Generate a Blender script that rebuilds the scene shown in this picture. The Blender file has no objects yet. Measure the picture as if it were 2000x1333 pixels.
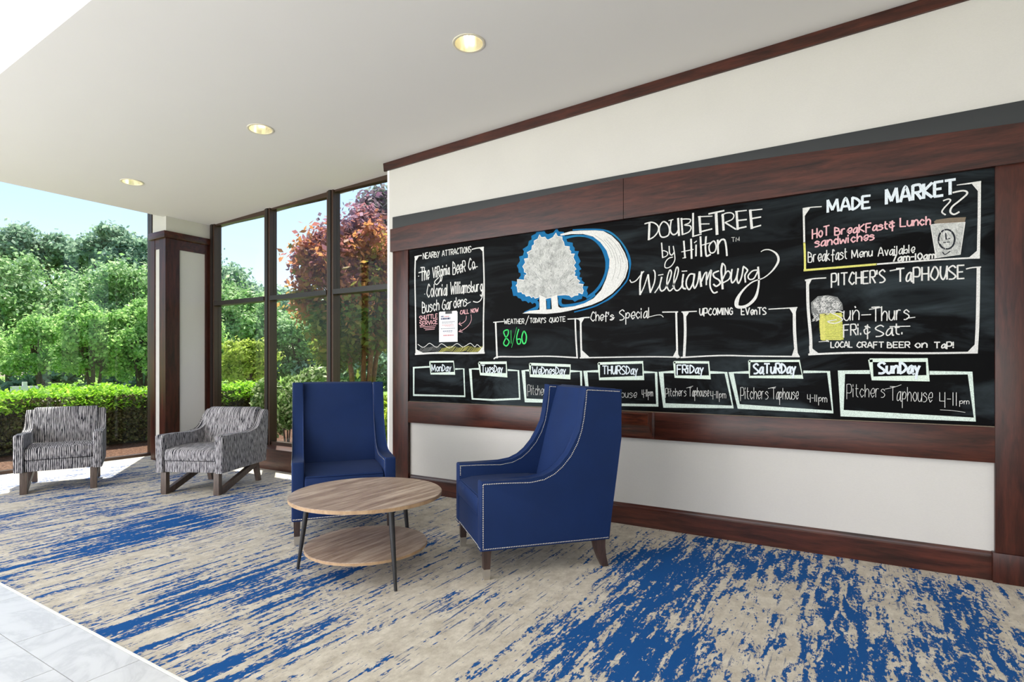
import bpy, bmesh, math, random
import numpy as np
from mathutils import Vector, Matrix
from mathutils.geometry import tessellate_polygon

S = bpy.context.scene
COL = S.collection
PI = math.pi

# ------------------------------------------------------------------ camera
cam_data = bpy.data.cameras.new('camera')
cam = bpy.data.objects.new('camera', cam_data)
COL.objects.link(cam)
cam.location = (0, 0, 1.2)
cam.rotation_euler = (math.radians(90), 0, math.atan2(.52, .854))
cam_data.sensor_width = 36
cam_data.lens = 1095 / 2000 * 36
cam_data.shift_y = (715 - 666.5) / 2000
cam_data.clip_start = .05
cam_data.clip_end = 500
S.camera = cam
S.view_settings.view_transform = 'Standard'
S.view_settings.look = 'None'
S.view_settings.gamma = 1
S.view_settings.exposure = 0
S.view_settings.use_curve_mapping = False

# ------------------------------------------------------------------ world, sun, added fill lamps
SUN_DIR = Vector((.41, -.31, -1)).normalized()      # the way the light travels
world = bpy.data.worlds.new('world')
S.world = world
world.use_nodes = True
wn = world.node_tree.nodes
bg = wn['Background']
sky = wn.new('ShaderNodeTexSky')
sky.sky_type = 'NISHITA'
sky.sun_disc = False
sky.sun_elevation = math.asin(-SUN_DIR.z)
sky.sun_rotation = math.atan2(-SUN_DIR.x, -SUN_DIR.y)
sky.air_density = 1.0
sky.dust_density = 1.0
sky.ozone_density = 1.2
world.node_tree.links.new(sky.outputs[0], bg.inputs[0])
bg.inputs[1].default_value = SKY_STRENGTH = .235
sun = bpy.data.lights.new('sun', 'SUN')
sun.energy = 11
sun.angle = .01
sun.color = (1, .95, .86)
so = bpy.data.objects.new('sun', sun)
COL.objects.link(so)
so.rotation_euler = SUN_DIR.to_track_quat('-Z', 'Y').to_euler()

def area(name, loc, rot, sx, sy, power, col=(1, .97, .93)):
    L = bpy.data.lights.new(name, 'AREA')
    L.shape = 'RECTANGLE'; L.size = sx; L.size_y = sy; L.energy = power; L.color = col
    o = bpy.data.objects.new(name, L); COL.objects.link(o)
    o.location = loc; o.rotation_euler = rot
    return o
# added fill lamps behind the viewer, one upright and one overhead
area('rear_fill_lamp', (-2.6, -6.2, 2.4), (math.radians(90), 0, math.radians(-8)), 8, 4.2, 170, (1, .975, 1))
# added fill lamp inside the left glass, brightening the room from that side
area('left_fill_lamp', (-7.3, -3.9, 2.5), (math.radians(90), 0, math.radians(-52)), 5.6, 4.6, 520, (.98, .965, 1))
area('overhead_fill_lamp', (-1.0, -2.2, 4.85), (0, 0, 0), 7, 4, 60, (1, .96, .95))  # added overhead fill above the unseen lobby
# added fill lamp near the floor, aimed up to brighten the ceiling
area('upward_fill_lamp', (-2.2, -3.6, .25), (math.radians(180 - 42), 0, 0), 9, 4.0, 430, (1, .965, .985))

# ------------------------------------------------------------------ materials
def srgb(r, g, b):
    f = lambda c: (c / 255 / 12.92) if c / 255 <= .04045 else ((c / 255 + .055) / 1.055) ** 2.4
    return (f(r), f(g), f(b), 1)

class NT:
    def __init__(s, name):
        s.m = bpy.data.materials.new(name); s.m.use_nodes = True
        s.t = s.m.node_tree; s.n = s.t.nodes
        s.b = s.n['Principled BSDF']
    def N(s, typ, **kw):
        n = s.n.new(typ)
        for k, v in kw.items():
            if k.startswith('_'): n.inputs[k[1:].replace('_', ' ')].default_value = v
            else: setattr(n, k, v)
        return n
    def L(s, a, b): s.t.links.new(a, b)
    def math(s, op, a, b=None, c=None, clamp=False):
        n = s.n.new('ShaderNodeMath'); n.operation = op; n.use_clamp = clamp
        for i, v in enumerate((a, b, c)):
            if v is None: continue
            if isinstance(v, (int, float)): n.inputs[i].default_value = v
            else: s.L(v, n.inputs[i])
        return n.outputs[0]
    def mix(s, f, a, b, typ='MIX'):
        n = s.n.new('ShaderNodeMix'); n.data_type = 'RGBA'; n.blend_type = typ
        for i, v in ((0, f), (6, a), (7, b)):
            if isinstance(v, (int, float)): n.inputs[i].default_value = v
            elif isinstance(v, tuple): n.inputs[i].default_value = v
            else: s.L(v, n.inputs[i])
        return n.outputs[2]
    def ramp(s, f, stops):
        n = s.n.new('ShaderNodeValToRGB'); e = n.color_ramp.elements
        while len(e) < len(stops): e.new(.5)
        for k, (p, c) in enumerate(stops): e[k].position = p; e[k].color = c
        s.L(f, n.inputs[0]); return n.outputs[0]
    def coords(s, kind='Object', scale=(1, 1, 1), rot=(0, 0, 0)):
        t = s.n.new('ShaderNodeTexCoord'); mp = s.n.new('ShaderNodeMapping')
        s.L(t.outputs[kind], mp.inputs[0]); mp.inputs['Scale'].default_value = scale; mp.inputs['Rotation'].default_value = rot
        return mp.outputs[0]
    def noise(s, vec, scale, detail=3, rough=.5, dist=0):
        n = s.n.new('ShaderNodeTexNoise'); s.L(vec, n.inputs['Vector'])
        n.inputs['Scale'].default_value = scale; n.inputs['Detail'].default_value = detail
        n.inputs['Roughness'].default_value = rough; n.inputs['Distortion'].default_value = dist
        return n.outputs['Fac']
    def bump(s, h, strength=.3, dist=.01):
        n = s.n.new('ShaderNodeBump'); n.inputs['Strength'].default_value = strength; n.inputs['Distance'].default_value = dist
        s.L(h, n.inputs['Height']); s.L(n.outputs[0], s.b.inputs['Normal'])
    def done(s, col=None, rough=.5, metal=0, spec=.5):
        if col is not None:
            if isinstance(col, tuple): s.b.inputs['Base Color'].default_value = col
            else: s.L(col, s.b.inputs['Base Color'])
        if isinstance(rough, (int, float)): s.b.inputs['Roughness'].default_value = rough
        else: s.L(rough, s.b.inputs['Roughness'])
        s.b.inputs['Metallic'].default_value = metal
        s.b.inputs['Specular IOR Level'].default_value = spec
        return s.m

def plain(name, rgb, rough=.5, metal=0, spec=.5, var=.06, scale=30):
    k = NT(name); f = k.noise(k.coords(), scale, 3)
    c = srgb(*rgb); d = tuple(x * (1 - var * 2) for x in c[:3]) + (1,)
    return k.done(k.mix(f, d, c), rough, metal, spec)

def wood(name, dark, light, stretch, rough=.35, scale=1.0, lo=.35, hi=.7, spec=.5, kind='Object', rot=(0, 0, 0)):
    k = NT(name); v = k.coords(kind, stretch, rot)
    a = k.noise(v, 6 * scale, 6, .6, .6); b = k.noise(v, 38 * scale, 4, .6)
    f = k.math('ADD', k.math('MULTIPLY', a, .75), k.math('MULTIPLY', b, .25))
    c = k.ramp(f, [(lo, srgb(*dark)), (hi, srgb(*light))])
    k.bump(b, .04, .002)
    return k.done(c, rough, 0, spec)

M = {}
M['ceiling'] = plain('painted ceiling', (226, 223, 219), .9, var=.01, scale=3)
M['fascia'] = plain('white fascia paint', (245, 245, 244), .9, var=.01, scale=3)
def wallcov():
    k = NT('woven wall covering'); v = k.coords('Object', (1, 1, 6))
    f = k.noise(v, 90, 4, .7); g = k.noise(k.coords(), 2.2, 2)
    c = k.mix(k.math('ADD', k.math('MULTIPLY', f, .6), k.math('MULTIPLY', g, .3)), srgb(186, 182, 177), srgb(214, 210, 204))
    k.bump(f, .25, .002)
    return k.done(c, .85, 0, .3)
M['wall'] = wallcov()
M['mahog_h'] = wood('mahogany grain along the wall', (32, 14, 10), (86, 42, 30), (.45, 3, 4), .3, spec=.35)
M['mahog_v'] = wood('mahogany grain upright', (32, 14, 11), (80, 38, 28), (4, 4, .45), .32, spec=.35)
M['brown_metal'] = plain('bronze anodised frame', (74, 56, 46), .35, .35, .5, .1, 8)
M['black_metal'] = plain('blackened transom', (40, 34, 31), .4, .2)
M['sillwood'] = wood('stained sill wood', (58, 34, 26), (96, 62, 50), (.6, 5, 7), .35)
M['leg_dark'] = wood('dark espresso leg wood', (42, 30, 27), (78, 58, 52), (9, 9, 1), .4)
M['leg_grey'] = wood('grey brown leg wood', (66, 54, 47), (104, 88, 78), (9, 9, 1), .5)
M['nickel'] = plain('brushed nickel', (205, 200, 192), .28, .9, var=.03)
M['nail'] = plain('nickel nailhead', (232, 226, 214), .25, .85, var=.02)
M['black_leg'] = plain('black steel leg', (44, 44, 46), .45, .3)
M['strip'] = plain('charcoal strip', (46, 48, 50), .6, var=.1, scale=5)
M['tray_wood'] = wood('tray wood', (44, 20, 12), (120, 58, 34), (.9, 6, 7), .28)

def tabletop(name, ang):
    k = NT(name); v = k.coords('Object', (9, .7, 1), (0, 0, ang))
    a = k.noise(v, 2.4, 5, .6, .8); b = k.noise(v, 16, 4, .65)
    f = k.math('ADD', k.math('MULTIPLY', a, .7), k.math('MULTIPLY', b, .3))
    c = k.ramp(f, [(.32, srgb(122, 98, 82)), (.5, srgb(168, 146, 128)), (.66, srgb(206, 187, 168))])
    return k.done(c, .38, 0, .5)
M['top'] = tabletop('light walnut top', 0)
M['shelf'] = tabletop('light walnut shelf', math.radians(60))
M['edge'] = wood('table edge band', (158, 126, 94), (190, 160, 124), (3, 3, .5), .45)

def blue():
    k = NT('royal blue upholstery'); v = k.coords('Object', (1, 1, 1))
    f = k.noise(v, 260, 3, .7); g = k.noise(v, 5, 3)
    c = k.mix(g, srgb(12, 31, 68), srgb(16, 40, 86))
    c = k.mix(k.math('MULTIPLY', f, .25), c, srgb(30, 60, 116))
    k.bump(f, .15, .001)
    k.b.inputs['Sheen Weight'].default_value = .03; k.b.inputs['Sheen Roughness'].default_value = .4
    return k.done(c, .7, 0, .22)
M['blue'] = blue()

def tweed():
    k = NT('broken stripe upholstery')
    t = k.n.new('ShaderNodeTexCoord')
    so_ = k.N('ShaderNodeSeparateXYZ'); k.L(t.outputs['Object'], so_.inputs[0])
    sn = k.N('ShaderNodeSeparateXYZ'); k.L(t.outputs['Normal'], sn.inputs[0])
    side = k.math('GREATER_THAN', k.math('ABSOLUTE', sn.outputs['X']), .7)
    c = k.N('ShaderNodeMix', data_type='FLOAT'); k.L(side, c.inputs[0]); k.L(so_.outputs['X'], c.inputs[2]); k.L(so_.outputs['Y'], c.inputs[3])
    along = k.math('ADD', so_.outputs['Z'], k.math('MULTIPLY', so_.outputs['Y'], -.8))
    al = k.N('ShaderNodeMix', data_type='FLOAT'); k.L(side, al.inputs[0]); k.L(along, al.inputs[2]); k.L(so_.outputs['Z'], al.inputs[3])
    cb = k.N('ShaderNodeCombineXYZ')
    k.L(k.math('MULTIPLY', c.outputs[0], 75), cb.inputs[0]); k.L(k.math('MULTIPLY', al.outputs[0], 17), cb.inputs[1])
    n1 = k.noise(cb.outputs[0], 1.0, 2, .5)
    wob = k.noise(cb.outputs[0], .35, 2)
    st = k.math('SINE', k.math('ADD', k.math('MULTIPLY', c.outputs[0], 470), k.math('MULTIPLY', wob, 7)))
    f = k.math('ADD', k.math('MULTIPLY', st, .22), n1)
    col = k.ramp(f, [(.49, srgb(30, 30, 38)), (.60, srgb(190, 186, 188))])
    k.bump(f, .2, .002)
    return k.done(col, .85, 0, .25)
M['tweed'] = tweed()

def slate():
    k = NT('chalkboard slate'); v = k.coords('Object', (1, 1, 1)); v2 = k.coords('Object', (.35, 1, 1.3))
    a = k.noise(v2, 3.2, 5, .65, 1.2); b = k.noise(v, 1.1, 2)
    z = k.N('ShaderNodeSeparateXYZ'); k.L(v, z.inputs[0])
    low = k.math('MULTIPLY', k.math('MULTIPLY_ADD', z.outputs['Z'], -2.5, 3.0, clamp=True), .32)   # dusty band along the weekday boxes
    f = k.math('MULTIPLY', k.ramp(a, [(.46, (0, 0, 0, 1)), (.8, (1, 1, 1, 1))]), k.math('ADD', k.math('MULTIPLY', b, .62), low))
    c = k.mix(f, srgb(10, 10, 11), srgb(84, 96, 102))
    return k.done(c, .5, 0, .04)
M['slate'] = slate()

def chalk(name, rgb, cover=.85, spread=.18):
    k = NT(name); v = k.coords('Object')
    f = k.noise(v, 210, 3, .7)
    g = k.math('MULTIPLY_ADD', k.math('SUBTRACT', f, .5), spread * 6, cover, clamp=True)
    if name == 'white chalk wash': g = k.math('MULTIPLY', g, k.ramp(k.noise(v, 14, 5, .75), [(.3, (.45, .45, .45, 1)), (.56, (1, 1, 1, 1))]))
    c = k.mix(g, srgb(52, 54, 56), srgb(*rgb))
    return k.done(c, .95, 0, .1)
CH = {'white': chalk('white chalk', (224, 222, 218)), 'snow': chalk('thick white chalk', (226, 234, 240)), 'pink': chalk('pink chalk', (236, 182, 186), .8),
      'mint': chalk('mint chalk', (222, 236, 222)), 'mint2': chalk('pale mint chalk', (216, 230, 220), .85, .25), 'blue': chalk('blue chalk', (26, 112, 166), .8),
      'teal': chalk('teal chalk', (44, 140, 178), .7), 'yellow': chalk('yellow chalk', (226, 220, 120), .8), 'green': chalk('green chalk', (70, 214, 112), .85),
      'dark': chalk('rubbed dark', (40, 42, 48), 1), 'grey': chalk('grey chalk', (150, 150, 148), .8), 'treew': chalk('white chalk wash', (206, 206, 202), .82, .22),
      'tan': chalk('tan chalk', (126, 112, 96), .9), 'ywash': chalk('yellow chalk wash', (196, 200, 92), .72, .4), 'foam': chalk('rubbed foam chalk', (150, 150, 148), .6, .4)}

def glass():
    k = NT('window glass'); k.n.remove(k.b)
    tr = k.N('ShaderNodeBsdfTransparent'); tr.inputs[0].default_value = (.95, .97, .96, 1)
    gl = k.N('ShaderNodeBsdfGlossy'); gl.inputs['Roughness'].default_value = .02
    lw = k.N('ShaderNodeLayerWeight')
    fr = k.math('MULTIPLY_ADD', k.math('POWER', lw.outputs['Facing'], 5), .10, .022)
    mx = k.N('ShaderNodeMixShader'); k.L(fr, mx.inputs[0]); k.L(tr.outputs[0], mx.inputs[1]); k.L(gl.outputs[0], mx.inputs[2])
    k.L(mx.outputs[0], k.n['Material Output'].inputs[0])
    return k.m
M['glass'] = glass()

def leaf(name, cols, trans=.35, zmix=None):
    """leaf colours vary leaf by leaf; cols is a ramp of sRGB triples"""
    k = NT(name)
    g = k.N('ShaderNodeNewGeometry')
    f = g.outputs['Random Per Island']
    if zmix:
        o = k.coords('Object'); sp = k.N('ShaderNodeSeparateXYZ'); k.L(o, sp.inputs[0])
        n = k.noise(o, zmix[2], 3)
        h = k.math('DIVIDE', k.math('SUBTRACT', sp.outputs['Z'], zmix[0]), zmix[1] - zmix[0])
        f = k.math('ADD', k.math('ADD', k.math('MULTIPLY_ADD', h, .95, -.16), k.math('MULTIPLY', k.math('SUBTRACT', n, .5), 1.15)), k.math('MULTIPLY', f, .3), clamp=True)
    c = k.ramp(f, [(i / (len(cols) - 1), srgb(*q)) for i, q in enumerate(cols)])
    k.L(c, k.b.inputs['Base Color']); k.b.inputs['Roughness'].default_value = .5; k.b.inputs['Specular IOR Level'].default_value = .15
    t = k.N('ShaderNodeBsdfTranslucent'); k.L(c, t.inputs[0])
    mx = k.N('ShaderNodeMixShader'); mx.inputs[0].default_value = trans
    k.L(k.b.outputs[0], mx.inputs[1]); k.L(t.outputs[0], mx.inputs[2]); k.L(mx.outputs[0], k.n['Material Output'].inputs[0])
    return k.m
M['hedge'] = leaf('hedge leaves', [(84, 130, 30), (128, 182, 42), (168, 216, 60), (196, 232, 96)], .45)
M['hedge_shaded'] = leaf('shaded hedge leaves', [(58, 54, 34), (74, 78, 40), (92, 84, 54), (84, 104, 46)], .1)  # shade on the hedge's side put into a darker, browner leaf colour
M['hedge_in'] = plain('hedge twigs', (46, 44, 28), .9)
M['leaf_far'] = leaf('far evergreen leaves', [(118, 150, 124), (152, 182, 152), (196, 216, 192)], .45)  # distance haze is put into these paler greens
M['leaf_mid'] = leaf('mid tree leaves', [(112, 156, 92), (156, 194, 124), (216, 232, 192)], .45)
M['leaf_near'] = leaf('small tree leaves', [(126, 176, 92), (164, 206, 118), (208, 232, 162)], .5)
M['leaf_yellow'] = leaf('yellow green leaves', [(140, 168, 60), (176, 194, 84), (206, 216, 120)], .5)
M['leaf_maple'] = leaf('maple leaves', [(84, 118, 50), (124, 144, 62), (150, 150, 70), (204, 140, 88), (176, 112, 104), (142, 108, 130), (176, 146, 162)], .55, (1.0, 4.4, 1.3))
M['leaf_pink'] = leaf('pinkish maple leaves', [(96, 130, 84), (150, 110, 110), (138, 96, 128), (150, 170, 150)], .4, (1.5, 5.8, .8))
M['leaf_gloss'] = leaf('glossy shrub leaves', [(70, 104, 50), (108, 144, 74), (164, 190, 118), (226, 232, 190)], .35)
M['leaf_lime'] = leaf('lime shrub leaves', [(110, 140, 40), (170, 196, 60), (214, 222, 90)], .45)
M['bark'] = wood('bark', (60, 48, 40), (112, 96, 82), (8, 8, 1.5), .9)
M['bark_orange'] = wood('warm bark', (84, 58, 36), (168, 120, 70), (8, 8, 1.5), .8)
def ground():
    k = NT('lawn and mulch'); v = k.coords('Object')
    n = k.noise(v, 9, 4, .6); n2 = k.noise(v, 60, 3, .7)
    grass = k.mix(n, srgb(96, 132, 58), srgb(150, 176, 96))
    grass = k.mix(n2, grass, srgb(120, 150, 70))
    return k.done(grass, .95, 0, .1)
M['lawn'] = ground()
def mulch():
    k = NT('bark mulch'); v = k.coords('Object')
    n = k.noise(v, 26, 5, .75)
    c = k.ramp(n, [(.35, srgb(52, 36, 28)), (.55, srgb(112, 82, 66)), (.7, srgb(168, 138, 116))])
    k.bump(n, .8, .03)
    return k.done(c, .95, 0, .1)
M['mulch'] = mulch()
M['asphalt'] = plain('pale paving', (176, 172, 166), .9, var=.1, scale=12)

def carpet():
    k = NT('streaked broadloom carpet')
    t = k.N('ShaderNodeTexCoord'); P = t.outputs['Object']
    at = k.N('ShaderNodeAttribute', attribute_name='blue')
    def mp(sc):
        m = k.N('ShaderNodeMapping'); k.L(P, m.inputs[0]); m.inputs['Scale'].default_value = sc; return m.outputs[0]
    warp = k.noise(mp((3, 3, 1)), 4, 3)
    long_ = k.noise(mp((1, .075, 1)), 26, 5, .62, .15)       # fine drawn streaks
    mid = k.noise(mp((1, .26, 1)), 19, 6, .72, .6)            # ragged clumps
    chop = k.noise(mp((1, .5, 1)), 62, 4, .65)
    thin = k.noise(mp((1, .05, 1)), 60, 4, .6, .1)           # hairline streaks
    blotch = k.noise(mp((1, .55, 1)), 2.6, 3, .55)
    xyz = k.N('ShaderNodeSeparateXYZ'); k.L(P, xyz.inputs[0])
    rt = k.math('MULTIPLY_ADD', xyz.outputs['X'], .9, 1.5, clamp=True)          # the right part of the lay is ragged, the left streaky
    wl = k.math('MULTIPLY_ADD', rt, -.38, .80); wm = k.math('MULTIPLY_ADD', rt, .38, .42)
    a = k.math('ADD', k.math('MULTIPLY', long_, wl), k.math('MULTIPLY', mid, wm))
    a = k.math('ADD', a, k.math('MULTIPLY', chop, .46))
    a = k.math('ADD', a, k.math('MULTIPLY', blotch, .22))
    f = k.math('ADD', a, k.math('MULTIPLY', at.outputs['Fac'], .24))
    edge = k.math('MULTIPLY_ADD', k.math('SUBTRACT', f, 1.045), 30, .5, clamp=True)
    hair = k.math('ADD', k.math('ADD', thin, k.math('MULTIPLY', chop, .25)), k.math('MULTIPLY', blotch, .25))
    hair = k.math('MULTIPLY_ADD', k.math('SUBTRACT', hair, .885), 18, .5, clamp=True)
    hair = k.math('MULTIPLY', hair, k.math('SUBTRACT', 1, k.math('MULTIPLY', rt, .5)))
    edge = k.math('MAXIMUM', edge, k.math('MULTIPLY', hair, .85))
    pile = k.noise(P, 420, 2, .7); fl = k.ramp(k.noise(mp((1, .6, 1)), 12, 7, .8), [(.34, (0, 0, 0, 1)), (.66, (1, 1, 1, 1))])
    beige = k.mix(fl, srgb(180, 170, 155), srgb(236, 228, 213))
    beige = k.mix(k.math('MULTIPLY', pile, .45), beige, srgb(150, 140, 124))
    bl = k.mix(pile, srgb(16, 66, 126), srgb(36, 94, 158))
    rim = k.math('MULTIPLY', edge, k.math('SUBTRACT', 1, edge))
    c = k.mix(edge, beige, bl)
    c = k.mix(k.math('MULTIPLY', rim, 1.6, clamp=True), c, srgb(66, 82, 104))
    k.bump(pile, .5, .004)
    return k.done(c, .95, 0, .1)
M['carpet'] = carpet()
def marble():
    k = NT('white veined porcelain'); v = k.coords('Object'); oi = k.N('ShaderNodeObjectInfo')
    cb = k.N('ShaderNodeVectorMath', operation='ADD'); k.L(v, cb.inputs[0])
    sc = k.N('ShaderNodeVectorMath', operation='SCALE'); k.L(oi.outputs['Random'], sc.inputs['Scale']); sc.inputs[0].default_value = (9, 7, 0); k.L(sc.outputs[0], cb.inputs[1])
    n = k.noise(cb.outputs[0], 2.2, 6, .6, 1.5)
    f = k.math('SUBTRACT', 1, k.math('MULTIPLY', k.math('ABSOLUTE', k.math('SUBTRACT', n, .5)), 9), clamp=True)
    c = k.mix(k.math('MULTIPLY', k.math('POWER', f, 2), .28), srgb(214, 214, 215), srgb(140, 141, 144))
    return k.done(c, .3, 0, .4)
M['tile'] = marble()
M['grout'] = plain('grey grout', (176, 172, 166), .9)
M['paper'] = plain('white paper', (226, 226, 228), .8, var=.01)
M['inkb'] = plain('navy ink', (58, 62, 100), .8); M['inkr'] = plain('red ink', (196, 116, 122), .8); M['inkg'] = plain('grey ink', (120, 120, 128), .8)
M['can'] = NT('gold reflector').done(srgb(242, 238, 218), .25, .8)
M['canring'] = plain('downlight trim', (226, 218, 196), .4)
lampm = NT('lit lamp'); lampm.b.inputs['Emission Color'].default_value = srgb(255, 240, 205); lampm.b.inputs['Emission Strength'].default_value = 5
M['lamp'] = lampm.done(srgb(250, 245, 230), .4)
M['signw'] = plain('white sign paint', (236, 236, 232), .6)
M['roof'] = plain('exterior soffit', (190, 186, 180), .8)

# ------------------------------------------------------------------ helpers
def finish(bm, name, mat, parent=None, smooth=None):
    me = bpy.data.meshes.new(name); bmesh.ops.recalc_face_normals(bm, faces=bm.faces[:])
    bm.to_mesh(me); bm.free()
    for m in (mat if isinstance(mat, (list, tuple)) else [mat]): me.materials.append(m)
    o = bpy.data.objects.new(name, me); COL.objects.link(o)
    if smooth is not None:
        me.shade_smooth(); me.set_sharp_from_angle(angle=math.radians(smooth))
    if parent is not None: o.parent = parent
    return o
def empty(name, loc=(0, 0, 0), rz=0, parent=None):
    o = bpy.data.objects.new(name, None); COL.objects.link(o); o.location = loc; o.rotation_euler = (0, 0, rz)
    o.empty_display_size = .1
    if parent: o.parent = parent
    return o
def tag(o, label=None, cat=None, group=None, kind=None):
    if label: o['label'] = label
    if cat: o['category'] = cat
    if group: o['group'] = group
    if kind: o['kind'] = kind
    return o
def box(bm, x0, x1, y0, y1, z0, z1, bev=0):
    vs = [bm.verts.new(p) for p in ((x0, y0, z0), (x1, y0, z0), (x1, y1, z0), (x0, y1, z0), (x0, y0, z1), (x1, y0, z1), (x1, y1, z1), (x0, y1, z1))]
    fs = [bm.faces.new([vs[i] for i in q]) for q in ((0, 3, 2, 1), (4, 5, 6, 7), (0, 1, 5, 4), (1, 2, 6, 5), (2, 3, 7, 6), (3, 0, 4, 7))]
    if bev:
        ed = list({e for f in fs for e in f.edges})
        bmesh.ops.bevel(bm, geom=ed, offset=bev, segments=2, affect='EDGES', profile=.6)
    return vs
def boxo(name, mat, x0, x1, y0, y1, z0, z1, bev=0, parent=None, smooth=None):
    bm = bmesh.new(); box(bm, x0, x1, y0, y1, z0, z1, bev)
    return finish(bm, name, mat, parent, smooth if smooth is not None else (40 if bev else None))
def prism_x(bm, prof, x0, x1, bev=0, seg=3):
    """profile in (y, z) pushed out along x"""
    a = [bm.verts.new((x0, p[0], p[1])) for p in prof]; b = [bm.verts.new((x1, p[0], p[1])) for p in prof]
    n = len(prof); f0 = bm.faces.new(a); f1 = bm.faces.new(b[::-1])
    for i in range(n): bm.faces.new((a[i], b[i], b[(i + 1) % n], a[(i + 1) % n]))
    if bev:
        ed = list({e for f in (f0, f1) for e in f.edges})
        bmesh.ops.bevel(bm, geom=ed, offset=bev, segments=seg, affect='EDGES', profile=.5)
def tube(bm, pts, rad, n=8, cap=True):
    rings = []
    for i, p in enumerate(pts):
        p = Vector(p); a = Vector(pts[max(0, i - 1)]); b = Vector(pts[min(len(pts) - 1, i + 1)])
        d = (b - a).normalized(); u = d.orthogonal().normalized(); w = d.cross(u)
        r = rad[i] if isinstance(rad, (list, tuple)) else rad
        rings.append([bm.verts.new(p + (u * math.cos(t / n * 2 * PI) + w * math.sin(t / n * 2 * PI)) * r) for t in range(n)])
    for k in range(len(rings) - 1):
        A, B = rings[k], rings[k + 1]
        for t in range(n): bm.faces.new((A[t], A[(t + 1) % n], B[(t + 1) % n], B[t]))
    if cap: bm.faces.new(rings[0][::-1]); bm.faces.new(rings[-1])
def disc(bm, r, z0, z1, bev=.003, n=72):
    a = [bm.verts.new((r * math.cos(t / n * 2 * PI), r * math.sin(t / n * 2 * PI), z0)) for t in range(n)]
    b = [bm.verts.new((r * math.cos(t / n * 2 * PI), r * math.sin(t / n * 2 * PI), z1)) for t in range(n)]
    bm.faces.new(a[::-1]); tf = bm.faces.new(b); sides = []
    for t in range(n): sides.append(bm.faces.new((a[t], a[(t + 1) % n], b[(t + 1) % n], b[t])))
    return tf, sides

def ceil_z(x): return 3.341 + .0365 * x

# ================================================================== SETTING
XR, YB_, YF, XL = 4.6, 4.085, -6.4, -8.06
# --- floor: carpet
CX0, CX1, CY0, CY1 = XL, XR, 1.177, 4.30
nx, ny = 260, 80
xs = np.linspace(CX0, CX1, nx + 1); ys = np.linspace(CY0, CY1, ny + 1)
gx, gy = np.meshgrid(xs, ys)
co = np.stack([gx, gy, np.zeros_like(gx)], -1).reshape(-1, 3)
idx = np.arange((nx + 1) * (ny + 1)).reshape(ny + 1, nx + 1)
q = np.stack([idx[:-1, :-1], idx[:-1, 1:], idx[1:, 1:], idx[1:, :-1]], -1).reshape(-1, 4)
me = bpy.data.meshes.new('floor')
me.from_pydata([], [], [])
me.vertices.add(len(co)); me.vertices.foreach_set('co', co.astype(np.float32).ravel())
me.loops.add(q.size); me.loops.foreach_set('vertex_index', q.ravel().astype(np.int32))
me.polygons.add(len(q)); me.polygons.foreach_set('loop_start', (np.arange(len(q)) * 4).astype(np.int32)); me.polygons.foreach_set('loop_total', np.full(len(q), 4, np.int32))
me.update(calc_edges=True); me.validate()
# woven pattern: where the dye lots run blue (x, y, reach across, reach along, strength)
BLOBS = [(-4.55, 2.3, .34, .7, .62), (-4.25, 1.75, .26, .8, .62), (-5.5, 2.0, .5, .9, .38), (-2.92, 1.6, .20, .7, .68), (-2.5, 1.9, .16, .8, .45), (-2.12, 1.45, .14, .6, .62), (-2.75, 2.5, .3, .5, .4),
 (-3.62, 1.4, .12, .4, .45), (-3.3, 2.0, .12, .5, .25), (-3.5, 2.8, .2, .5, .2), (-6.7, 2.8, .8, 1.4, .4), (-4.9, 3.3, .3, .5, .35), (-1.0, 3.45, .30, .5, .62), (-.92, 2.75, .26, .7, .55), (-1.1, 2.2, .16, .3, .35),
 (-.7, 2.15, .24, .4, .5), (-.25, 3.8, .4, .3, .45), (-.05, 3.1, .16, .8, .45), (.12, 2.6, .25, .5, .48), (.45, 3.1, .18, .6, .6), (.5, 3.7, .3, .3, .35), (-.6, 3.6, .25, .4, .4), (-.45, 2.6, .5, 1.2, .14), (-1.5, 2.0, .2, .7, -.2), (.75, 3.5, .12, .6, -.3), (1.6, 2.8, .6, 1, .5), (3, 3.2, .5, 1, .5), (2.4, 2.2, .5, .5, .4)]

d = np.full(len(co), -.05)
for bx, by, rx, ry, s in BLOBS:
    d += s * np.exp(-(((co[:, 0] - bx) / rx) ** 2 + ((co[:, 1] - by) / ry) ** 2))
me.attributes.new('blue', 'FLOAT', 'POINT').data.foreach_set('value', d.astype(np.float32))
me.materials.append(M['carpet'])
floor = bpy.data.objects.new('floor', me); COL.objects.link(floor)
tag(floor, kind='structure')
# --- floor: porcelain tiles on a grout bed
bed = boxo('trim_1', M['grout'], XL, XR, YF, 1.165, -.05, -.0035); tag(bed, kind='structure')
bm = bmesh.new(); tw, tl, gj = .2975, .6125, .003
def tile_bm(w, l):
    bm = bmesh.new(); box(bm, 0, l - gj, 0, w - gj, -.003, 0)
    return bm
rows = [(.953, .212)] + [(.953 - .2975 * (i + 1), .2975) for i in range(6)]
t_mesh = {}
for ri, (y, w) in enumerate(rows):
    key = round(w, 3)
    off = -3.096 if ri % 2 == 0 else -3.096 + .40
    k0 = int(math.floor((-7.0 - off) / tl)); 
    for k in range(k0, k0 + 16):
        x = off + k * tl
        if x < XL or x > XR - tl: continue
        if key not in t_mesh:
            o = finish(tile_bm(w, tl), 'tile', M['tile'], bed); t_mesh[key] = o.data
        else:
            o = bpy.data.objects.new('tile', t_mesh[key]); COL.objects.link(o); o.parent = bed
        o.location = (x, y, 0)
bm = bmesh.new()
ylow = rows[-1][0]
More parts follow.
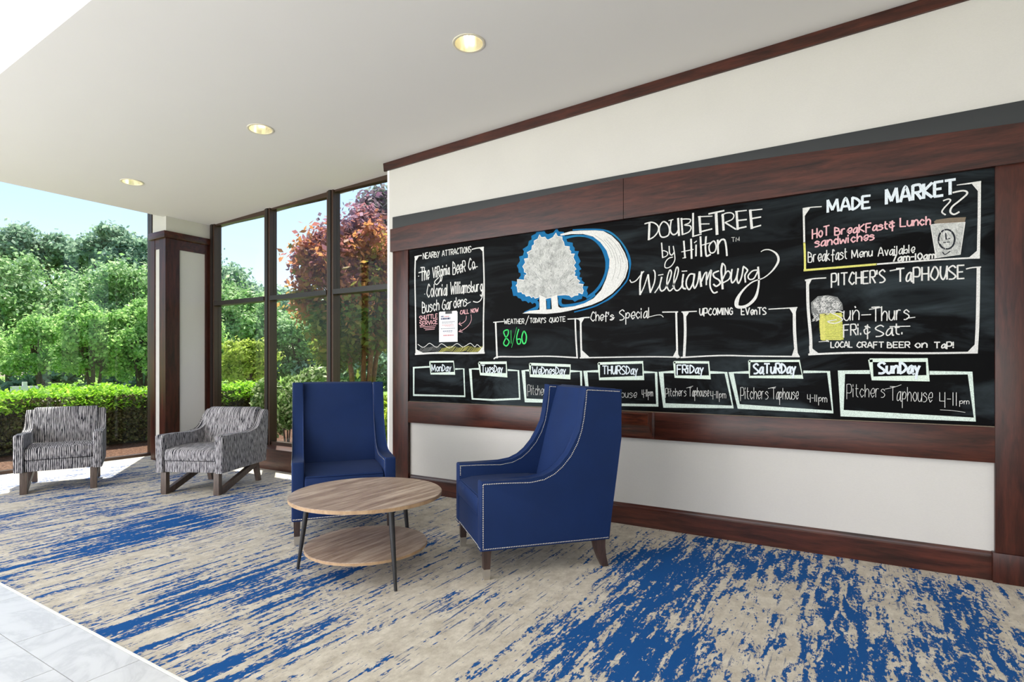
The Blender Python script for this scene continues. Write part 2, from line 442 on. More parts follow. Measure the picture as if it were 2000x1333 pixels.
for r in range(16):
    y = ylow - (r + 1) * .2975
    if y < YF + .02: break
    for k in range(20): 
        x = XL + .02 + k * tl
        if x + tl < XR: box(bm, x, x + tl - gj, y, y + .2975 - gj, -.003, 0)
far = finish(bm, 'tile_field', M['tile'], bed); tag(far, kind='stuff')
edge = boxo('trim_2', M['signw'], XL, XR, 1.165, 1.177, -.05, .002); tag(edge, kind='structure')
sub = boxo('trim_3', M['grout'], XL - .1, XR, 1.177, 4.45, -.1, -.006); tag(sub, kind='structure')

# --- back wall with the window bays on its left
wb = boxo('wall_back', M['wall'], -3.92, XR, YB_, 4.44, 0, 3.62); tag(wb, kind='structure')
wr = boxo('wall_right', M['wall'], XR, XR + .15, YF, 4.44, 0, 5.1); tag(wr, kind='structure')
# front wall with the tall entrance opening behind the viewer
bm = bmesh.new(); box(bm, XL, -6.6, YF - .15, YF, 0, 5.1); box(bm, 4.2, XR + .15, YF - .15, YF, 0, 5.1); box(bm, -6.6, 4.2, YF - .15, YF, 4.6, 5.1)
tag(finish(bm, 'wall_front', M['wall']), kind='structure')
# --- ceilings
LX = [-6.39, -4.245, -2.10, .045, 2.19]; LY, LR, LC = 2.918, .094, .2
bm = bmesh.new()
X0c, X1c, Y0c, Y1c = -7.38, XR, 1.43, 4.44
def zz(x): return ceil_z(x)
def quad(x0, x1, y0, y1): bm.faces.new([bm.verts.new((x, y, zz(x))) for x, y in ((x0, y0), (x0, y1), (x1, y1), (x1, y0))])
quad(X0c, X1c, Y0c, LY - LC); quad(X0c, X1c, LY + LC, Y1c)
prev = X0c
for lx in LX:
    quad(prev, lx - LC, LY - LC, LY + LC); prev = lx + LC
    nseg = 48; ci = []; sq = []
    for t in range(nseg):
        a = (t + .5) / nseg * 2 * PI; c_, s_ = math.cos(a), math.sin(a); m_ = LC / max(abs(c_), abs(s_))
        a2 = t / nseg * 2 * PI
        c_, s_ = math.cos(a2), math.sin(a2); m_ = LC / max(abs(c_), abs(s_))
        ci.append(bm.verts.new((lx + LR * c_, LY + LR * s_, zz(lx + LR * c_)))); sq.append(bm.verts.new((lx + m_ * c_, LY + m_ * s_, zz(lx + m_ * c_))))
    for t in range(nseg): bm.faces.new((ci[t], sq[t], sq[(t + 1) % nseg], ci[(t + 1) % nseg]))
quad(prev, X1c, LY - LC, LY + LC)
me = bpy.data.meshes.new('ceiling'); bm.to_mesh(me); bm.free(); me.materials.append(M['ceiling'])
ceil = bpy.data.objects.new('ceiling', me); COL.objects.link(ceil); tag(ceil, kind='structure')
# bulkhead fascia towards the lobby, slab edge towards the glass, high lobby ceiling, roof
bm = bmesh.new()
v = [bm.verts.new(p) for p in ((XL, 1.43, 3.30), (X0c, 1.43, 3.30), (X0c, 1.43, zz(X0c) + .004), (X1c, 1.43, zz(X1c) + .004), (X1c, 1.43, 5.1), (XL, 1.43, 5.1))]
w = [bm.verts.new(p.co + Vector((0, .06, 0))) for p in v]
bm.faces.new(v); bm.faces.new(w[::-1])
for i in range(6): bm.faces.new((v[i], w[i], w[(i + 1) % 6], v[(i + 1) % 6]))
tag(finish(bm, 'trim_4', M['fascia']), kind='structure')
tag(boxo('trim_5', M['ceiling'], X0c - .02, X0c, 1.49, 4.30, zz(X0c), 3.45), kind='structure')
tag(boxo('trim_6', M['roof'], XL - .1, X0c - .02, 1.49, 4.44, 3.30, 3.45), kind='structure')
tag(boxo('trim_7', M['roof'], XL - .1, XR + .15, 1.44, 4.95, 3.62, 3.75), kind='structure')  # unseen roof; overhang past the bays added to cut the sun patch
tag(boxo('trim_8', M['ceiling'], XL - .1, XR + .15, YF - .15, 1.5, 5.1, 5.2), kind='structure')
# --- crown trim along the top of the back wall, following the sloping ceiling
bm = bmesh.new(); pr = []
for x in (-3.958, 4.55):
    zt = ceil_z(x) - .002
    pr.append([bm.verts.new(p) for p in ((x, 4.058, zt), (x, YB_, zt), (x, YB_, zt - .075), (x, 4.066, zt - .075))])
A, B = pr
bm.faces.new(A); bm.faces.new(B[::-1])
for i in range(4): bm.faces.new((A[i], B[i], B[(i + 1) % 4], A[(i + 1) % 4]))
tag(finish(bm, 'trim_9', M['mahog_h']), kind='structure')
# --- baseboards
def baseboard(name, x0, x1, yf, zt):
    bm = bmesh.new(); prism_x(bm, [(yf, 0), (YB_, 0), (YB_, zt), (yf + .012, zt), (yf + .006, zt - .012), (yf + .004, zt - .022), (yf, zt - .03)], x0, x1)
    return tag(finish(bm, name, M['mahog_h']), kind='structure')
baseboard('baseboard_back', -3.62, .66, 4.068, .160)
baseboard('baseboard_right', .895, XR, 4.068, .160)
# --- window bays
WY0, WY1 = 4.285, 4.385
win = empty('window_1', (-5.6, 4.33, 0)); tag(win, kind='structure')
def wpart(name, mat, *a, **k):
    o = boxo(name, mat, *a, **k); o.parent = win; o.matrix_parent_inverse = win.matrix_basis.inverted(); return o
MX = [-7.27, -6.105, -4.985, -3.93]
for i, x in enumerate(MX):
    o = wpart('mullion', M['brown_metal'], x - (.055 if i else .05), x + .05, WY0, WY1, .24, ceil_z(x) + .01)
    bm = bmesh.new(); box(bm, x - .02, x + .02, WY0 - .012, WY0, .24, ceil_z(x))
    o2 = finish(bm, 'mullion_cover', M['black_metal']); o2.parent = o; 
for i in range(3):
    x0, x1 = MX[i] + .05, MX[i + 1] - .055
    wpart('transom', M['black_metal'], x0, x1, WY0 - .01, WY1, 1.995, 2.05)
    wpart('bottom_rail', M['brown_metal'], x0, x1, WY0 + .02, WY1 - .01, .24, .28)
    wpart('head_rail', M['brown_metal'], x0, x1, WY0 + .02, WY1 - .01, ceil_z(x0) - .02, ceil_z(x1) + .02)
    wpart('pane', M['glass'], x0, x1, 4.335, 4.341, .28, 1.995)
    wpart('pane', M['glass'], x0, x1, 4.335, 4.341, 2.05, ceil_z(x0) - .02)
sill = boxo('trim_10', M['sillwood'], -7.32, -3.93, 4.072, 4.40, 0, .24, .006); tag(sill, kind='structure')
# end of the back wall at the bays
tag(boxo('trim_11', M['fascia'], -3.925, -3.9, 4.083, 4.285, 0, 3.19), kind='structure')
# --- left glass wall
wl = empty('window_2', (XL, 0, 0)); tag(wl, kind='structure')
def lpart(name, mat, *a, **k):
    o = boxo(name, mat, *a, **k); o.parent = wl; o.matrix_parent_inverse = wl.matrix_basis.inverted(); return o
MY = [-6.3, -3.9, -1.5, 0.9, 3.93]
for y in MY: lpart('mullion', M['brown_metal'], XL - .06, XL + .05, y - .035, y + .035, .0, 3.32 if y > 1.4 else 5.1)
lpart('corner_panel', M['brown_metal'], XL - .06, XL + .03, 3.965, 4.44, 0, 3.32)
for a, b in zip(MY[:-1], MY[1:]):
    top = 3.30 if b > 3 else 5.05
    lpart('bottom_rail', M['brown_metal'], XL - .05, XL + .04, a + .035, b - .035, 0, .035)
    lpart('head_rail', M['brown_metal'], XL - .05, XL + .04, a + .035, b - .035, top - .04, top)
    lpart('pane', M['glass'], XL - .003, XL + .003, a + .035, b - .035, .035, top - .04)
# --- corner pillar
pil = empty('wall_corner', (-7.495, 4.0, 0)); tag(pil, kind='structure')
def ppart(name, mat, *a, **k):
    o = boxo(name, mat, *a, **k); o.parent = pil; o.matrix_parent_inverse = pil.matrix_basis.inverted(); return o
PX0, PX1, PY0, PY1 = -7.67, -7.32, 3.72, 4.30
ppart('pillar_core', M['wall'], PX0 + .015, PX1 - .015, PY0 + .015, PY1, 0, 3.40)
for (x0, x1, y0, y1) in ((PX0, PX0 + .09, PY0, PY0 + .02), (PX1 - .145, PX1, PY0, PY0 + .02), (PX1 - .02, PX1, PY0 + .02, PY0 + .173), (PX1 - .02, PX1, PY1 - .077, PY1)):
    ppart('stile', M['mahog_v'], x0, x1, y0, y1, 0, 2.80)
ppart('panel_rail', M['mahog_h'], PX0 + .09, PX1 - .145, PY0 + .003, PY0 + .02, 2.675, 2.80)
ppart('panel_rail', M['mahog_h'], PX1 - .02, PX1 - .003, PY0 + .173, PY1 - .077, 2.675, 2.80)
ppart('panel_rail', M['mahog_h'], PX0 + .09, PX1 - .145, PY0 + .003, PY0 + .02, 0, .2)
ppart('panel_rail', M['mahog_h'], PX1 - .02, PX1 - .003, PY0 + .173, PY1 - .077, 0, .2)
ppart('capital', M['mahog_h'], PX0 - .02, PX1 + .025, PY0 - .025, PY1, 2.80, 2.885, bev=.004)

# ================================================================== OUTDOORS
tag(boxo('lawn', M['lawn'], -90, 40, -40, 90, -.6, -.13), 'short green lawn stretching from the building to the distant trees', 'lawn')
tag(boxo('mulch_bed', M['mulch'], -13.2, XL - .11, -4, 9.4, -.3, -.08), 'brown bark mulch bed under the clipped hedge outside the left glass', 'mulch bed')
tag(boxo('mulch_bed', M['mulch'], XL - .11, 2, 4.47, 9.4, -.3, -.08), 'brown mulch bed with shrubs outside the three narrow window bays', 'mulch bed')
tag(boxo('parking_drive', M['asphalt'], -17.6, -14.6, -20, 40, -.2, -.11), 'pale grey driveway running past behind the clipped hedge', 'driveway')

def leaves(name, blobs, n, size, mat, parent=None, seed=1, flat=.0, aspect=.55, shell=.35, up=.25):
    """leaf blades scattered over clumps: blobs = [(x, y, z, rx, ry, rz), ...]"""
    rg = np.random.default_rng(seed)
    B = np.array(blobs, float)
    wgt = (B[:, 3] * B[:, 4] + B[:, 3] * B[:, 5] + B[:, 4] * B[:, 5]); wgt /= wgt.sum()
    pick = rg.choice(len(B), n, p=wgt)
    dirs = rg.normal(size=(n, 3)); dirs[:, 2] += up; dirs /= np.linalg.norm(dirs, axis=1)[:, None]
    rad = 1 - shell * rg.random(n) ** 1.5 if shell < .6 else np.clip(np.abs(rg.normal(size=n)) * .62 + .15, 0, 1.9)
    c = B[pick, :3] + dirs * rad[:, None] * B[pick, 3:6]
    nrm = dirs * .7 + rg.normal(size=(n, 3)) * .6 + np.array([0, 0, flat]); nrm /= np.linalg.norm(nrm, axis=1)[:, None]
    t = np.cross(nrm, rg.normal(size=(n, 3))); t /= np.linalg.norm(t, axis=1)[:, None]
    b = np.cross(nrm, t); s = size * (.6 + .8 * rg.random(n))[:, None]
    V = np.stack([c - t * s, c + b * s * aspect, c + t * s, c - b * s * aspect], 1).reshape(-1, 3)
    me = bpy.data.meshes.new(name)
    me.vertices.add(n * 4); me.vertices.foreach_set('co', V.astype(np.float32).ravel())
    me.loops.add(n * 4); me.loops.foreach_set('vertex_index', np.arange(n * 4, dtype=np.int32))
    me.polygons.add(n); me.polygons.foreach_set('loop_start', np.arange(n, dtype=np.int32) * 4); me.polygons.foreach_set('loop_total', np.full(n, 4, np.int32))
    me.update(calc_edges=True); me.materials.append(mat)
    o = bpy.data.objects.new(name, me); COL.objects.link(o); o['kind'] = 'stuff'
    if parent: o.parent = parent
    return o

def clumps(rg, c, r, k, sub=.36, low=-.4):
    out = []
    for i in range(k):
        while True:
            d_ = Vector((rg.gauss(0, 1), rg.gauss(0, 1), rg.gauss(0, 1) + .2)).normalized()
            if d_.z > low: break
        q_ = rg.uniform(.35, .8); s = sub * rg.uniform(.75, 1.25)
        out.append((c[0] + d_.x * r[0] * q_, c[1] + d_.y * r[1] * q_, c[2] + d_.z * r[2] * q_, r[0] * s, r[1] * s, r[2] * s * .8))
    return out

def tree(name, loc, h, crown, k, n, size, mat, label, cat, group, seed, trunk=.12, stems=1, bark='bark', base=-.13, sub=.36, flat=.3, cz=None, low=-.4, shell=.35):
    rg = random.Random(seed)
    r = empty(name, (loc[0], loc[1], base)); tag(r, label, cat, group)
    cz = cz if cz is not None else h - crown[2]
    cl = clumps(rg, (0, 0, cz), crown, k, sub, low)
    bm = bmesh.new()
    for s in range(stems):
        a = rg.uniform(0, 6.28); sp = 0 if stems == 1 else .12 * h
        m = Vector((math.cos(a) * sp * .5, math.sin(a) * sp * .5, cz * .55)); e = Vector((math.cos(a) * sp, math.sin(a) * sp, cz + crown[2] * .3))
        tube(bm, [(math.cos(a) * sp * .1, math.sin(a) * sp * .1, -.1), tuple(m), tuple(e)], [trunk, trunk * .7, trunk * .25], 7)
        for c in cl[s::stems][:6]:
            t0 = m.lerp(e, rg.uniform(0, .6)); p1 = Vector(c[:3])
            mid = t0.lerp(p1, .5) + Vector((0, 0, -.04 * h))
            tube(bm, [tuple(t0), tuple(mid), tuple(p1)], [trunk * .42, trunk * .3, trunk * .1], 5)
    finish(bm, 'trunk', M[bark], r, 60)
    leaves('foliage', cl, n, size, M[mat], r, seed, flat, shell=shell)
    return r

# clipped hedge along the left glass
hed = empty('hedge', (-10.9, 1.8, -.08)); tag(hed, 'clipped hedge with bright green top growing outside the glass wall', 'hedge')
HX0, HX1, HY0, HY1, HT = -1.0, .95, -7.5, 6.2, .86
rg = np.random.default_rng(5)
def hedge_leaves(n, seed, dense_top, mat, size, name):
    rg = np.random.default_rng(seed)
    V = []
    y = rg.uniform(HY0, HY1, n); u = rg.random(n)
    if dense_top:
        x = HX0 + (HX1 - HX0) * u; e = np.minimum(x - HX0, HX1 - x)
        z = HT + .03 * np.sin(y * 3.1) + .035 * np.sin(y * 7.3 + x * 5) + .04 * rg.normal(size=n) - .20 * np.exp(-e / .12)
        z -= rg.random(n) * .07
        nr = np.stack([rg.normal(size=n) * .6, rg.normal(size=n) * .6, np.full(n, .8)], 1)
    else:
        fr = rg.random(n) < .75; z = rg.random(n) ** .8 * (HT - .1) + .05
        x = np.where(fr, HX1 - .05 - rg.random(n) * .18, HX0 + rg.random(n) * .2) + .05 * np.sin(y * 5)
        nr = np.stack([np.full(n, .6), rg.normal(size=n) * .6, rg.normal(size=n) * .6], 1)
    c = np.stack([x, y, z], 1); nr /= np.linalg.norm(nr, axis=1)[:, None]
    t = np.cross(nr, rg.normal(size=(n, 3))); t /= np.linalg.norm(t, axis=1)[:, None]; b = np.cross(nr, t)
    s = size * (.6 + .8 * rg.random(n))[:, None]
    W_ = np.stack([c - t * s, c + b * s * .5, c + t * s, c - b * s * .5], 1).reshape(-1, 3)
    me = bpy.data.meshes.new(name); me.vertices.add(n * 4); me.vertices.foreach_set('co', W_.astype(np.float32).ravel())
    me.loops.add(n * 4); me.loops.foreach_set('vertex_index', np.arange(n * 4, dtype=np.int32))
    me.polygons.add(n); me.polygons.foreach_set('loop_start', np.arange(n, dtype=np.int32) * 4); me.polygons.foreach_set('loop_total', np.full(n, 4, np.int32))
    me.update(calc_edges=True); me.materials.append(mat)
    o = bpy.data.objects.new(name, me); COL.objects.link(o); o['kind'] = 'stuff'; o.parent = hed
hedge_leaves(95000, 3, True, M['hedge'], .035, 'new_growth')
hedge_leaves(60000, 4, False, M['hedge_shaded'], .026, 'side_foliage')
bm = bmesh.new()
rr = random.Random(8)
for i in range(420):
    y = rr.uniform(HY0, HY1); x = rr.uniform(HX0 + .2, HX1 - .2)
    tube(bm, [(x, y, -.05), (x + rr.uniform(-.1, .1), y + rr.uniform(-.1, .1), .35), (x + rr.uniform(-.25, .25), y + rr.uniform(-.25, .25), .72)], [.012, .009, .004], 4, False)
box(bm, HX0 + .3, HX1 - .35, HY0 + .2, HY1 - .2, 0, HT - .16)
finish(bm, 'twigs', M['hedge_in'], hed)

T_ = 'trees beyond the hedge'
far_l = [('tall_tree', (-57, 14), 10.6, (4, 4, 3.2)), ('tall_tree', (-53.9, 16.3), 13.0, (3.6, 3.6, 3.4)), ('tall_tree', (-53.5, 19.0), 12.3, (3.0, 3.0, 2.4)), ('tall_tree', (-50.5, 20.0), 9.6, (3, 3, 2.6)), ('tall_tree', (-48.5, 21.0), 12.9, (2.8, 2.8, 2.6)),
         ('tall_tree', (-46, 21.8), 12.0, (2.9, 2.9, 2.8)), ('tall_tree', (-46, 26.4), 11.8, (4.5, 4.5, 3.6)), ('tall_tree', (-42.8, 27), 9.8, (4.2, 4.2, 3.6)), ('tall_tree', (-41.5, 30), 9.0, (4.4, 4.4, 3.6)), ('tall_tree', (-38.5, 33), 8.2, (4.4, 4.4, 3.2)),
         ('tall_tree', (-58, 9), 11, (5, 5, 3.8)), ('tall_tree', (-34, 36), 8.5, (4.4, 4.4, 3.2)), ('tall_tree', (-28, 40), 9.5, (5, 5, 4)), ('tall_tree', (-58, 3), 11.5, (5, 5, 4))]
ORD = ['first', 'second', 'third', 'fourth', 'fifth', 'sixth', 'seventh', 'eighth', 'ninth', 'tenth', 'eleventh', 'twelfth', 'thirteenth', 'fourteenth', 'fifteenth']
def ordered(rows):      # numbered from the left as the viewer sees them
    an = lambda p: math.atan2(p[0], p[1])
    return sorted(rows, key=lambda r_: an(r_[0]))
far_l = ordered([r_[1:] for r_ in far_l])
for i, (loc, h, cr) in enumerate(far_l):
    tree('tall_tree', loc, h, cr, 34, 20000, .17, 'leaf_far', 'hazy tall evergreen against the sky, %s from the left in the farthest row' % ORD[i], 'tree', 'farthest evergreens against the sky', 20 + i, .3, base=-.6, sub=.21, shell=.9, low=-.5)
mid_l = [((-41, 9.5), 7.2, (3.6, 3.6, 3.6)), ((-38, 12.4), 7.9, (3.6, 3.6, 3.9)), ((-35.6, 14.8), 8.4, (3.4, 3.4, 4.1)), ((-32.5, 15.2), 7.9, (3.3, 3.3, 3.9)), ((-31.0, 17.8), 7.5, (3.2, 3.2, 3.7)), ((-28.5, 18.8), 6.6, (3, 3, 3.3)), ((-27, 21), 5.6, (3, 3, 2.8)), ((-24, 24), 6.4, (3, 3, 3.1)), ((-43, 5.5), 7.4, (3.6, 3.6, 3.7)), ((-20, 28), 7, (3.4, 3.4, 3.4))]
for i, (loc, h, cr) in enumerate(ordered(mid_l)):
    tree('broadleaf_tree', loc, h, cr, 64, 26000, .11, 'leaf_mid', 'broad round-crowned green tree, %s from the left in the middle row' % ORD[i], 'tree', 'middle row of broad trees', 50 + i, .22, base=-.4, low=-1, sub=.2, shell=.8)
fr_l = [((-27.0, 7.0), 3.0, (1.9, 1.9, 1.25)), ((-25.3, 8.6), 3.3, (1.7, 1.7, 1.4)), ((-24.0, 9.8), 3.1, (1.5, 1.5, 1.35)), ((-22.3, 9.0), 3.6, (1.5, 1.5, 1.6)), ((-21.8, 10.3), 4.0, (1.6, 1.6, 1.8)), ((-20.8, 11.6), 3.8, (1.5, 1.5, 1.7)), ((-28.5, 5.0), 3.2, (1.9, 1.9, 1.3))]
for i, (loc, h, cr) in enumerate(ordered(fr_l)):
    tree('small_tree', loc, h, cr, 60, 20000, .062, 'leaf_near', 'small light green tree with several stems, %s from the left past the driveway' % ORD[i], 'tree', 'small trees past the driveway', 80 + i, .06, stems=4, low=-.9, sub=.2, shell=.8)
und = [(-46 + i * 2.6, 3 + i * 2.1 + (i % 3) * .8) for i in range(11)]
for i, (x, y) in enumerate(und):
    tree('understorey_bush', (x, y), 2.6 + (i % 3) * .3, (2.1, 2.1, 1.5), 26, 6000, .12, 'leaf_far', 'dark rounded bush under the trees, %s from the left along the wood edge' % ORD[i], 'bush', 'bushes along the wood edge', 140 + i, .05, stems=3, base=-.3, low=-1, sub=.26, shell=.7, cz=1.1)
tree('round_tree', (-17.7, 11.6), 2.45, (1.15, 1.15, 1.05), 40, 12000, .06, 'leaf_yellow', 'low rounded yellow-green tree seen through the leftmost window bay', 'tree', None, 95, .07, stems=3, low=-.9, sub=.22, shell=.8)
# maples right outside the bays
tree('maple', (-7.35, 7.0), 4.35, (1.8, 1.3, 1.85), 95, 34000, .056, 'leaf_maple', 'copper and purple maple with orange leaves close outside the windows', 'tree', None, 111, .06, stems=4, bark='bark_orange', base=-.1, low=-.9, sub=.17, flat=.5, cz=2.5, shell=.9)
tree('maple', (-9.3, 9.9), 5.9, (1.5, 1.4, 2.1), 60, 16000, .07, 'leaf_pink', 'taller pinkish maple rising behind the copper maple at right', 'tree', None, 112, .08, stems=3, base=-.1, low=-.9, cz=3.7, sub=.18, shell=.8)
# shrubs at the foot of the bays
tree('glossy_shrub', (-6.25, 5.35), 1.5, (.72, .5, .75), 16, 9000, .036, 'leaf_gloss', 'dense glossy green shrub behind the middle window bay', 'shrub', None, 121, .016, stems=5, base=-.08, low=-.9, cz=.72)
tree('glossy_shrub', (-7.35, 5.5), 1.22, (.55, .45, .6), 12, 5000, .036, 'leaf_gloss', 'looser leggy glossy shrub behind the leftmost window bay', 'shrub', None, 122, .014, stems=4, base=-.08, low=-.9, cz=.62)
tree('lime_shrub', (-4.75, 5.3), 1.35, (.5, .45, .65), 12, 5000, .04, 'leaf_lime', 'lime green shrub outside the rightmost window bay beside the white wall', 'shrub', None, 123, .014, stems=4, base=-.08, low=-.9, cz=.66)
# white sign post on the far side of the drive
sg = empty('sign_post', (-21.2, 6.75, -.13)); tag(sg, 'small white sign post beyond the hedge at far left', 'sign')
boxo('post', M['signw'], -.05, .05, -.05, .05, 0, .85, parent=sg)
boxo('sign_panel', M['signw'], -.06, .06, -.32, .32, .48, .72, parent=sg)

# ================================================================== CHALKBOARD
cb = empty('chalkboard', (-1.48, 4.085, .66))
tag(cb, 'long black chalkboard in a dark wood frame with coloured chalk lettering on the back wall', 'chalkboard')
def cpart(o):
    o.parent = cb; o.matrix_parent_inverse = cb.matrix_basis.inverted(); return o
cpart(boxo('slate', M['slate'], -3.63, .672, 4.066, 4.084, .86, 2.31))
cpart(boxo('post', M['mahog_v'], -3.826, -3.63, 4.052, 4.084, 0.0, 2.31, .002))
cpart(boxo('post', M['mahog_v'], .672, .875, 4.052, 4.084, .165, 2.31, .002))
cpart(boxo('plinth_block', M['mahog_v'], .66, .895, 4.036, 4.084, 0, .165, .004))
cpart(boxo('lower_rail', M['mahog_h'], -3.63, -1.245, 4.050, 4.084, .66, .858, .002))
cpart(boxo('lower_rail', M['mahog_h'], -1.243, .672, 4.050, 4.084, .66, .858, .002))
for a, za, b, zb in ((-3.842, 2.526, -1.479, 2.612), (-1.475, 2.612, .93, 2.515)):
    bm = bmesh.new()
    vs = [bm.verts.new(p) for p in ((a, 4.034, 2.306), (b, 4.034, 2.306), (b, 4.034, zb), (a, 4.034, za))]
    ws = [bm.verts.new((p.co.x, 4.084, p.co.z)) for p in vs]
    bm.faces.new(vs); bm.faces.new(ws[::-1])
    for i in range(4): bm.faces.new((vs[i], ws[i], ws[(i + 1) % 4], vs[(i + 1) % 4]))
    cpart(finish(bm, 'upper_rail', M['mahog_h']))
cpart(tag(boxo('cap_strip', M['strip'], -3.825, .93, 4.048, 4.084, 2.50, 2.645, .002), 'charcoal grey strip above the wood rail'))
bm = bmesh.new(); box(bm, -3.63, .672, 4.058, 4.066, .8585, .863); cpart(finish(bm, 'chalk_dust_line', CH['tan']))
# small ledge in the middle of the lower rail
bm = bmesh.new()
prism_x(bm, [(4.05, .858), (3.965, .858), (3.955, .85), (3.955, .772), (3.962, .762), (4.0, .735), (4.05, .675)], -1.70, -1.262, .003, 1)
cpart(finish(bm, 'chalk_ledge', M['tray_wood'], smooth=30))

def smooth_pts(p):
    """Catmull-Rom through the points, (x, z, w)"""
    if len(p) < 3: return p
    closed = abs(p[0][0] - p[-1][0]) < .004 and abs(p[0][1] - p[-1][1]) < .004
    out = []
    n = len(p)
    for i in range(n - 1):
        p0 = p[i - 1] if i else (p[-2] if closed else p[0]); p1 = p[i]; p2 = p[i + 1]; p3 = p[i + 2] if i + 2 < n else (p[1] if closed else p[-1])
        L = math.hypot(p2[0] - p1[0], p2[1] - p1[1]); k = max(2, min(8, int(L / .012) + 2))
        for j in range(k):
            t = j / k
            out.append(tuple(.5 * ((2 * b) + (c - a) * t + (2 * a - 5 * b + 4 * c - d_) * t * t + (3 * b - a - 3 * c + d_) * t ** 3) for a, b, c, d_ in zip(p0, p1, p2, p3)))
    out.append(p[-1])
    return out
def ribbon(bm, p, y):
    """flat chalk stroke lying on the slate"""
    n = len(p); L, R = [], []
    for i in range(n):
        a = p[max(0, i - 1)]; b = p[min(n - 1, i + 1)]
        dx, dz = b[0] - a[0], b[1] - a[1]; q_ = math.hypot(dx, dz) or 1
        dx, dz = dx / q_, dz / q_; w = max(p[i][2], .002) / 2
        if 0 < i < n - 1:
            ax, az = p[i][0] - a[0], p[i][1] - a[1]; la = math.hypot(ax, az) or 1
            c_ = abs((ax * dx + az * dz) / la); w = w / max(c_, .55)
        ex = (-dx if i == 0 else dx if i == n - 1 else 0) * w * .35; ez = (-dz if i == 0 else dz if i == n - 1 else 0) * w * .35
        L.append(bm.verts.new((p[i][0] - dz * w + ex, y, p[i][1] + dx * w + ez))); R.append(bm.verts.new((p[i][0] + dz * w + ex, y, p[i][1] - dx * w + ez)))
    for i in range(n - 1): bm.faces.new((L[i], L[i + 1], R[i + 1], R[i]))
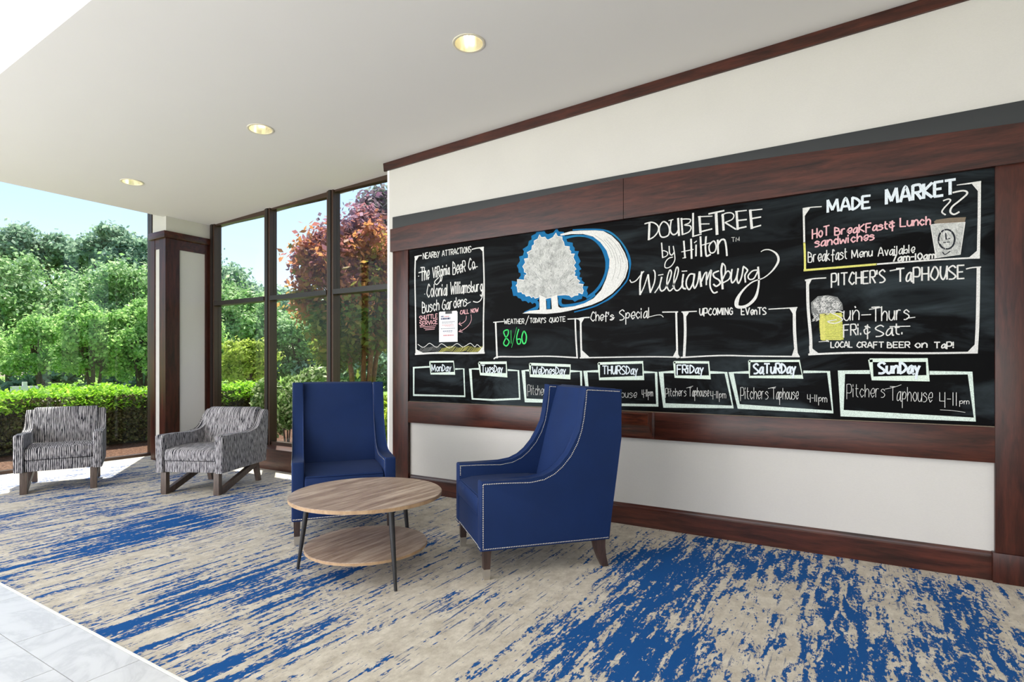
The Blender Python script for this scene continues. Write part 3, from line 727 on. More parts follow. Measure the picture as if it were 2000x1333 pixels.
# chalk on the slate. STROKES: part, colour, [(rounded, [x mm, z mm, width in 1/5 mm, ...])]; AREAS: part, colour, [(layer, [x mm, z mm, ...])]
STROKES = [
('chalk_border', 1, 'white', [
(1, [-3546,2239,75,-3553,2055,75,-3546,1719,75,-3538,1308,75]), (1, [-3549,1311,84,-3298,1319,82,-2955,1313,79,-2757,1314,77]), (1, [-2772,2242,70,-2760,1911,70,-2767,1602,70,-2767,1312,70]), (1, [-3555,2233,75,-3511,2239,50,-3471,2239,50]), (1, [-2893,2234,47,-2840,2239,47,-2765,2237,62]), ]),
('chalk_word', 2, 'white', [
(0, [-3452,2203,37,-3452,2259,37]), (0, [-3452,2259,37,-3426,2203,37]), (0, [-3426,2203,37,-3426,2259,37]), (0, [-3393,2258,37,-3418,2259,37]), (0, [-3418,2204,37,-3418,2259,37]), (0, [-3418,2204,37,-3393,2204,37]), (0, [-3418,2231,37,-3398,2231,37]), (1, [-3385,2204,37,-3370,2258,37,-3355,2205,37]), (0, [-3380,2222,37,-3360,2223,37]), (0, [-3347,2205,37,-3347,2258,37]), (1, [-3347,2258,37,-3327,2258,37,-3322,2240,37,-3327,2232,37,-3347,2232,37]), (0, [-3337,2232,37,-3322,2206,37]), (0, [-3314,2206,37,-3314,2257,37]), 
(1, [-3314,2257,37,-3299,2249,37,-3294,2240,37,-3299,2232,37,-3314,2232,37]), (1, [-3314,2232,37,-3294,2232,37,-3289,2224,37,-3294,2207,37,-3314,2206,37]), (0, [-3281,2257,37,-3266,2232,37]), (1, [-3256,2257,37,-3266,2232,37,-3276,2199,37]), ]),
('chalk_word', 3, 'white', [
(1, [-3225,2208,37,-3212,2257,36,-3198,2208,36]), (0, [-3221,2224,37,-3202,2224,36]), (0, [-3191,2257,36,-3163,2258,36]), (0, [-3177,2258,36,-3177,2208,36]), (0, [-3156,2258,36,-3129,2259,36]), (0, [-3142,2259,36,-3142,2209,36]), (0, [-3122,2209,36,-3122,2259,36]), (1, [-3122,2259,36,-3104,2259,36,-3099,2243,36,-3104,2234,36,-3122,2234,36]), (0, [-3113,2234,36,-3099,2209,36]), (1, [-3092,2209,36,-3078,2260,36,-3065,2209,36]), (0, [-3087,2226,36,-3070,2226,36]), (1, [-3036,2252,36,-3045,2261,36,-3053,2244,36,-3058,2226,36,-3053,2218,36,-3045,2210,36,-3036,2218,36]), 
(0, [-3029,2261,36,-3002,2262,36]), (0, [-3015,2262,36,-3015,2210,36]), (0, [-2995,2210,36,-2995,2262,36]), (1, [-2971,2263,36,-2979,2245,36,-2984,2227,36,-2979,2219,36,-2971,2210,36,-2962,2219,36,-2957,2237,36,-2962,2254,36,-2971,2263,36]), (0, [-2950,2210,36,-2950,2263,36]), (0, [-2950,2263,36,-2929,2211,35]), (0, [-2929,2211,35,-2929,2264,35]), (1, [-2900,2255,35,-2909,2264,35,-2922,2255,35,-2922,2246,35,-2913,2237,35,-2905,2229,35,-2900,2220,35,-2909,2211,35,-2922,2211,35]), ]),
('chalk_lettering', 3, 'white', [
(1, [-3506,2080,54,-3419,2089,54]), ]),
('chalk_word', 4, 'white', [
(0, [-3481,2126,50,-3445,2126,50]), (0, [-3463,2126,50,-3463,2000,50]), (0, [-3436,2126,50,-3436,2003,50]), (1, [-3436,2044,50,-3424,2086,50,-3413,2066,50,-3413,2006,50]), (1, [-3403,2047,50,-3380,2049,49,-3380,2088,49,-3392,2087,50,-3403,2047,50,-3397,2028,50,-3392,2009,50,-3380,2030,49]), ]),
('chalk_word', 5, 'white', [
(0, [-3338,2113,45,-3322,2016,45]), (0, [-3322,2016,45,-3306,2115,45]), (0, [-3297,2083,45,-3297,2019,45]), (0, [-3297,2115,45,-3297,2099,45]), (0, [-3283,2020,45,-3283,2116,45]), (1, [-3283,2116,45,-3262,2117,45,-3257,2086,45,-3262,2070,45,-3283,2068,45]), (0, [-3273,2069,45,-3257,2023,45]), (1, [-3227,2073,45,-3238,2088,45,-3248,2056,45,-3243,2041,45,-3238,2026,45,-3227,2042,45]), (1, [-3227,2089,45,-3227,2011,45,-3238,1979,45,-3248,1993,45]), (0, [-3219,2089,45,-3219,2028,45]), (0, [-3219,2120,45,-3219,2105,45]), (0, [-3205,2091,45,-3205,2029,45]), 
(1, [-3205,2060,45,-3195,2091,45,-3184,2077,44,-3184,2032,44]), (0, [-3176,2093,44,-3176,2033,44]), (0, [-3176,2123,44,-3176,2108,44]), (1, [-3142,2081,44,-3147,2095,44,-3157,2080,44,-3163,2049,44,-3157,2035,44,-3147,2051,44,-3142,2096,44]), (1, [-3142,2096,44,-3142,2037,44,-3137,2037,44]), ]),
('chalk_lettering', 5, 'white', [
(1, [-3251,2030,45,-3246,1989,45,-3288,1951,45,-3314,1978,45,-3267,2015,45]), ]),
('chalk_word', 6, 'white', [
(0, [-3102,2028,44,-3102,2145,44]), (1, [-3102,2145,44,-3083,2125,44,-3077,2106,44,-3083,2087,44,-3102,2087,44]), (1, [-3102,2087,44,-3077,2087,44,-3071,2069,44,-3077,2031,44,-3102,2028,44]), (1, [-3061,2070,44,-3037,2071,44,-3037,2106,44,-3049,2106,44,-3061,2070,44,-3055,2052,44,-3049,2034,44,-3037,2053,44]), (1, [-3027,2072,44,-3003,2073,44,-3003,2107,44,-3015,2107,44,-3027,2072,44,-3021,2055,44,-3015,2038,44,-3003,2056,44]), (0, [-2993,2040,44,-2993,2140,44]), (1, [-2993,2140,44,-2969,2139,43,-2963,2107,43,-2969,2091,43,-2993,2090,44]), (0, [-2981,2090,44,-2963,2044,43]), ]),
('chalk_word', 7, 'white', [
(1, [-2898,2139,43,-2910,2157,43,-2922,2122,43,-2928,2087,43,-2922,2070,43,-2910,2054,43,-2898,2072,43]), (1, [-2876,2123,43,-2888,2089,43,-2882,2073,43,-2876,2057,43,-2863,2074,43,-2863,2107,43,-2876,2123,43]), (0, [-2854,2059,43,-2854,2075,43]), ]),
('chalk_lettering', 7, 'white', [
(1, [-2878,2073,35,-2829,2075,35]), (0, [-3511,2047,42,-3502,2048,42]), ]),
('chalk_word', 8, 'white', [
(1, [-3370,1941,45,-3384,1962,45,-3398,1922,45,-3406,1881,45,-3398,1861,45,-3384,1841,45,-3370,1861,45]), (1, [-3345,1920,45,-3359,1881,45,-3352,1861,45,-3345,1842,45,-3331,1861,45,-3331,1900,45,-3345,1920,45]), (0, [-3320,1957,45,-3320,1842,45]), (1, [-3288,1917,45,-3302,1880,45,-3295,1862,45,-3288,1843,45,-3274,1862,45,-3274,1898,45,-3288,1917,45]), (0, [-3263,1916,45,-3263,1844,45]), (1, [-3263,1880,45,-3249,1915,45,-3236,1897,45,-3236,1845,45]), (0, [-3225,1914,45,-3225,1845,45]), (0, [-3225,1949,45,-3225,1931,45]), 
(1, [-3180,1895,44,-3186,1912,44,-3200,1896,45,-3207,1862,45,-3200,1846,45,-3186,1862,44,-3180,1912,44]), (1, [-3180,1912,44,-3180,1846,44,-3173,1846,44]), (0, [-3169,1944,44,-3169,1846,44]), ]),
('chalk_word', 9, 'white', [
(0, [-3128,1962,44,-3116,1849,44]), (0, [-3116,1849,44,-3103,1924,44]), (0, [-3103,1924,44,-3091,1850,44]), (0, [-3091,1850,44,-3079,1959,44]), (0, [-3070,1923,44,-3070,1850,44]), (0, [-3070,1959,44,-3070,1941,44]), (0, [-3054,1958,44,-3054,1851,44]), (0, [-3039,1958,44,-3039,1851,44]), (0, [-3023,1922,44,-3023,1851,44]), (0, [-3023,1957,44,-3023,1939,44]), (1, [-2984,1904,44,-2990,1921,44,-3002,1904,44,-3008,1869,44,-3002,1852,44,-2990,1869,44,-2984,1921,44]), (1, [-2984,1921,44,-2984,1852,44,-2978,1852,44]), (0, [-2975,1921,44,-2975,1853,44]), 
(1, [-2975,1887,44,-2969,1921,43,-2957,1903,43,-2957,1853,43]), (1, [-2957,1887,43,-2951,1920,43,-2940,1903,43,-2940,1853,43]), (1, [-2907,1903,43,-2919,1919,43,-2930,1903,43,-2913,1887,43,-2907,1870,43,-2919,1854,43,-2930,1854,43]), (0, [-2898,1951,43,-2898,1854,43]), (1, [-2898,1870,43,-2880,1855,43,-2875,1887,43,-2880,1903,43,-2898,1887,43]), (1, [-2865,1918,43,-2865,1871,43,-2854,1855,43,-2842,1887,43,-2842,1918,43]), (0, [-2842,1918,43,-2842,1856,43]), (0, [-2833,1918,43,-2833,1856,43]), (1, [-2833,1887,43,-2828,1917,43,-2816,1917,43]), 
(1, [-2779,1902,43,-2790,1917,43,-2801,1887,43,-2796,1872,43,-2790,1857,43,-2779,1872,43]), (1, [-2779,1916,43,-2779,1842,43,-2790,1812,43,-2801,1826,43]), ]),
('chalk_lettering', 9, 'white', [
(1, [-2778,1920,43,-2774,1835,43,-2793,1782,43,-2831,1761,43,-2876,1771,43]), (0, [-3436,1873,37,-3429,1874,37]), ]),
('chalk_word', 10, 'white', [
(0, [-3462,1697,46,-3462,1801,46]), (1, [-3462,1801,46,-3440,1785,46,-3433,1768,46,-3440,1750,46,-3462,1749,46]), (1, [-3462,1749,46,-3433,1751,46,-3425,1734,46,-3433,1699,46,-3462,1697,46]), (1, [-3413,1769,45,-3413,1718,45,-3398,1702,45,-3384,1737,45,-3384,1771,45]), (0, [-3384,1771,45,-3384,1704,45]), (1, [-3343,1757,45,-3357,1773,45,-3372,1755,45,-3350,1740,45,-3343,1724,45,-3357,1706,45,-3372,1705,45]), (1, [-3302,1760,45,-3316,1776,45,-3331,1742,45,-3324,1726,45,-3316,1710,45,-3302,1727,45]), (0, [-3290,1811,45,-3290,1712,45]), 
(1, [-3290,1745,45,-3276,1779,45,-3262,1763,45,-3262,1715,45]), ]),
('chalk_word', 11, 'white', [
(1, [-3188,1792,44,-3203,1806,45,-3218,1774,45,-3225,1742,45,-3218,1727,45,-3203,1713,45,-3188,1730,44]), (0, [-3188,1730,44,-3188,1761,44]), (0, [-3188,1761,44,-3203,1760,45]), (1, [-3147,1765,44,-3154,1780,44,-3169,1763,44,-3176,1731,44,-3169,1716,44,-3154,1733,44,-3147,1780,44]), (1, [-3147,1780,44,-3147,1718,44,-3140,1719,44]), (0, [-3135,1781,44,-3135,1720,44]), (1, [-3135,1750,44,-3128,1782,44,-3113,1783,44]), (1, [-3065,1772,44,-3080,1786,44,-3094,1754,44,-3087,1739,44,-3080,1725,44,-3065,1742,44]), (0, [-3065,1818,44,-3065,1726,44]), 
(1, [-3054,1758,44,-3025,1761,44,-3025,1791,44,-3040,1790,44,-3054,1758,44,-3047,1743,44,-3040,1729,44,-3025,1745,44]), (0, [-3014,1792,44,-3014,1731,44]), (1, [-3014,1762,44,-3000,1793,44,-2985,1779,44,-2985,1734,44]), (1, [-2946,1783,43,-2960,1797,43,-2974,1780,44,-2953,1767,43,-2946,1753,43,-2960,1736,43,-2974,1735,44]), ]),
('chalk_lettering', 11, 'white', [
(1, [-2951,1752,36,-2905,1768,35]), ]),
('pink_word', 12, 'pink', [
(1, [-3471,1664,33,-3481,1670,33,-3495,1662,33,-3495,1656,33,-3485,1650,33,-3476,1643,33,-3471,1637,33,-3481,1630,33,-3495,1629,33]), (0, [-3464,1631,33,-3464,1671,33]), (0, [-3440,1632,33,-3440,1672,33]), (0, [-3464,1651,33,-3440,1652,33]), (1, [-3433,1673,33,-3433,1646,33,-3423,1633,33,-3414,1647,33,-3410,1674,33]), (0, [-3410,1674,33,-3410,1634,33]), (0, [-3402,1674,33,-3374,1676,33]), (0, [-3388,1675,33,-3388,1635,33]), (0, [-3367,1676,33,-3339,1678,33]), (0, [-3353,1677,33,-3353,1638,33]), (0, [-3332,1678,33,-3332,1639,33]), (0, [-3332,1639,33,-3309,1640,33]), 
(0, [-3279,1681,33,-3302,1680,33]), (0, [-3302,1641,33,-3302,1680,33]), (0, [-3302,1641,33,-3279,1642,33]), (0, [-3302,1660,33,-3284,1661,33]), ]),
('pink_word', 13, 'pink', [
(1, [-3466,1611,33,-3476,1617,33,-3492,1610,33,-3492,1604,33,-3481,1598,33,-3471,1592,33,-3466,1586,33,-3476,1579,33,-3492,1578,33]), (0, [-3432,1619,33,-3458,1618,33]), (0, [-3458,1580,33,-3458,1618,33]), (0, [-3458,1580,33,-3432,1581,33]), (0, [-3458,1599,33,-3437,1600,33]), (0, [-3424,1582,33,-3424,1620,33]), (1, [-3424,1620,33,-3404,1621,33,-3399,1608,33,-3404,1602,33,-3424,1601,33]), (0, [-3414,1601,33,-3399,1583,33]), (0, [-3390,1621,33,-3375,1584,33]), (0, [-3375,1584,33,-3360,1623,33]), (0, [-3352,1585,33,-3352,1623,33]), 
(1, [-3314,1619,33,-3324,1624,33,-3334,1611,33,-3339,1599,33,-3334,1593,33,-3324,1587,33,-3314,1594,33]), (0, [-3281,1627,33,-3306,1625,33]), (0, [-3306,1588,33,-3306,1625,33]), (0, [-3306,1588,33,-3281,1589,33]), (0, [-3306,1607,33,-3286,1608,33]), ]),
('pink_lettering', 13, 'pink', [
(0, [-3489,1565,25,-3298,1571,25]), (0, [-3443,1551,25,-3308,1556,25]), (0, [-3425,1537,25,-3314,1541,25]), ]),
('pink_word', 14, 'pink', [
(1, [-3001,1694,32,-3008,1699,32,-3015,1687,32,-3019,1674,32,-3015,1669,32,-3008,1663,32,-3001,1669,32]), (1, [-2995,1664,32,-2984,1701,32,-2973,1665,32]), (0, [-2991,1676,32,-2976,1677,32]), (0, [-2967,1702,32,-2967,1665,32]), (0, [-2967,1665,32,-2948,1666,32]), (0, [-2943,1703,32,-2943,1667,32]), (0, [-2943,1667,32,-2924,1668,31]), ]),
('pink_word', 15, 'pink', [
(0, [-2900,1669,31,-2900,1705,31]), (0, [-2900,1705,31,-2882,1671,31]), (0, [-2882,1671,31,-2882,1707,31]), (1, [-2866,1708,31,-2873,1696,31,-2877,1683,31,-2873,1678,31,-2866,1672,31,-2859,1679,31,-2855,1691,31,-2859,1703,31,-2866,1708,31]), (0, [-2849,1710,31,-2842,1674,31]), (0, [-2842,1674,31,-2835,1699,31]), (0, [-2835,1699,31,-2828,1676,31]), (0, [-2828,1676,31,-2821,1712,31]), ]),
('pink_lettering', 15, 'pink', [
(1, [-2951,1646,24,-2957,1610,24,-2994,1584,24,-3034,1578,24]), (0, [-3019,1595,24,-3034,1578,24,-3002,1560,24]), (1, [-2900,1655,24,-2897,1608,24,-2926,1562,24,-2985,1524,24,-3036,1510,24]), (0, [-3014,1527,24,-3036,1510,24,-2993,1502,24]), ]),
('chalk_waves', 16, 'white', [
(1, [-3517,1404,29,-3457,1374,29,-3419,1386,29,-3372,1410,29,-3308,1376,29,-3277,1375,29,-3231,1403,28,-3154,1365,28,-3114,1372,28,-3054,1401,28,-2994,1370,28,-2955,1381,28,-2907,1400,28,-2859,1368,27,-2835,1387,27,-2788,1355,27]), ]),
('chalk_waves', 16, 'grey', [
(1, [-3463,1381,17,-3487,1356,17,-3509,1335,17]), (1, [-3447,1377,17,-3471,1353,17,-3492,1332,17]), (1, [-3431,1372,17,-3454,1348,17,-3476,1331,17]), (1, [-3415,1372,17,-3438,1348,17,-3460,1331,17]), (1, [-3398,1373,17,-3422,1349,17,-3443,1331,17]), (1, [-3382,1373,16,-3406,1349,17,-3427,1330,17]), (1, [-3366,1373,16,-3389,1349,17,-3411,1330,17]), (1, [-3350,1378,16,-3373,1354,16,-3394,1333,17]), (1, [-3334,1381,16,-3357,1357,16,-3378,1336,16]), (1, [-3318,1386,16,-3341,1362,16,-3362,1341,16]), (1, [-3302,1384,16,-3325,1360,16,-3346,1339,16]), (1, [-3286,1383,16,-3309,1359,16,-3330,1338,16]), 
(1, [-3271,1380,16,-3293,1356,16,-3314,1335,16]), (1, [-3255,1376,16,-3278,1352,16,-3298,1331,16]), (1, [-3239,1372,16,-3262,1348,16,-3283,1329,16]), ]),
('chalk_waves', 16, 'yellow', [
(1, [-3223,1364,16,-3246,1340,16,-3267,1328,16]), (1, [-3208,1364,16,-3230,1340,16,-3251,1328,16]), (1, [-3192,1366,16,-3215,1342,16,-3235,1328,16]), (1, [-3177,1369,16,-3199,1345,16,-3220,1328,16]), (1, [-3161,1376,16,-3184,1353,16,-3204,1332,16]), (1, [-3146,1379,16,-3168,1355,16,-3189,1335,16]), (1, [-3131,1380,16,-3153,1356,16,-3173,1335,16]), (1, [-3115,1380,16,-3137,1356,16,-3158,1335,16]), (1, [-3100,1377,16,-3122,1354,16,-3142,1333,16]), (1, [-3085,1374,16,-3107,1351,16,-3127,1330,16]), (1, [-3070,1375,16,-3092,1352,16,-3112,1331,16]), (1, [-3054,1368,16,-3076,1344,16,-3096,1326,16]), 
(1, [-3039,1364,16,-3061,1341,16,-3081,1326,16]), (1, [-3024,1363,16,-3046,1340,16,-3066,1326,16]), (1, [-3009,1366,16,-3031,1342,16,-3051,1326,16]), (1, [-2994,1366,16,-3016,1342,16,-3036,1325,16]), (1, [-2980,1372,16,-3001,1348,16,-3021,1328,16]), (1, [-2965,1370,16,-2986,1346,16,-3006,1326,16]), (1, [-2950,1373,16,-2971,1350,16,-2991,1330,16]), (1, [-2935,1377,16,-2957,1354,16,-2976,1334,16]), (1, [-2920,1378,16,-2942,1355,16,-2961,1335,16]), (1, [-2906,1373,16,-2927,1349,16,-2946,1329,16]), (1, [-2891,1371,16,-2912,1348,16,-2932,1328,16]), (1, [-2877,1365,16,-2898,1342,16,-2917,1324,16]), 
(1, [-2862,1362,16,-2883,1338,16,-2902,1324,16]), (1, [-2848,1361,16,-2869,1338,16,-2888,1323,16]), (1, [-2833,1361,16,-2854,1338,16,-2873,1323,16]), (1, [-2819,1361,16,-2840,1338,16,-2859,1323,16]), (1, [-2804,1364,16,-2825,1341,16,-2844,1323,16]), (1, [-2790,1369,16,-2811,1346,16,-2830,1326,16]), (1, [-2776,1372,15,-2797,1349,16,-2815,1329,16]), ]),
('chalk_halo', 18, 'blue', [
(1, [-2448,1818,146,-2347,1759,145,-2241,1730,143,-2232,1684,143,-2274,1666,144,-2354,1647,58]), ]),
('chalk_halo', 19, 'blue', [
(0, [-2125,1746,169,-2125,1672,169]), ]),
('chalk_halo', 20, 'blue', [
(1, [-1908,2283,55,-1777,2271,54,-1650,2249,64,-1577,2212,74,-1510,2146,53,-1461,2065,78,-1438,1989,94,-1438,1927,52,-1458,1850,52,-1510,1789,53,-1582,1728,79,-1662,1687,53,-1748,1657,54,-1896,1628,44]), ]),
('chalk_halo', 21, 'blue', [
(1, [-1991,2227,139,-1896,2233,82,-1807,2222,82,-1725,2187,113,-1662,2123,147,-1626,2050,173,-1616,1985,160,-1630,1912,112,-1667,1835,112,-1719,1777,113,-1789,1736,92]), ]),
('chalk_halo', 22, 'blue', [
(1, [-2019,1756,167,-2022,1711,140,-1994,1685,111,-1896,1687,110,-1801,1706,92,-1719,1753,81]), ]),
('chalk_halo_glow', 22, 'teal', [
(1, [-2394,2001,29,-2401,2060,29,-2374,2104,29,-2354,2148,29,-2307,2218,29,-2254,2269,29]), (1, [-1982,2225,33,-1896,2232,33,-1813,2219,33]), (1, [-1616,2235,32,-1538,2178,32,-1472,2092,31]), ]),
('chalk_tree', 23, 'white', [

(0, [-2210,2282,26,-2193,2257,26,-2157,2256,26,-2144,2236,25,-2129,2229,25,-2087,2244,25,-2058,2277,25,-2043,2247,25,-2003,2239,25,-2001,2214,25,-1989,2196,25,-1980,2161,25,-1937,2153,25,-1939,2129,25,-1925,2114,25,-1928,2092,25,-1893,2090,25,-1905,2062,25,-1883,2019,25,-1902,1999,25,-1878,1966,25,-1898,1957,25,-1887,1940,25,-1896,1916,25,-1872,1908,25,-1875,1892,25,-1847,1869,25,-1863,1850,25,-1816,1841,25,-1827,1817,25,-1816,1792,25,-1826,1768,25,-1860,1781,25,-1863,1762,25,-1893,1759,25,-1920,1747,25,-1939,1764,25,-1975,1770,25,-2043,1771,25,-2106,1756,25,-2151,1750,25,-2212,1779,26,-2219,1766,26,-2251,1759,26,-2268,1777,26,-2284,1767,26,-2304,1785,26,-2337,1782,26,-2347,1800,26,-2374,1807,26,-2381,1822,26,-2416,1822,26,-2425,1869,26,-2435,1876,26,-2421,1895,26,-2422,1930,26,-2391,1925,26,-2354,1919,26,-2354,1945,26,-2334,1964,26,-2334,1978,26,-2354,1986,26,-2355,2009,26,-2370,2034,26,-2344,2063,26,-2354,2096,26,-2317,2098,26,-2314,2126,26,-2327,2145,26,-2284,2164,26,-2279,2198,26,-2258,2207,26,-2261,2236,26,-2225,2249,26,-2210,2282,26]), ]),
('chalk_tree_shading', 23, 'grey', [
(0, [-2251,1970,13,-2260,1981,13]), (0, [-2198,2178,11,-2204,2204,11]), (0, [-2081,1791,21,-2055,1799,21]), (0, [-2220,1924,21,-2228,1934,21]), (0, [-1988,1934,12,-1976,1949,12]), (0, [-2136,2194,10,-2138,2221,10]), (0, [-2297,2004,15,-2311,2021,15]), (0, [-2008,1952,19,-1997,1971,19]), (0, [-2100,1819,20,-2099,1830,20]), (0, [-2293,2026,10,-2309,2046,10]), (0, [-2018,2062,22,-2014,2074,22]), (0, [-2136,1999,8,-2139,2023,8]), (0, [-2040,1922,13,-2034,1935,13]), (0, [-2059,2120,16,-2056,2143,16]), (0, [-1951,2016,11,-1944,2026,11]), (0, [-2056,2065,12,-2054,2076,12]), 
(0, [-2080,1930,9,-2078,1943,9]), (0, [-2080,1861,12,-2073,1881,12]), (0, [-2290,1859,20,-2304,1865,20]), (0, [-1999,2077,12,-1995,2088,12]), (0, [-1969,1834,19,-1944,1843,19]), (0, [-2052,2180,9,-2049,2200,9]), (0, [-2270,1911,17,-2281,1920,17]), (0, [-2318,1976,20,-2328,1985,20]), (0, [-2014,1905,11,-2005,1916,11]), (0, [-2104,1927,14,-2104,1940,14]), (0, [-2125,2131,21,-2126,2151,21]), (0, [-2106,1982,9,-2106,2006,9]), (0, [-2244,2138,20,-2249,2151,20]), (0, [-2057,1993,14,-2054,2009,14]), (0, [-2212,1919,11,-2220,1928,11]), (0, [-2204,2018,22,-2214,2041,22]), 
(0, [-2075,1833,18,-2066,1846,18]), (0, [-2124,1987,9,-2126,2013,9]), (0, [-2040,1962,16,-2036,1974,16]), (0, [-2191,1997,22,-2200,2019,22]), (0, [-2101,2065,18,-2101,2078,18]), (0, [-2029,1983,19,-2024,1995,19]), (0, [-2082,2158,13,-2081,2170,13]), (0, [-2175,2117,22,-2180,2143,22]), (0, [-2309,1932,22,-2321,1941,22]), (0, [-2061,1994,19,-2058,2010,19]), (0, [-1921,1938,17,-1905,1951,17]), (0, [-2296,1893,13,-2315,1904,13]), (0, [-2294,1849,15,-2314,1855,15]), (0, [-2017,2103,17,-2010,2130,17]), (0, [-2353,1958,12,-2364,1966,12]), (0, [-2136,2087,11,-2138,2103,11]), 
(0, [-2247,1872,17,-2263,1881,17]), (0, [-1917,1936,11,-1906,1945,11]), (0, [-2240,1952,10,-2257,1973,10]), (0, [-2242,1924,17,-2252,1935,17]), (0, [-2245,1864,19,-2271,1879,19]), (0, [-2113,2028,14,-2114,2044,14]), (0, [-2122,2031,14,-2123,2043,14]), (0, [-1969,1958,22,-1959,1971,22]), (0, [-2101,1962,16,-2101,1978,16]), (0, [-2125,1994,14,-2127,2012,14]), (0, [-2027,1789,10,-2006,1790,10]), (0, [-2144,2187,22,-2146,2207,22]), (0, [-1961,1919,9,-1944,1935,9]), (0, [-2108,2064,16,-2108,2075,16]), (0, [-2274,1946,13,-2294,1965,13]), (0, [-2027,1819,13,-2012,1826,13]), 
(0, [-1934,1877,21,-1910,1890,21]), (0, [-2237,1980,20,-2246,1993,20]), (0, [-2151,1981,17,-2154,1995,17]), (0, [-1934,1880,8,-1911,1893,8]), (0, [-2198,1969,21,-2209,1993,22]), (0, [-1947,1866,17,-1924,1877,17]), (0, [-2122,1902,15,-2125,1925,15]), (0, [-2259,2031,15,-2272,2053,15]), (0, [-2163,1962,19,-2168,1976,19]), (0, [-2106,1966,15,-2106,1987,15]), (0, [-2087,2047,13,-2086,2063,13]), (0, [-2066,2005,16,-2063,2016,16]), (0, [-2086,2043,20,-2085,2057,20]), (0, [-2077,1937,15,-2074,1955,15]), (0, [-2120,2141,11,-2121,2166,11]), (0, [-2204,2155,11,-2210,2179,11]), 
(0, [-2102,2169,20,-2102,2192,20]), (0, [-2126,2026,13,-2128,2049,13]), (0, [-2099,1934,15,-2098,1948,15]), (0, [-2078,2137,10,-2077,2152,10]), (0, [-1928,1926,18,-1908,1941,18]), (0, [-2240,2145,18,-2245,2157,18]), (0, [-2185,2025,15,-2189,2038,15]), (0, [-2121,2105,10,-2122,2126,10]), (0, [-2094,2027,10,-2093,2041,10]), (0, [-2241,2009,21,-2248,2021,21]), (0, [-2037,2071,19,-2031,2096,19]), (0, [-2231,1947,15,-2246,1967,15]), (0, [-1972,1903,18,-1960,1914,18]), (0, [-2020,2077,14,-2017,2087,14]), (0, [-2096,1991,22,-2096,2005,22]), (0, [-1918,1974,13,-1903,1989,13]), 
(0, [-2315,1985,22,-2337,2007,22]), (0, [-2110,1827,22,-2112,1843,22]), (0, [-2232,1834,20,-2245,1838,20]), (0, [-1911,1893,19,-1896,1902,19]), (0, [-1988,2132,13,-1984,2145,13]), (0, [-2115,2023,18,-2115,2039,18]), (0, [-2121,1993,13,-2122,2005,13]), (0, [-2282,2087,18,-2296,2111,18]), (0, [-1961,1862,10,-1951,1867,10]), (0, [-2136,2084,15,-2137,2097,15]), (0, [-2140,1980,10,-2142,1992,10]), (0, [-1970,1848,9,-1948,1858,9]), (0, [-2107,1789,21,-2109,1814,21]), (0, [-1977,1911,11,-1963,1926,11]), (0, [-1912,1850,20,-1897,1856,20]), (0, [-2178,1821,16,-2190,1828,16]), 
(0, [-2298,2017,12,-2307,2028,12]), (0, [-2115,2188,19,-2116,2207,19]), (0, [-2193,1838,9,-2206,1846,9]), (0, [-2004,1865,10,-1985,1880,10]), (1, [-1719,2216,13,-1655,2165,13,-1602,2097,13,-1575,2024,13]), (1, [-1641,2172,13,-1586,2104,13,-1556,2030,13,-1548,1973,13,-1557,1914,13,-1580,1855,13]), (1, [-1627,2178,13,-1571,2111,13,-1538,2036,13,-1526,1977,13]), (1, [-1523,2041,13,-1508,1980,13,-1513,1924,13,-1535,1860,13]), (1, [-1605,2189,13,-1546,2122,13,-1508,2046,13,-1489,1984,13]), (1, [-1531,2129,13,-1489,2052,13,-1467,1988,13,-1467,1935,13,-1488,1865,13,-1532,1805,13]), ]),
('chalk_tree_shading', 23, 'white', [
(0, [-2298,1965,19,-2311,1978,19]), (0, [-2128,2066,11,-2130,2093,11]), (0, [-2111,1927,9,-2111,1946,9]), (0, [-2112,1975,21,-2112,1987,21]), (0, [-2270,1896,11,-2281,1904,11]), (0, [-2131,2150,22,-2132,2161,22]), (0, [-2152,1842,20,-2160,1851,20]), (0, [-1945,1903,15,-1935,1910,15]), (0, [-2231,1985,13,-2247,2011,13]), (0, [-2009,1889,19,-2000,1898,19]), (0, [-2113,1971,17,-2113,1984,17]), (0, [-2170,2007,22,-2175,2027,22]), (0, [-1986,2075,17,-1979,2093,17]), (0, [-2104,1919,15,-2103,1931,15]), (0, [-2308,1994,9,-2317,2003,9]), (0, [-2110,1846,17,-2110,1863,17]), 
(0, [-2092,2007,9,-2091,2028,9]), (0, [-2096,1946,16,-2095,1962,16]), (0, [-2119,1820,20,-2129,1846,20]), (0, [-2016,1944,21,-2004,1966,21]), (0, [-2193,1849,15,-2216,1867,15]), (0, [-2011,1927,15,-2001,1942,15]), (0, [-1912,1858,19,-1885,1868,19]), (0, [-2206,1951,16,-2219,1973,16]), (0, [-2081,2111,21,-2079,2136,21]), (0, [-1961,1956,21,-1945,1975,21]), (0, [-2113,2091,15,-2113,2103,15]), (0, [-2008,1945,11,-2000,1959,11]), (0, [-2117,2055,11,-2118,2073,11]), (0, [-2151,2136,21,-2153,2147,21]), (0, [-2028,1996,13,-2022,2014,13]), (0, [-2223,1840,9,-2240,1848,9]), 
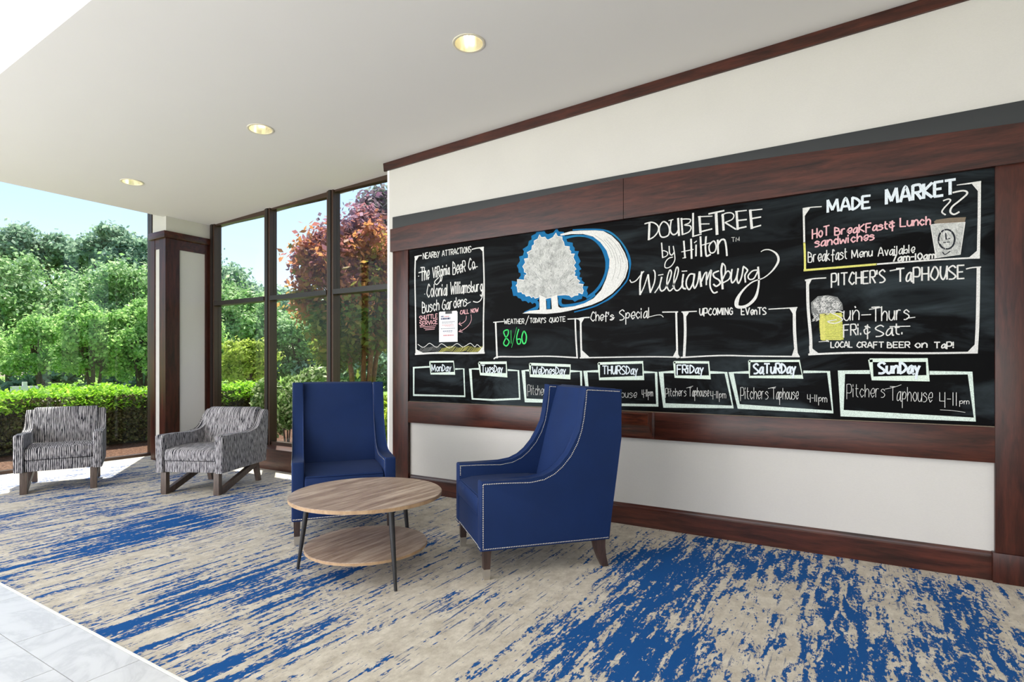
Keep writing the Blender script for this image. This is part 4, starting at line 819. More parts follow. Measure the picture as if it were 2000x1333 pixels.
(0, [-1996,2152,21,-1990,2173,21]), (0, [-2272,1870,11,-2299,1884,11]), (0, [-2119,2190,10,-2119,2213,10]), (0, [-1956,2007,19,-1948,2019,19]), (0, [-2262,2014,13,-2270,2026,13]), (0, [-2230,1969,15,-2245,1991,15]), (0, [-2207,1901,16,-2228,1924,16]), (0, [-2124,2199,12,-2124,2212,12]), (0, [-2111,2190,11,-2111,2207,11]), (0, [-1944,2021,18,-1929,2043,18]), (0, [-2132,1996,10,-2133,2012,10]), (0, [-2011,2003,14,-2002,2024,14]), (0, [-2070,1943,16,-2065,1963,16]), (0, [-1940,2028,21,-1928,2046,21]), (0, [-1947,2037,13,-1939,2049,13]), (0, [-2197,1914,11,-2205,1927,11]), 
(0, [-1923,1951,10,-1908,1965,10]), (0, [-2160,2168,10,-2163,2189,10]), (0, [-2124,1865,17,-2130,1891,17]), (0, [-2130,1927,21,-2132,1942,21]), (0, [-2041,2066,22,-2039,2077,22]), (0, [-2222,2157,14,-2229,2180,14]), (0, [-2197,2028,9,-2204,2048,9]), (0, [-2261,2057,15,-2271,2075,15]), (0, [-2210,1993,9,-2223,2020,9]), (0, [-2139,1858,12,-2151,1884,12]), (0, [-2331,1948,18,-2351,1963,18]), (0, [-2119,2069,12,-2120,2092,12]), (0, [-2143,1983,9,-2148,2011,9]), (0, [-2225,1872,13,-2247,1888,13]), (0, [-1954,1907,21,-1942,1916,21]), (0, [-2243,1900,14,-2257,1912,14]), 
(0, [-2166,1919,12,-2171,1930,12]), (0, [-2032,1890,21,-2024,1902,21]), (0, [-2141,1956,10,-2144,1971,10]), (0, [-1960,2008,11,-1947,2027,11]), (0, [-2229,2158,19,-2237,2182,19]), (0, [-2214,2107,12,-2224,2135,12]), (0, [-2294,2018,10,-2310,2037,10]), (0, [-1944,2039,9,-1930,2061,9]), (0, [-2195,2051,23,-2202,2071,23]), (0, [-2114,2013,15,-2114,2027,15]), (0, [-2117,1828,19,-2121,1845,19]), (0, [-2100,2000,19,-2099,2020,19]), (0, [-2187,1904,22,-2201,1924,22]), (0, [-1942,1860,9,-1920,1870,9]), (0, [-2099,2126,22,-2098,2137,22]), (0, [-2176,2164,14,-2180,2182,14]), 
(0, [-2248,2024,19,-2257,2038,19]), ]),
('chalk_title', 24, 'white', [
(0, [-1286,2254,80,-1291,2132,80]), (1, [-1322,2254,47,-1271,2259,47,-1233,2238,47,-1218,2208,47,-1228,2176,47,-1257,2147,47,-1291,2134,47]), (1, [-1184,2251,49,-1209,2221,49,-1213,2184,49,-1200,2145,49,-1172,2138,49,-1144,2152,49,-1139,2193,49,-1153,2232,49,-1184,2251,49]), (0, [-1144,2254,33,-1111,2257,32]), (1, [-1125,2254,51,-1132,2206,51,-1129,2169,51,-1111,2148,51,-1088,2154,51,-1075,2176,51]), (0, [-1076,2261,74,-1070,2136,74]), (0, [-1053,2258,64,-1045,2140,64]), 
(1, [-1052,2251,41,-1020,2249,41,-989,2240,41,-998,2218,41,-1029,2207,41,-993,2197,41,-985,2178,41,-1002,2153,41,-1047,2140,41]), (0, [-971,2283,64,-971,2117,64]), (0, [-973,2118,41,-914,2128,41]), (0, [-927,2254,81,-920,2138,81]), (0, [-936,2253,36,-840,2244,36]), (0, [-918,2199,36,-860,2193,36]), (0, [-920,2145,50,-842,2155,49]), (0, [-864,2263,58,-762,2271,57]), (0, [-815,2265,93,-808,2113,93]), (0, [-771,2248,75,-765,2137,75]), (1, [-778,2236,40,-755,2251,40,-718,2250,40,-698,2231,39,-709,2204,39,-755,2189,40]), (0, [-755,2188,49,-685,2133,48]), (0, [-681,2255,74,-673,2130,74]), 
(0, [-689,2254,39,-617,2252,39]), (0, [-672,2191,48,-617,2190,48]), (0, [-674,2136,52,-619,2142,52]), (0, [-594,2251,82,-584,2125,82]), (0, [-599,2248,39,-520,2246,38]), (0, [-585,2192,47,-528,2195,47]), (0, [-585,2129,47,-528,2139,47]), ]),
('chalk_title', 25, 'white', [
(0, [-1196,2098,47,-1188,1989,47]), (1, [-1190,1989,33,-1158,2000,33,-1152,2023,33,-1181,2040,33,-1191,2031,33]), (1, [-1141,2068,42,-1137,2017,42,-1121,2001,42,-1107,2018,42]), (1, [-1111,2065,37,-1100,1994,37,-1102,1957,37,-1125,1923,37,-1153,1911,37,-1172,1920,37,-1167,1954,37,-1144,1980,37,-1115,1986,37]), ]),
('chalk_title', 26, 'white', [
(0, [-1036,2093,60,-1027,1971,59]), (0, [-985,2101,64,-981,1962,64]), (0, [-1052,2017,32,-969,2026,32]), (0, [-1044,1971,28,-1020,1975,27]), (0, [-950,2056,54,-951,1977,54]), (0, [-963,2072,32,-946,2083,32]), (0, [-920,2111,63,-914,1971,63]), (1, [-882,2107,58,-886,2040,58,-882,1981,58,-875,1969,58,-852,1978,58]), (0, [-918,2048,32,-851,2060,31]), (1, [-836,2068,45,-860,2041,45,-858,2001,45,-844,1987,45,-823,1995,45,-814,2027,44,-823,2062,45,-836,2068,45]), (0, [-804,2073,62,-801,1977,62]), (1, [-800,2043,58,-783,2070,58,-760,2070,57,-749,2029,57,-743,1958,57]), ]),
('chalk_title', 27, 'white', [
(0, [-714,2080,15,-693,2079,15]), (0, [-703,2079,15,-702,2050,15]), (0, [-685,2050,15,-683,2076,15,-672,2057,15,-664,2080,15,-663,2052,15]), ]),
('chalk_title', 28, 'white', [
(1, [-1436,1847,40,-1423,1827,40,-1389,1837,40,-1357,1871,40,-1329,1902,40]), (1, [-1343,1900,67,-1357,1822,67,-1357,1730,67]), (1, [-1357,1730,43,-1329,1783,43,-1298,1872,42]), (1, [-1296,1875,67,-1289,1811,67,-1279,1742,67]), (1, [-1279,1742,48,-1249,1814,48,-1244,1880,48,-1255,1905,48]), (0, [-1220,1864,36,-1184,1867,36]), (1, [-1246,1737,42,-1212,1787,42,-1197,1849,42]), (1, [-1194,1848,51,-1209,1781,51,-1197,1747,51,-1170,1760,51,-1149,1800,51]), (1, [-1167,1766,48,-1137,1823,48,-1124,1875,47,-1136,1894,48,-1155,1836,48,-1156,1777,48,-1137,1743,48,-1111,1762,47]), 
(1, [-1114,1774,47,-1084,1842,47,-1074,1894,47,-1087,1909,47,-1105,1838,47,-1105,1767,47,-1084,1741,47,-1055,1763,47,-1041,1809,47]), (0, [-1050,1878,35,-1013,1877,35]), (1, [-1039,1856,59,-1046,1798,59,-1041,1759,59,-1022,1750,59]), (1, [-958,1848,52,-992,1852,52,-1016,1813,53,-1017,1772,53,-997,1743,52,-972,1786,52,-960,1844,52]), (1, [-964,1844,52,-969,1780,52,-960,1750,52,-939,1790,52,-928,1861,52]), (0, [-926,1864,72,-915,1759,72]), (1, [-914,1793,49,-893,1844,49,-878,1854,49,-880,1814,49,-880,1768,49]), 
(1, [-876,1802,52,-857,1855,52,-846,1865,51,-854,1812,52,-854,1754,52,-838,1716,51,-824,1707,51,-806,1714,51]), (1, [-797,1858,54,-832,1844,54,-827,1818,54,-797,1796,54,-787,1772,54,-813,1753,54,-832,1769,54]), (1, [-772,1908,68,-780,1862,68,-775,1794,68,-771,1731,68]), (1, [-772,1910,40,-755,1886,40,-755,1838,40,-770,1799,40]), (1, [-770,1805,45,-740,1852,45,-720,1832,45,-729,1796,45,-767,1774,45]), (1, [-710,1862,51,-716,1800,51,-708,1769,51,-684,1798,50,-670,1858,50]), (1, [-671,1864,50,-678,1797,50,-668,1763,50,-648,1806,50,-638,1871,50]), 
(1, [-638,1875,50,-611,1847,50,-627,1815,50,-624,1766,50]), (1, [-552,1842,44,-580,1839,44,-607,1808,44,-598,1784,44,-570,1789,44,-544,1841,44]), (1, [-545,1862,60,-540,1786,55,-544,1721,60,-563,1656,94,-606,1612,94,-648,1599,95,-678,1607,117,-679,1641,134,-661,1684,84,-622,1732,55,-575,1767,44,-509,1788,33,-455,1833,49,-422,1890,70,-432,1937,59,-470,1968,38,-504,1973,33,-527,1963,27]), ]),
('chalk_border', 29, 'white', [
(1, [-274,2216,55,-272,2104,55,-270,1994,55]), (1, [120,1818,49,388,1817,47,605,1810,45]), (1, [606,2235,69,605,2044,69,601,1807,69]), (1, [-276,2215,34,-232,2216,33,-173,2212,33]), (1, [506,2235,22,561,2235,43,612,2236,43]), ]),
('chalk_border', 29, 'yellow', [
(1, [-270,1994,61,-267,1921,61,-266,1814,61]), (1, [-272,1816,67,-64,1817,65,120,1818,63]), ]),
('chalk_word', 30, 'snow', [
(0, [-138,2171,72,-138,2247,72]), (0, [-138,2247,72,-113,2183,72]), (0, [-113,2183,72,-88,2246,71]), (0, [-88,2246,71,-80,2170,71]), (1, [-67,2169,71,-42,2245,71,-18,2169,71]), (0, [-58,2195,71,-26,2194,71]), (0, [-5,2168,70,-5,2243,70]), (1, [-5,2243,70,19,2230,70,35,2205,70,19,2180,70,-5,2168,70]), (0, [87,2241,69,47,2242,70]), (0, [47,2167,70,47,2242,70]), (0, [47,2167,70,87,2167,69]), (0, [47,2205,70,79,2204,70]), ]),
('chalk_word', 31, 'snow', [
(0, [170,2177,80,170,2263,80]), (0, [170,2263,80,195,2192,80]), (0, [195,2192,80,219,2264,79]), (0, [219,2264,79,227,2179,79]), (1, [240,2180,79,264,2265,79,288,2181,79]), (0, [248,2208,79,280,2209,79]), (0, [300,2181,78,300,2265,78]), (1, [300,2265,78,332,2266,78,340,2238,78,332,2224,78,300,2223,78]), (0, [316,2224,78,340,2183,78]), (0, [352,2183,78,352,2266,78]), (0, [391,2267,77,352,2225,78]), (0, [352,2225,78,391,2184,77]), (0, [441,2268,77,403,2267,77]), (0, [403,2185,77,403,2267,77]), (0, [403,2185,77,441,2186,77]), (0, [403,2226,77,433,2227,77]), (0, [453,2268,77,498,2269,76]), 
(0, [475,2269,76,475,2187,76]), ]),
('chalk_word', 32, 'white', [
(0, [-248,1865,30,-248,1932,30]), (1, [-248,1932,30,-234,1921,30,-230,1910,30,-234,1899,30,-248,1899,30]), (1, [-248,1899,30,-230,1899,30,-225,1888,30,-230,1865,30,-248,1865,30]), (0, [-218,1910,30,-218,1865,30]), (1, [-218,1888,30,-214,1910,30,-205,1910,30]), (1, [-193,1888,30,-176,1888,30,-176,1910,30,-185,1910,30,-193,1888,30,-189,1877,30,-185,1866,30,-176,1877,30]), (1, [-151,1899,30,-155,1910,30,-164,1899,30,-169,1877,30,-164,1866,30,-155,1877,30,-151,1910,30]), (1, [-151,1910,30,-151,1866,30,-147,1866,30]), (0, [-144,1932,30,-144,1866,30]), (0, [-131,1910,30,-144,1888,30]), 
(0, [-144,1888,30,-127,1866,30]), (1, [-102,1921,30,-107,1932,30,-111,1921,30,-111,1855,30]), (0, [-120,1899,30,-102,1899,30]), (1, [-78,1899,30,-83,1910,30,-91,1899,30,-95,1877,30,-91,1867,30,-83,1878,30,-78,1910,30]), (1, [-78,1910,30,-78,1867,30,-74,1867,30]), (1, [-54,1899,30,-63,1910,30,-71,1899,30,-59,1889,30,-54,1878,30,-63,1867,30,-71,1867,30]), (1, [-43,1932,30,-43,1878,30,-35,1867,29]), (0, [-47,1910,30,-35,1910,29]), ]),
('chalk_word', 33, 'white', [
(0, [-8,1867,29,-8,1917,29]), (0, [-8,1917,29,6,1875,29]), (0, [6,1875,29,19,1917,29]), (0, [19,1917,29,24,1868,29]), (1, [31,1885,29,49,1885,29,49,1902,29,40,1901,29,31,1885,29,35,1876,29,40,1868,29,49,1877,29]), (0, [56,1902,29,56,1869,29]), (1, [56,1885,29,65,1902,29,73,1894,29,73,1869,29]), (1, [80,1902,29,80,1878,29,89,1870,29,98,1887,29,98,1903,29]), (0, [98,1903,29,98,1870,29]), ]),
('chalk_word', 34, 'white', [
(1, [128,1865,29,142,1917,29,155,1866,29]), (0, [133,1883,29,150,1883,29]), (0, [162,1900,29,171,1866,29]), (0, [171,1866,29,179,1900,29]), (1, [204,1892,28,199,1900,28,191,1892,28,186,1875,29,191,1867,28,199,1875,28,204,1900,28]), (1, [204,1900,28,204,1867,28,208,1867,28]), (0, [211,1900,28,211,1867,28]), (0, [211,1917,28,211,1909,28]), (0, [222,1917,28,222,1867,28]), (1, [250,1893,28,246,1901,28,237,1892,28,233,1876,28,237,1868,28,246,1876,28,250,1901,28]), (1, [250,1901,28,250,1868,28,254,1868,28]), (0, [257,1917,28,257,1868,28]), 
(1, [257,1876,28,270,1869,28,274,1885,28,270,1893,28,257,1884,28]), (0, [281,1917,28,281,1869,28]), (1, [292,1885,28,308,1885,28,308,1901,28,300,1901,28,292,1885,28,296,1877,28,300,1869,28,308,1877,28]), ]),
('chalk_word', 35, 'white', [
(0, [201,1864,37,220,1864,37]), (0, [220,1864,37,206,1827,37]), (1, [247,1845,37,243,1851,37,233,1845,37,228,1833,37,233,1827,37,243,1833,37,247,1851,37]), (1, [247,1851,37,247,1827,37,252,1826,37]), (0, [255,1851,37,255,1826,37]), (1, [255,1839,37,260,1851,37,269,1845,37,269,1826,37]), (1, [269,1839,37,274,1851,37,284,1845,37,284,1826,37]), (0, [291,1845,36,306,1845,36]), (0, [313,1863,36,313,1826,36]), (1, [335,1863,36,325,1851,36,325,1839,36,335,1826,36,344,1839,36,344,1851,36,335,1863,36]), (1, [370,1844,36,366,1851,36,356,1845,36,352,1832,36,356,1826,36,366,1832,36,370,1851,36]), 
(1, [370,1851,36,370,1826,36,375,1826,36]), (0, [378,1851,36,378,1826,36]), (1, [378,1838,36,382,1851,36,392,1844,36,392,1826,36]), (1, [392,1838,36,396,1850,36,405,1844,36,405,1826,36]), ]),
('pink_word', 36, 'pink', [
(0, [-224,2012,42,-224,2073,42]), (0, [-198,2016,42,-198,2077,42]), (0, [-224,2042,42,-198,2046,42]), (1, [-179,2059,42,-190,2038,42,-184,2029,42,-179,2019,42,-169,2031,42,-169,2051,42,-179,2059,42]), (0, [-161,2082,42,-130,2087,42]), (0, [-146,2085,42,-146,2025,42]), ]),
('pink_word', 37, 'pink', [
(0, [-100,2021,42,-100,2070,42]), (1, [-100,2070,42,-83,2062,42,-78,2054,42,-83,2046,42,-100,2046,42]), (1, [-100,2046,42,-78,2046,42,-72,2038,42,-78,2022,42,-100,2021,42]), (0, [-63,2054,41,-63,2022,41]), (1, [-63,2038,41,-57,2054,41,-46,2054,41]), (1, [-32,2038,41,-10,2039,41,-10,2055,41,-21,2055,41,-32,2038,41,-26,2030,41,-21,2022,41,-10,2031,41]), (1, [21,2047,41,16,2055,41,5,2047,41,-1,2031,41,5,2023,41,16,2031,41,21,2055,41]), (1, [21,2055,41,21,2023,41,27,2023,41]), (0, [30,2023,41,30,2071,41]), (0, [57,2071,41,30,2047,41]), (0, [30,2047,41,57,2024,41]), (0, [92,2072,41,66,2071,41]), 
(0, [66,2016,41,66,2071,41]), (0, [66,2047,41,87,2048,41]), (1, [122,2048,40,117,2056,40,106,2048,40,101,2032,40,106,2024,40,117,2032,40,122,2056,40]), (1, [122,2056,40,122,2024,40,128,2025,40]), (1, [152,2048,40,141,2056,40,131,2048,40,147,2041,40,152,2033,40,141,2025,40,131,2025,40]), (1, [165,2072,40,165,2033,40,176,2025,40]), (0, [160,2056,40,176,2056,40]), (1, [210,2057,40,200,2064,40,189,2064,40,195,2057,40,184,2049,40,189,2033,40,200,2033,40,210,2041,40]), (0, [200,2072,40,200,2010,40]), ]),
('pink_word', 38, 'pink', [
(0, [239,2082,40,239,2031,40]), (0, [239,2031,40,266,2030,39]), (1, [274,2063,39,274,2038,39,285,2029,39,296,2045,39,296,2062,39]), (0, [296,2062,39,296,2028,39]), (0, [304,2061,39,304,2028,39]), (1, [304,2045,39,315,2061,39,325,2052,39,325,2027,39]), (1, [354,2050,39,344,2059,39,333,2043,39,339,2034,39,344,2026,39,354,2033,39]), (0, [363,2075,39,363,2025,39]), (1, [363,2041,39,373,2057,39,383,2048,39,383,2024,39]), ]),
('pink_word', 39, 'pink', [
(1, [-185,1986,42,-197,1995,42,-209,1986,42,-191,1978,42,-185,1969,42,-197,1960,42,-209,1960,42]), (1, [-150,1987,42,-156,1995,42,-169,1987,42,-175,1970,42,-169,1961,42,-156,1970,42,-150,1996,42]), (1, [-150,1996,42,-150,1962,42,-144,1962,42]), (0, [-140,1996,42,-140,1962,42]), (1, [-140,1979,42,-128,1996,42,-116,1988,42,-116,1963,42]), (1, [-82,1989,42,-94,1997,42,-106,1980,42,-100,1972,42,-94,1964,42,-82,1972,42]), (0, [-82,2013,42,-82,1964,42]), (0, [-73,1997,42,-67,1964,41]), (0, [-67,1964,41,-55,1989,41]), (0, [-55,1989,41,-43,1965,41]), (0, [-43,1965,41,-37,1998,41]), 
(0, [-28,1998,41,-28,1966,41]), (0, [-28,2014,41,-28,2006,41]), (1, [11,1991,41,-1,1998,41,-12,1982,41,-7,1974,41,-1,1966,41,11,1975,41]), (0, [20,2015,41,20,1967,41]), (1, [20,1983,41,32,1999,41,43,1991,41,43,1968,41]), (1, [53,1984,41,76,1984,41,76,2000,41,64,2000,41,53,1984,41,58,1976,41,64,1968,41,76,1976,41]), (1, [107,1993,40,96,2000,40,85,1992,41,102,1985,40,107,1977,40,96,1969,40,85,1969,41]), ]),
('chalk_cup', 41, 'dark', [
(1, [496,1926,43,491,1898,43,478,1879,44,460,1874,44,441,1883,44,427,1905,44,422,1934,44,427,1962,44,441,1981,44,460,1986,44,478,1976,44,491,1954,43,496,1926,43]), ]),
('chalk_cup', 42, 'dark', [
(0, [455,1966,33,457,1930,33,477,1934,33]), ]),
('chalk_cup', 43, 'dark', [
(0, [441,1913,25,473,1913,25]), ]),
('chalk_cup', 44, 'dark', [
(1, [441,1858,27,452,1843,27,476,1860,27]), ]),
('chalk_cup', 44, 'white', [
(0, [385,2023,17,411,2025,17,542,2017,16,521,1836,16,411,1828,17,385,2023,17]), (0, [430,1922,11,433,1907,11]), (0, [465,2007,11,469,1993,11]), (0, [424,1924,11,428,1909,11]), (0, [406,1875,11,409,1860,11]), (0, [515,1858,11,519,1844,11]), (0, [403,2005,11,406,1990,11]), (0, [485,1881,11,488,1866,11]), (0, [487,1942,11,490,1927,11]), (0, [419,1874,11,423,1859,11]), (0, [510,1959,11,513,1945,11]), (0, [505,2001,11,508,1986,11]), (0, [420,1910,11,423,1895,11]), (0, [457,1972,11,460,1958,11]), (0, [444,1938,11,447,1923,11]), (0, [449,1904,11,452,1889,11]), (0, [424,2003,11,427,1989,11]), 
(0, [405,1964,11,408,1949,11]), (0, [448,1973,11,452,1959,11]), (0, [442,2004,11,445,1990,11]), (0, [449,1942,11,453,1927,11]), (0, [443,1967,11,447,1953,11]), (0, [477,1936,11,481,1921,11]), (0, [432,1978,11,436,1963,11]), (0, [510,1914,11,513,1900,11]), (0, [477,1857,11,481,1842,11]), (0, [467,1955,11,470,1940,11]), (0, [413,1947,11,416,1933,11]), (0, [406,1879,11,410,1864,11]), (0, [440,1921,11,443,1907,11]), (0, [425,1949,11,428,1935,11]), (0, [433,1882,11,436,1867,11]), (0, [452,1881,11,456,1867,11]), (0, [461,1947,11,465,1932,11]), (0, [421,1899,11,424,1884,11]), 
(0, [458,1917,11,461,1902,11]), (0, [447,1987,11,451,1972,11]), ]),
('chalk_cup', 44, 'grey', [
(0, [464,1927,11,468,1913,11]), (0, [423,1990,11,426,1975,11]), (0, [437,1908,11,441,1894,11]), (0, [431,1953,11,434,1938,11]), (0, [478,1987,11,482,1973,11]), (0, [443,1880,11,446,1866,11]), (0, [473,1901,11,476,1886,11]), (0, [449,1984,11,452,1969,11]), (0, [454,1876,11,457,1861,11]), (0, [431,1858,11,434,1843,11]), (0, [504,1851,11,507,1836,11]), (0, [410,1879,11,414,1865,11]), (0, [502,1940,11,506,1925,11]), (0, [472,1910,11,476,1896,11]), (0, [468,1962,11,471,1948,11]), (0, [505,1935,11,509,1920,11]), (0, [502,1987,11,505,1973,11]), (0, [434,1939,11,437,1924,11]), 
(0, [497,1909,11,500,1894,11]), (0, [505,1864,11,508,1849,11]), (0, [481,1907,11,484,1892,11]), (0, [480,1969,11,483,1954,11]), (0, [481,1863,11,485,1849,11]), (0, [438,1938,11,441,1923,11]), ]),
('chalk_cup', 45, 'white', [
(1, [444,2155,38,468,2161,38,476,2148,38,446,2110,38,438,2089,38,454,2072,38]), ]),
('chalk_cup', 46, 'white', [
(1, [488,2195,46,536,2198,46,552,2179,46,519,2145,46,485,2115,46,476,2086,46,493,2069,46,516,2080,46]), ]),
('chalk_border', 47, 'white', [
(1, [-252,1750,85,-248,1570,85,-234,1387,85,-232,1279,85]), (1, [-264,1750,55,-221,1757,39,-148,1757,39]), (1, [-245,1273,61,12,1281,59,344,1274,56,597,1275,53]), (1, [602,1757,80,600,1578,80,597,1418,80,591,1275,80]), (1, [548,1751,35,574,1756,35,612,1756,35]), ]),
('chalk_word', 48, 'white', [
(0, [-118,1693,42,-118,1780,42]), (1, [-118,1780,42,-95,1780,42,-90,1755,42,-95,1730,42,-118,1730,42]), (0, [-80,1705,42,-80,1780,42]), (0, [-66,1780,41,-32,1780,41]), (0, [-49,1780,41,-49,1705,41]), (1, [5,1768,41,-6,1780,41,-17,1755,41,-23,1730,41,-17,1718,41,-6,1705,41,5,1718,41]), (0, [14,1705,41,14,1780,41]), (0, [42,1705,41,42,1781,41]), (0, [14,1743,41,42,1743,41]), (0, [78,1781,41,51,1781,41]), (0, [51,1705,41,51,1781,41]), (0, [51,1705,41,78,1705,41]), (0, [51,1743,41,72,1743,41]), (0, [87,1705,41,87,1781,41]), (1, [87,1781,41,108,1781,40,114,1756,40,108,1743,40,87,1743,41]), 
(0, [97,1743,40,114,1705,40]), (0, [122,1781,40,122,1756,40]), (1, [163,1768,40,152,1781,40,136,1768,40,136,1756,40,147,1743,40,158,1731,40,163,1718,40,152,1706,40,136,1705,40]), ]),
('chalk_word', 49, 'white', [
(0, [220,1782,43,258,1781,42]), (0, [239,1782,42,239,1703,42]), (1, [293,1741,42,287,1754,42,274,1741,42,268,1715,42,274,1702,42,287,1715,42,293,1754,42]), (1, [293,1754,42,293,1702,42,299,1702,42]), (0, [303,1688,42,303,1780,42]), (1, [303,1780,42,328,1779,42,334,1753,42,328,1727,42,303,1728,42]), (0, [344,1701,42,344,1779,42]), (0, [375,1700,42,375,1778,42]), (0, [344,1740,42,375,1739,42]), (1, [403,1777,41,391,1752,41,385,1726,41,391,1713,41,403,1700,41,415,1713,41,421,1738,41,415,1764,41,403,1777,41]), (1, [431,1776,41,431,1725,41,443,1699,41,455,1725,41,461,1776,41]), 
(0, [461,1776,41,461,1699,41]), (1, [500,1762,41,488,1775,41,470,1763,41,470,1750,41,482,1737,41,494,1724,41,500,1711,41,488,1699,41,470,1699,41]), (0, [538,1773,40,509,1774,41]), (0, [509,1698,41,509,1774,41]), (0, [509,1698,41,538,1698,40]), (0, [509,1736,41,532,1736,40]), ]),
('chalk_lettering', 49, 'white', [
(0, [188,1772,34,257,1781,34]), (1, [-54,1533,30,-90,1547,30,-124,1539,30,-74,1507,30,-59,1486,30,-100,1467,30,-138,1480,30,-90,1490,30]), ]),
('chalk_word', 50, 'white', [
(1, [-50,1543,30,-50,1497,30,-33,1482,29,-17,1513,29,-17,1543,29]), (0, [-17,1543,29,-17,1483,29]), (0, [-4,1544,29,-4,1483,29]), (1, [-4,1513,29,13,1544,29,29,1529,29,29,1484,29]), ]),
('chalk_lettering', 50, 'white', [
(0, [8,1568,35,12,1559,35]), (0, [42,1513,29,91,1513,29]), ]),
('chalk_word', 51, 'white', [
(0, [95,1557,32,136,1558,32]), (0, [116,1558,32,116,1471,32]), (0, [146,1559,32,146,1472,32]), (1, [146,1501,32,160,1530,31,173,1516,31,173,1473,31]), (1, [184,1531,31,184,1488,31,197,1474,31,210,1503,31,210,1531,31]), (0, [210,1531,31,210,1475,31]), (0, [220,1532,31,220,1475,31]), (1, [220,1503,31,227,1532,31,240,1532,31]), (1, [282,1519,31,269,1533,31,257,1519,31,276,1505,31,282,1491,31,269,1477,31,257,1476,31]), ]),
('chalk_lettering', 51, 'white', [
(0, [271,1483,25,311,1487,25]), (0, [83,1545,26,148,1555,26]), ]),
('chalk_word', 52, 'white', [
(0, [-23,1457,35,-52,1456,35]), (0, [-52,1377,35,-52,1456,35]), (0, [-52,1422,35,-29,1423,35]), (0, [-14,1389,35,-14,1457,35]), (1, [-14,1457,35,9,1457,35,15,1435,35,9,1424,35,-14,1423,35]), (0, [-2,1423,35,15,1390,35]), (0, [24,1435,35,24,1391,35]), (0, [24,1458,35,24,1447,35]), (0, [38,1391,35,38,1402,35]), ]),
('chalk_word', 53, 'white', [
(1, [87,1432,32,74,1442,32,62,1441,32,68,1430,32,56,1419,32,62,1397,32,74,1397,32,87,1409,32]), (0, [74,1453,32,74,1364,32]), ]),
('chalk_word', 54, 'white', [
(1, [156,1436,34,141,1446,34,117,1433,35,117,1422,35,133,1412,35,149,1402,34,156,1392,34,141,1380,34,117,1378,35]), (1, [200,1418,34,192,1428,34,177,1416,34,169,1393,34,177,1383,34,192,1395,34,200,1429,34]), (1, [200,1429,34,200,1385,34,207,1386,34]), (1, [220,1452,34,220,1397,34,235,1388,34]), (0, [212,1429,34,235,1431,34]), (0, [247,1389,34,247,1400,34]), ]),
('chalk_lettering', 54, 'white', [
(0, [187,1436,29,287,1435,28]), ]),
('chalk_word', 55, 'white', [
(0, [-121,1351,33,-121,1315,33]), (0, [-121,1315,33,-103,1315,33]), (1, [-87,1351,33,-94,1339,33,-98,1327,33,-94,1321,33,-87,1315,33,-81,1321,33,-77,1333,33,-81,1345,33,-87,1351,33]), (1, [-54,1345,33,-61,1351,33,-68,1339,33,-72,1327,33,-68,1321,33,-61,1315,33,-54,1321,33]), (1, [-49,1315,33,-39,1351,32,-28,1315,32]), (0, [-45,1327,32,-32,1327,32]), (0, [-23,1351,32,-23,1315,32]), (0, [-23,1315,32,-6,1315,32]), ]),
('chalk_word', 56, 'white', [
(1, [40,1341,32,31,1347,32,23,1336,32,19,1324,32,23,1319,32,31,1313,32,40,1318,32]), (0, [46,1313,32,46,1346,32]), (1, [46,1346,32,63,1346,32,67,1335,32,63,1329,32,46,1329,32]), (0, [55,1329,32,67,1312,32]), (1, [74,1312,32,86,1345,32,98,1312,32]), (0, [78,1323,32,94,1323,32]), (0, [125,1345,32,105,1345,32]), (0, [105,1306,32,105,1345,32]), (0, [105,1328,32,121,1328,32]), (0, [132,1344,32,156,1344,32]), (0, [144,1344,32,144,1311,32]), ]),
('chalk_word', 57, 'white', [
(0, [175,1309,31,175,1343,31]), (1, [175,1343,31,188,1337,31,193,1331,31,188,1326,31,175,1326,31]), (1, [175,1326,31,193,1326,31,197,1320,31,193,1309,31,175,1309,31]), (0, [227,1343,31,205,1343,31]), (0, [205,1309,31,205,1343,31]), (0, [205,1309,31,227,1309,31]), (0, [205,1326,31,223,1326,31]), (0, [256,1342,31,234,1343,31]), (0, [234,1309,31,234,1343,31]), (0, [234,1309,31,256,1309,31]), (0, [234,1326,31,252,1325,31]), (0, [263,1308,31,263,1342,31]), (1, [263,1342,31,281,1342,31,285,1331,31,281,1325,31,263,1325,31]), (0, [272,1325,31,285,1308,31]), ]),
('chalk_word', 58, 'white', [
(1, [323,1333,34,311,1320,34,317,1313,34,323,1307,34,334,1313,33,334,1327,33,323,1333,34]), (0, [344,1333,33,344,1307,33]), (1, [344,1320,33,355,1334,33,367,1327,33,367,1307,33]), ]),
('chalk_word', 59, 'white', [
(0, [402,1337,33,428,1337,33]), (0, [415,1337,33,415,1303,33]), (1, [453,1320,33,449,1326,33,440,1320,33,436,1309,33,440,1303,33,449,1309,33,453,1326,33]), (1, [453,1326,33,453,1303,33,458,1303,33]), (0, [460,1297,33,460,1337,33]), (1, [460,1337,33,478,1337,33,482,1326,33,478,1314,33,460,1314,33]), (0, [489,1337,33,489,1315,33]), (0, [489,1303,33,489,1309,33]), ]),
('chalk_lettering', 59, 'white', [
(0, [-188,1353,21,-142,1356,21]), ]),
('chalk_word', 60, 'white', [
(0, [-147,1358,18,-132,1357,18]), (0, [-137,1364,18,-142,1352,18]), (0, [-147,1364,18,-132,1351,18]), ]),
('chalk_beer_mug', 61, 'yellow', [
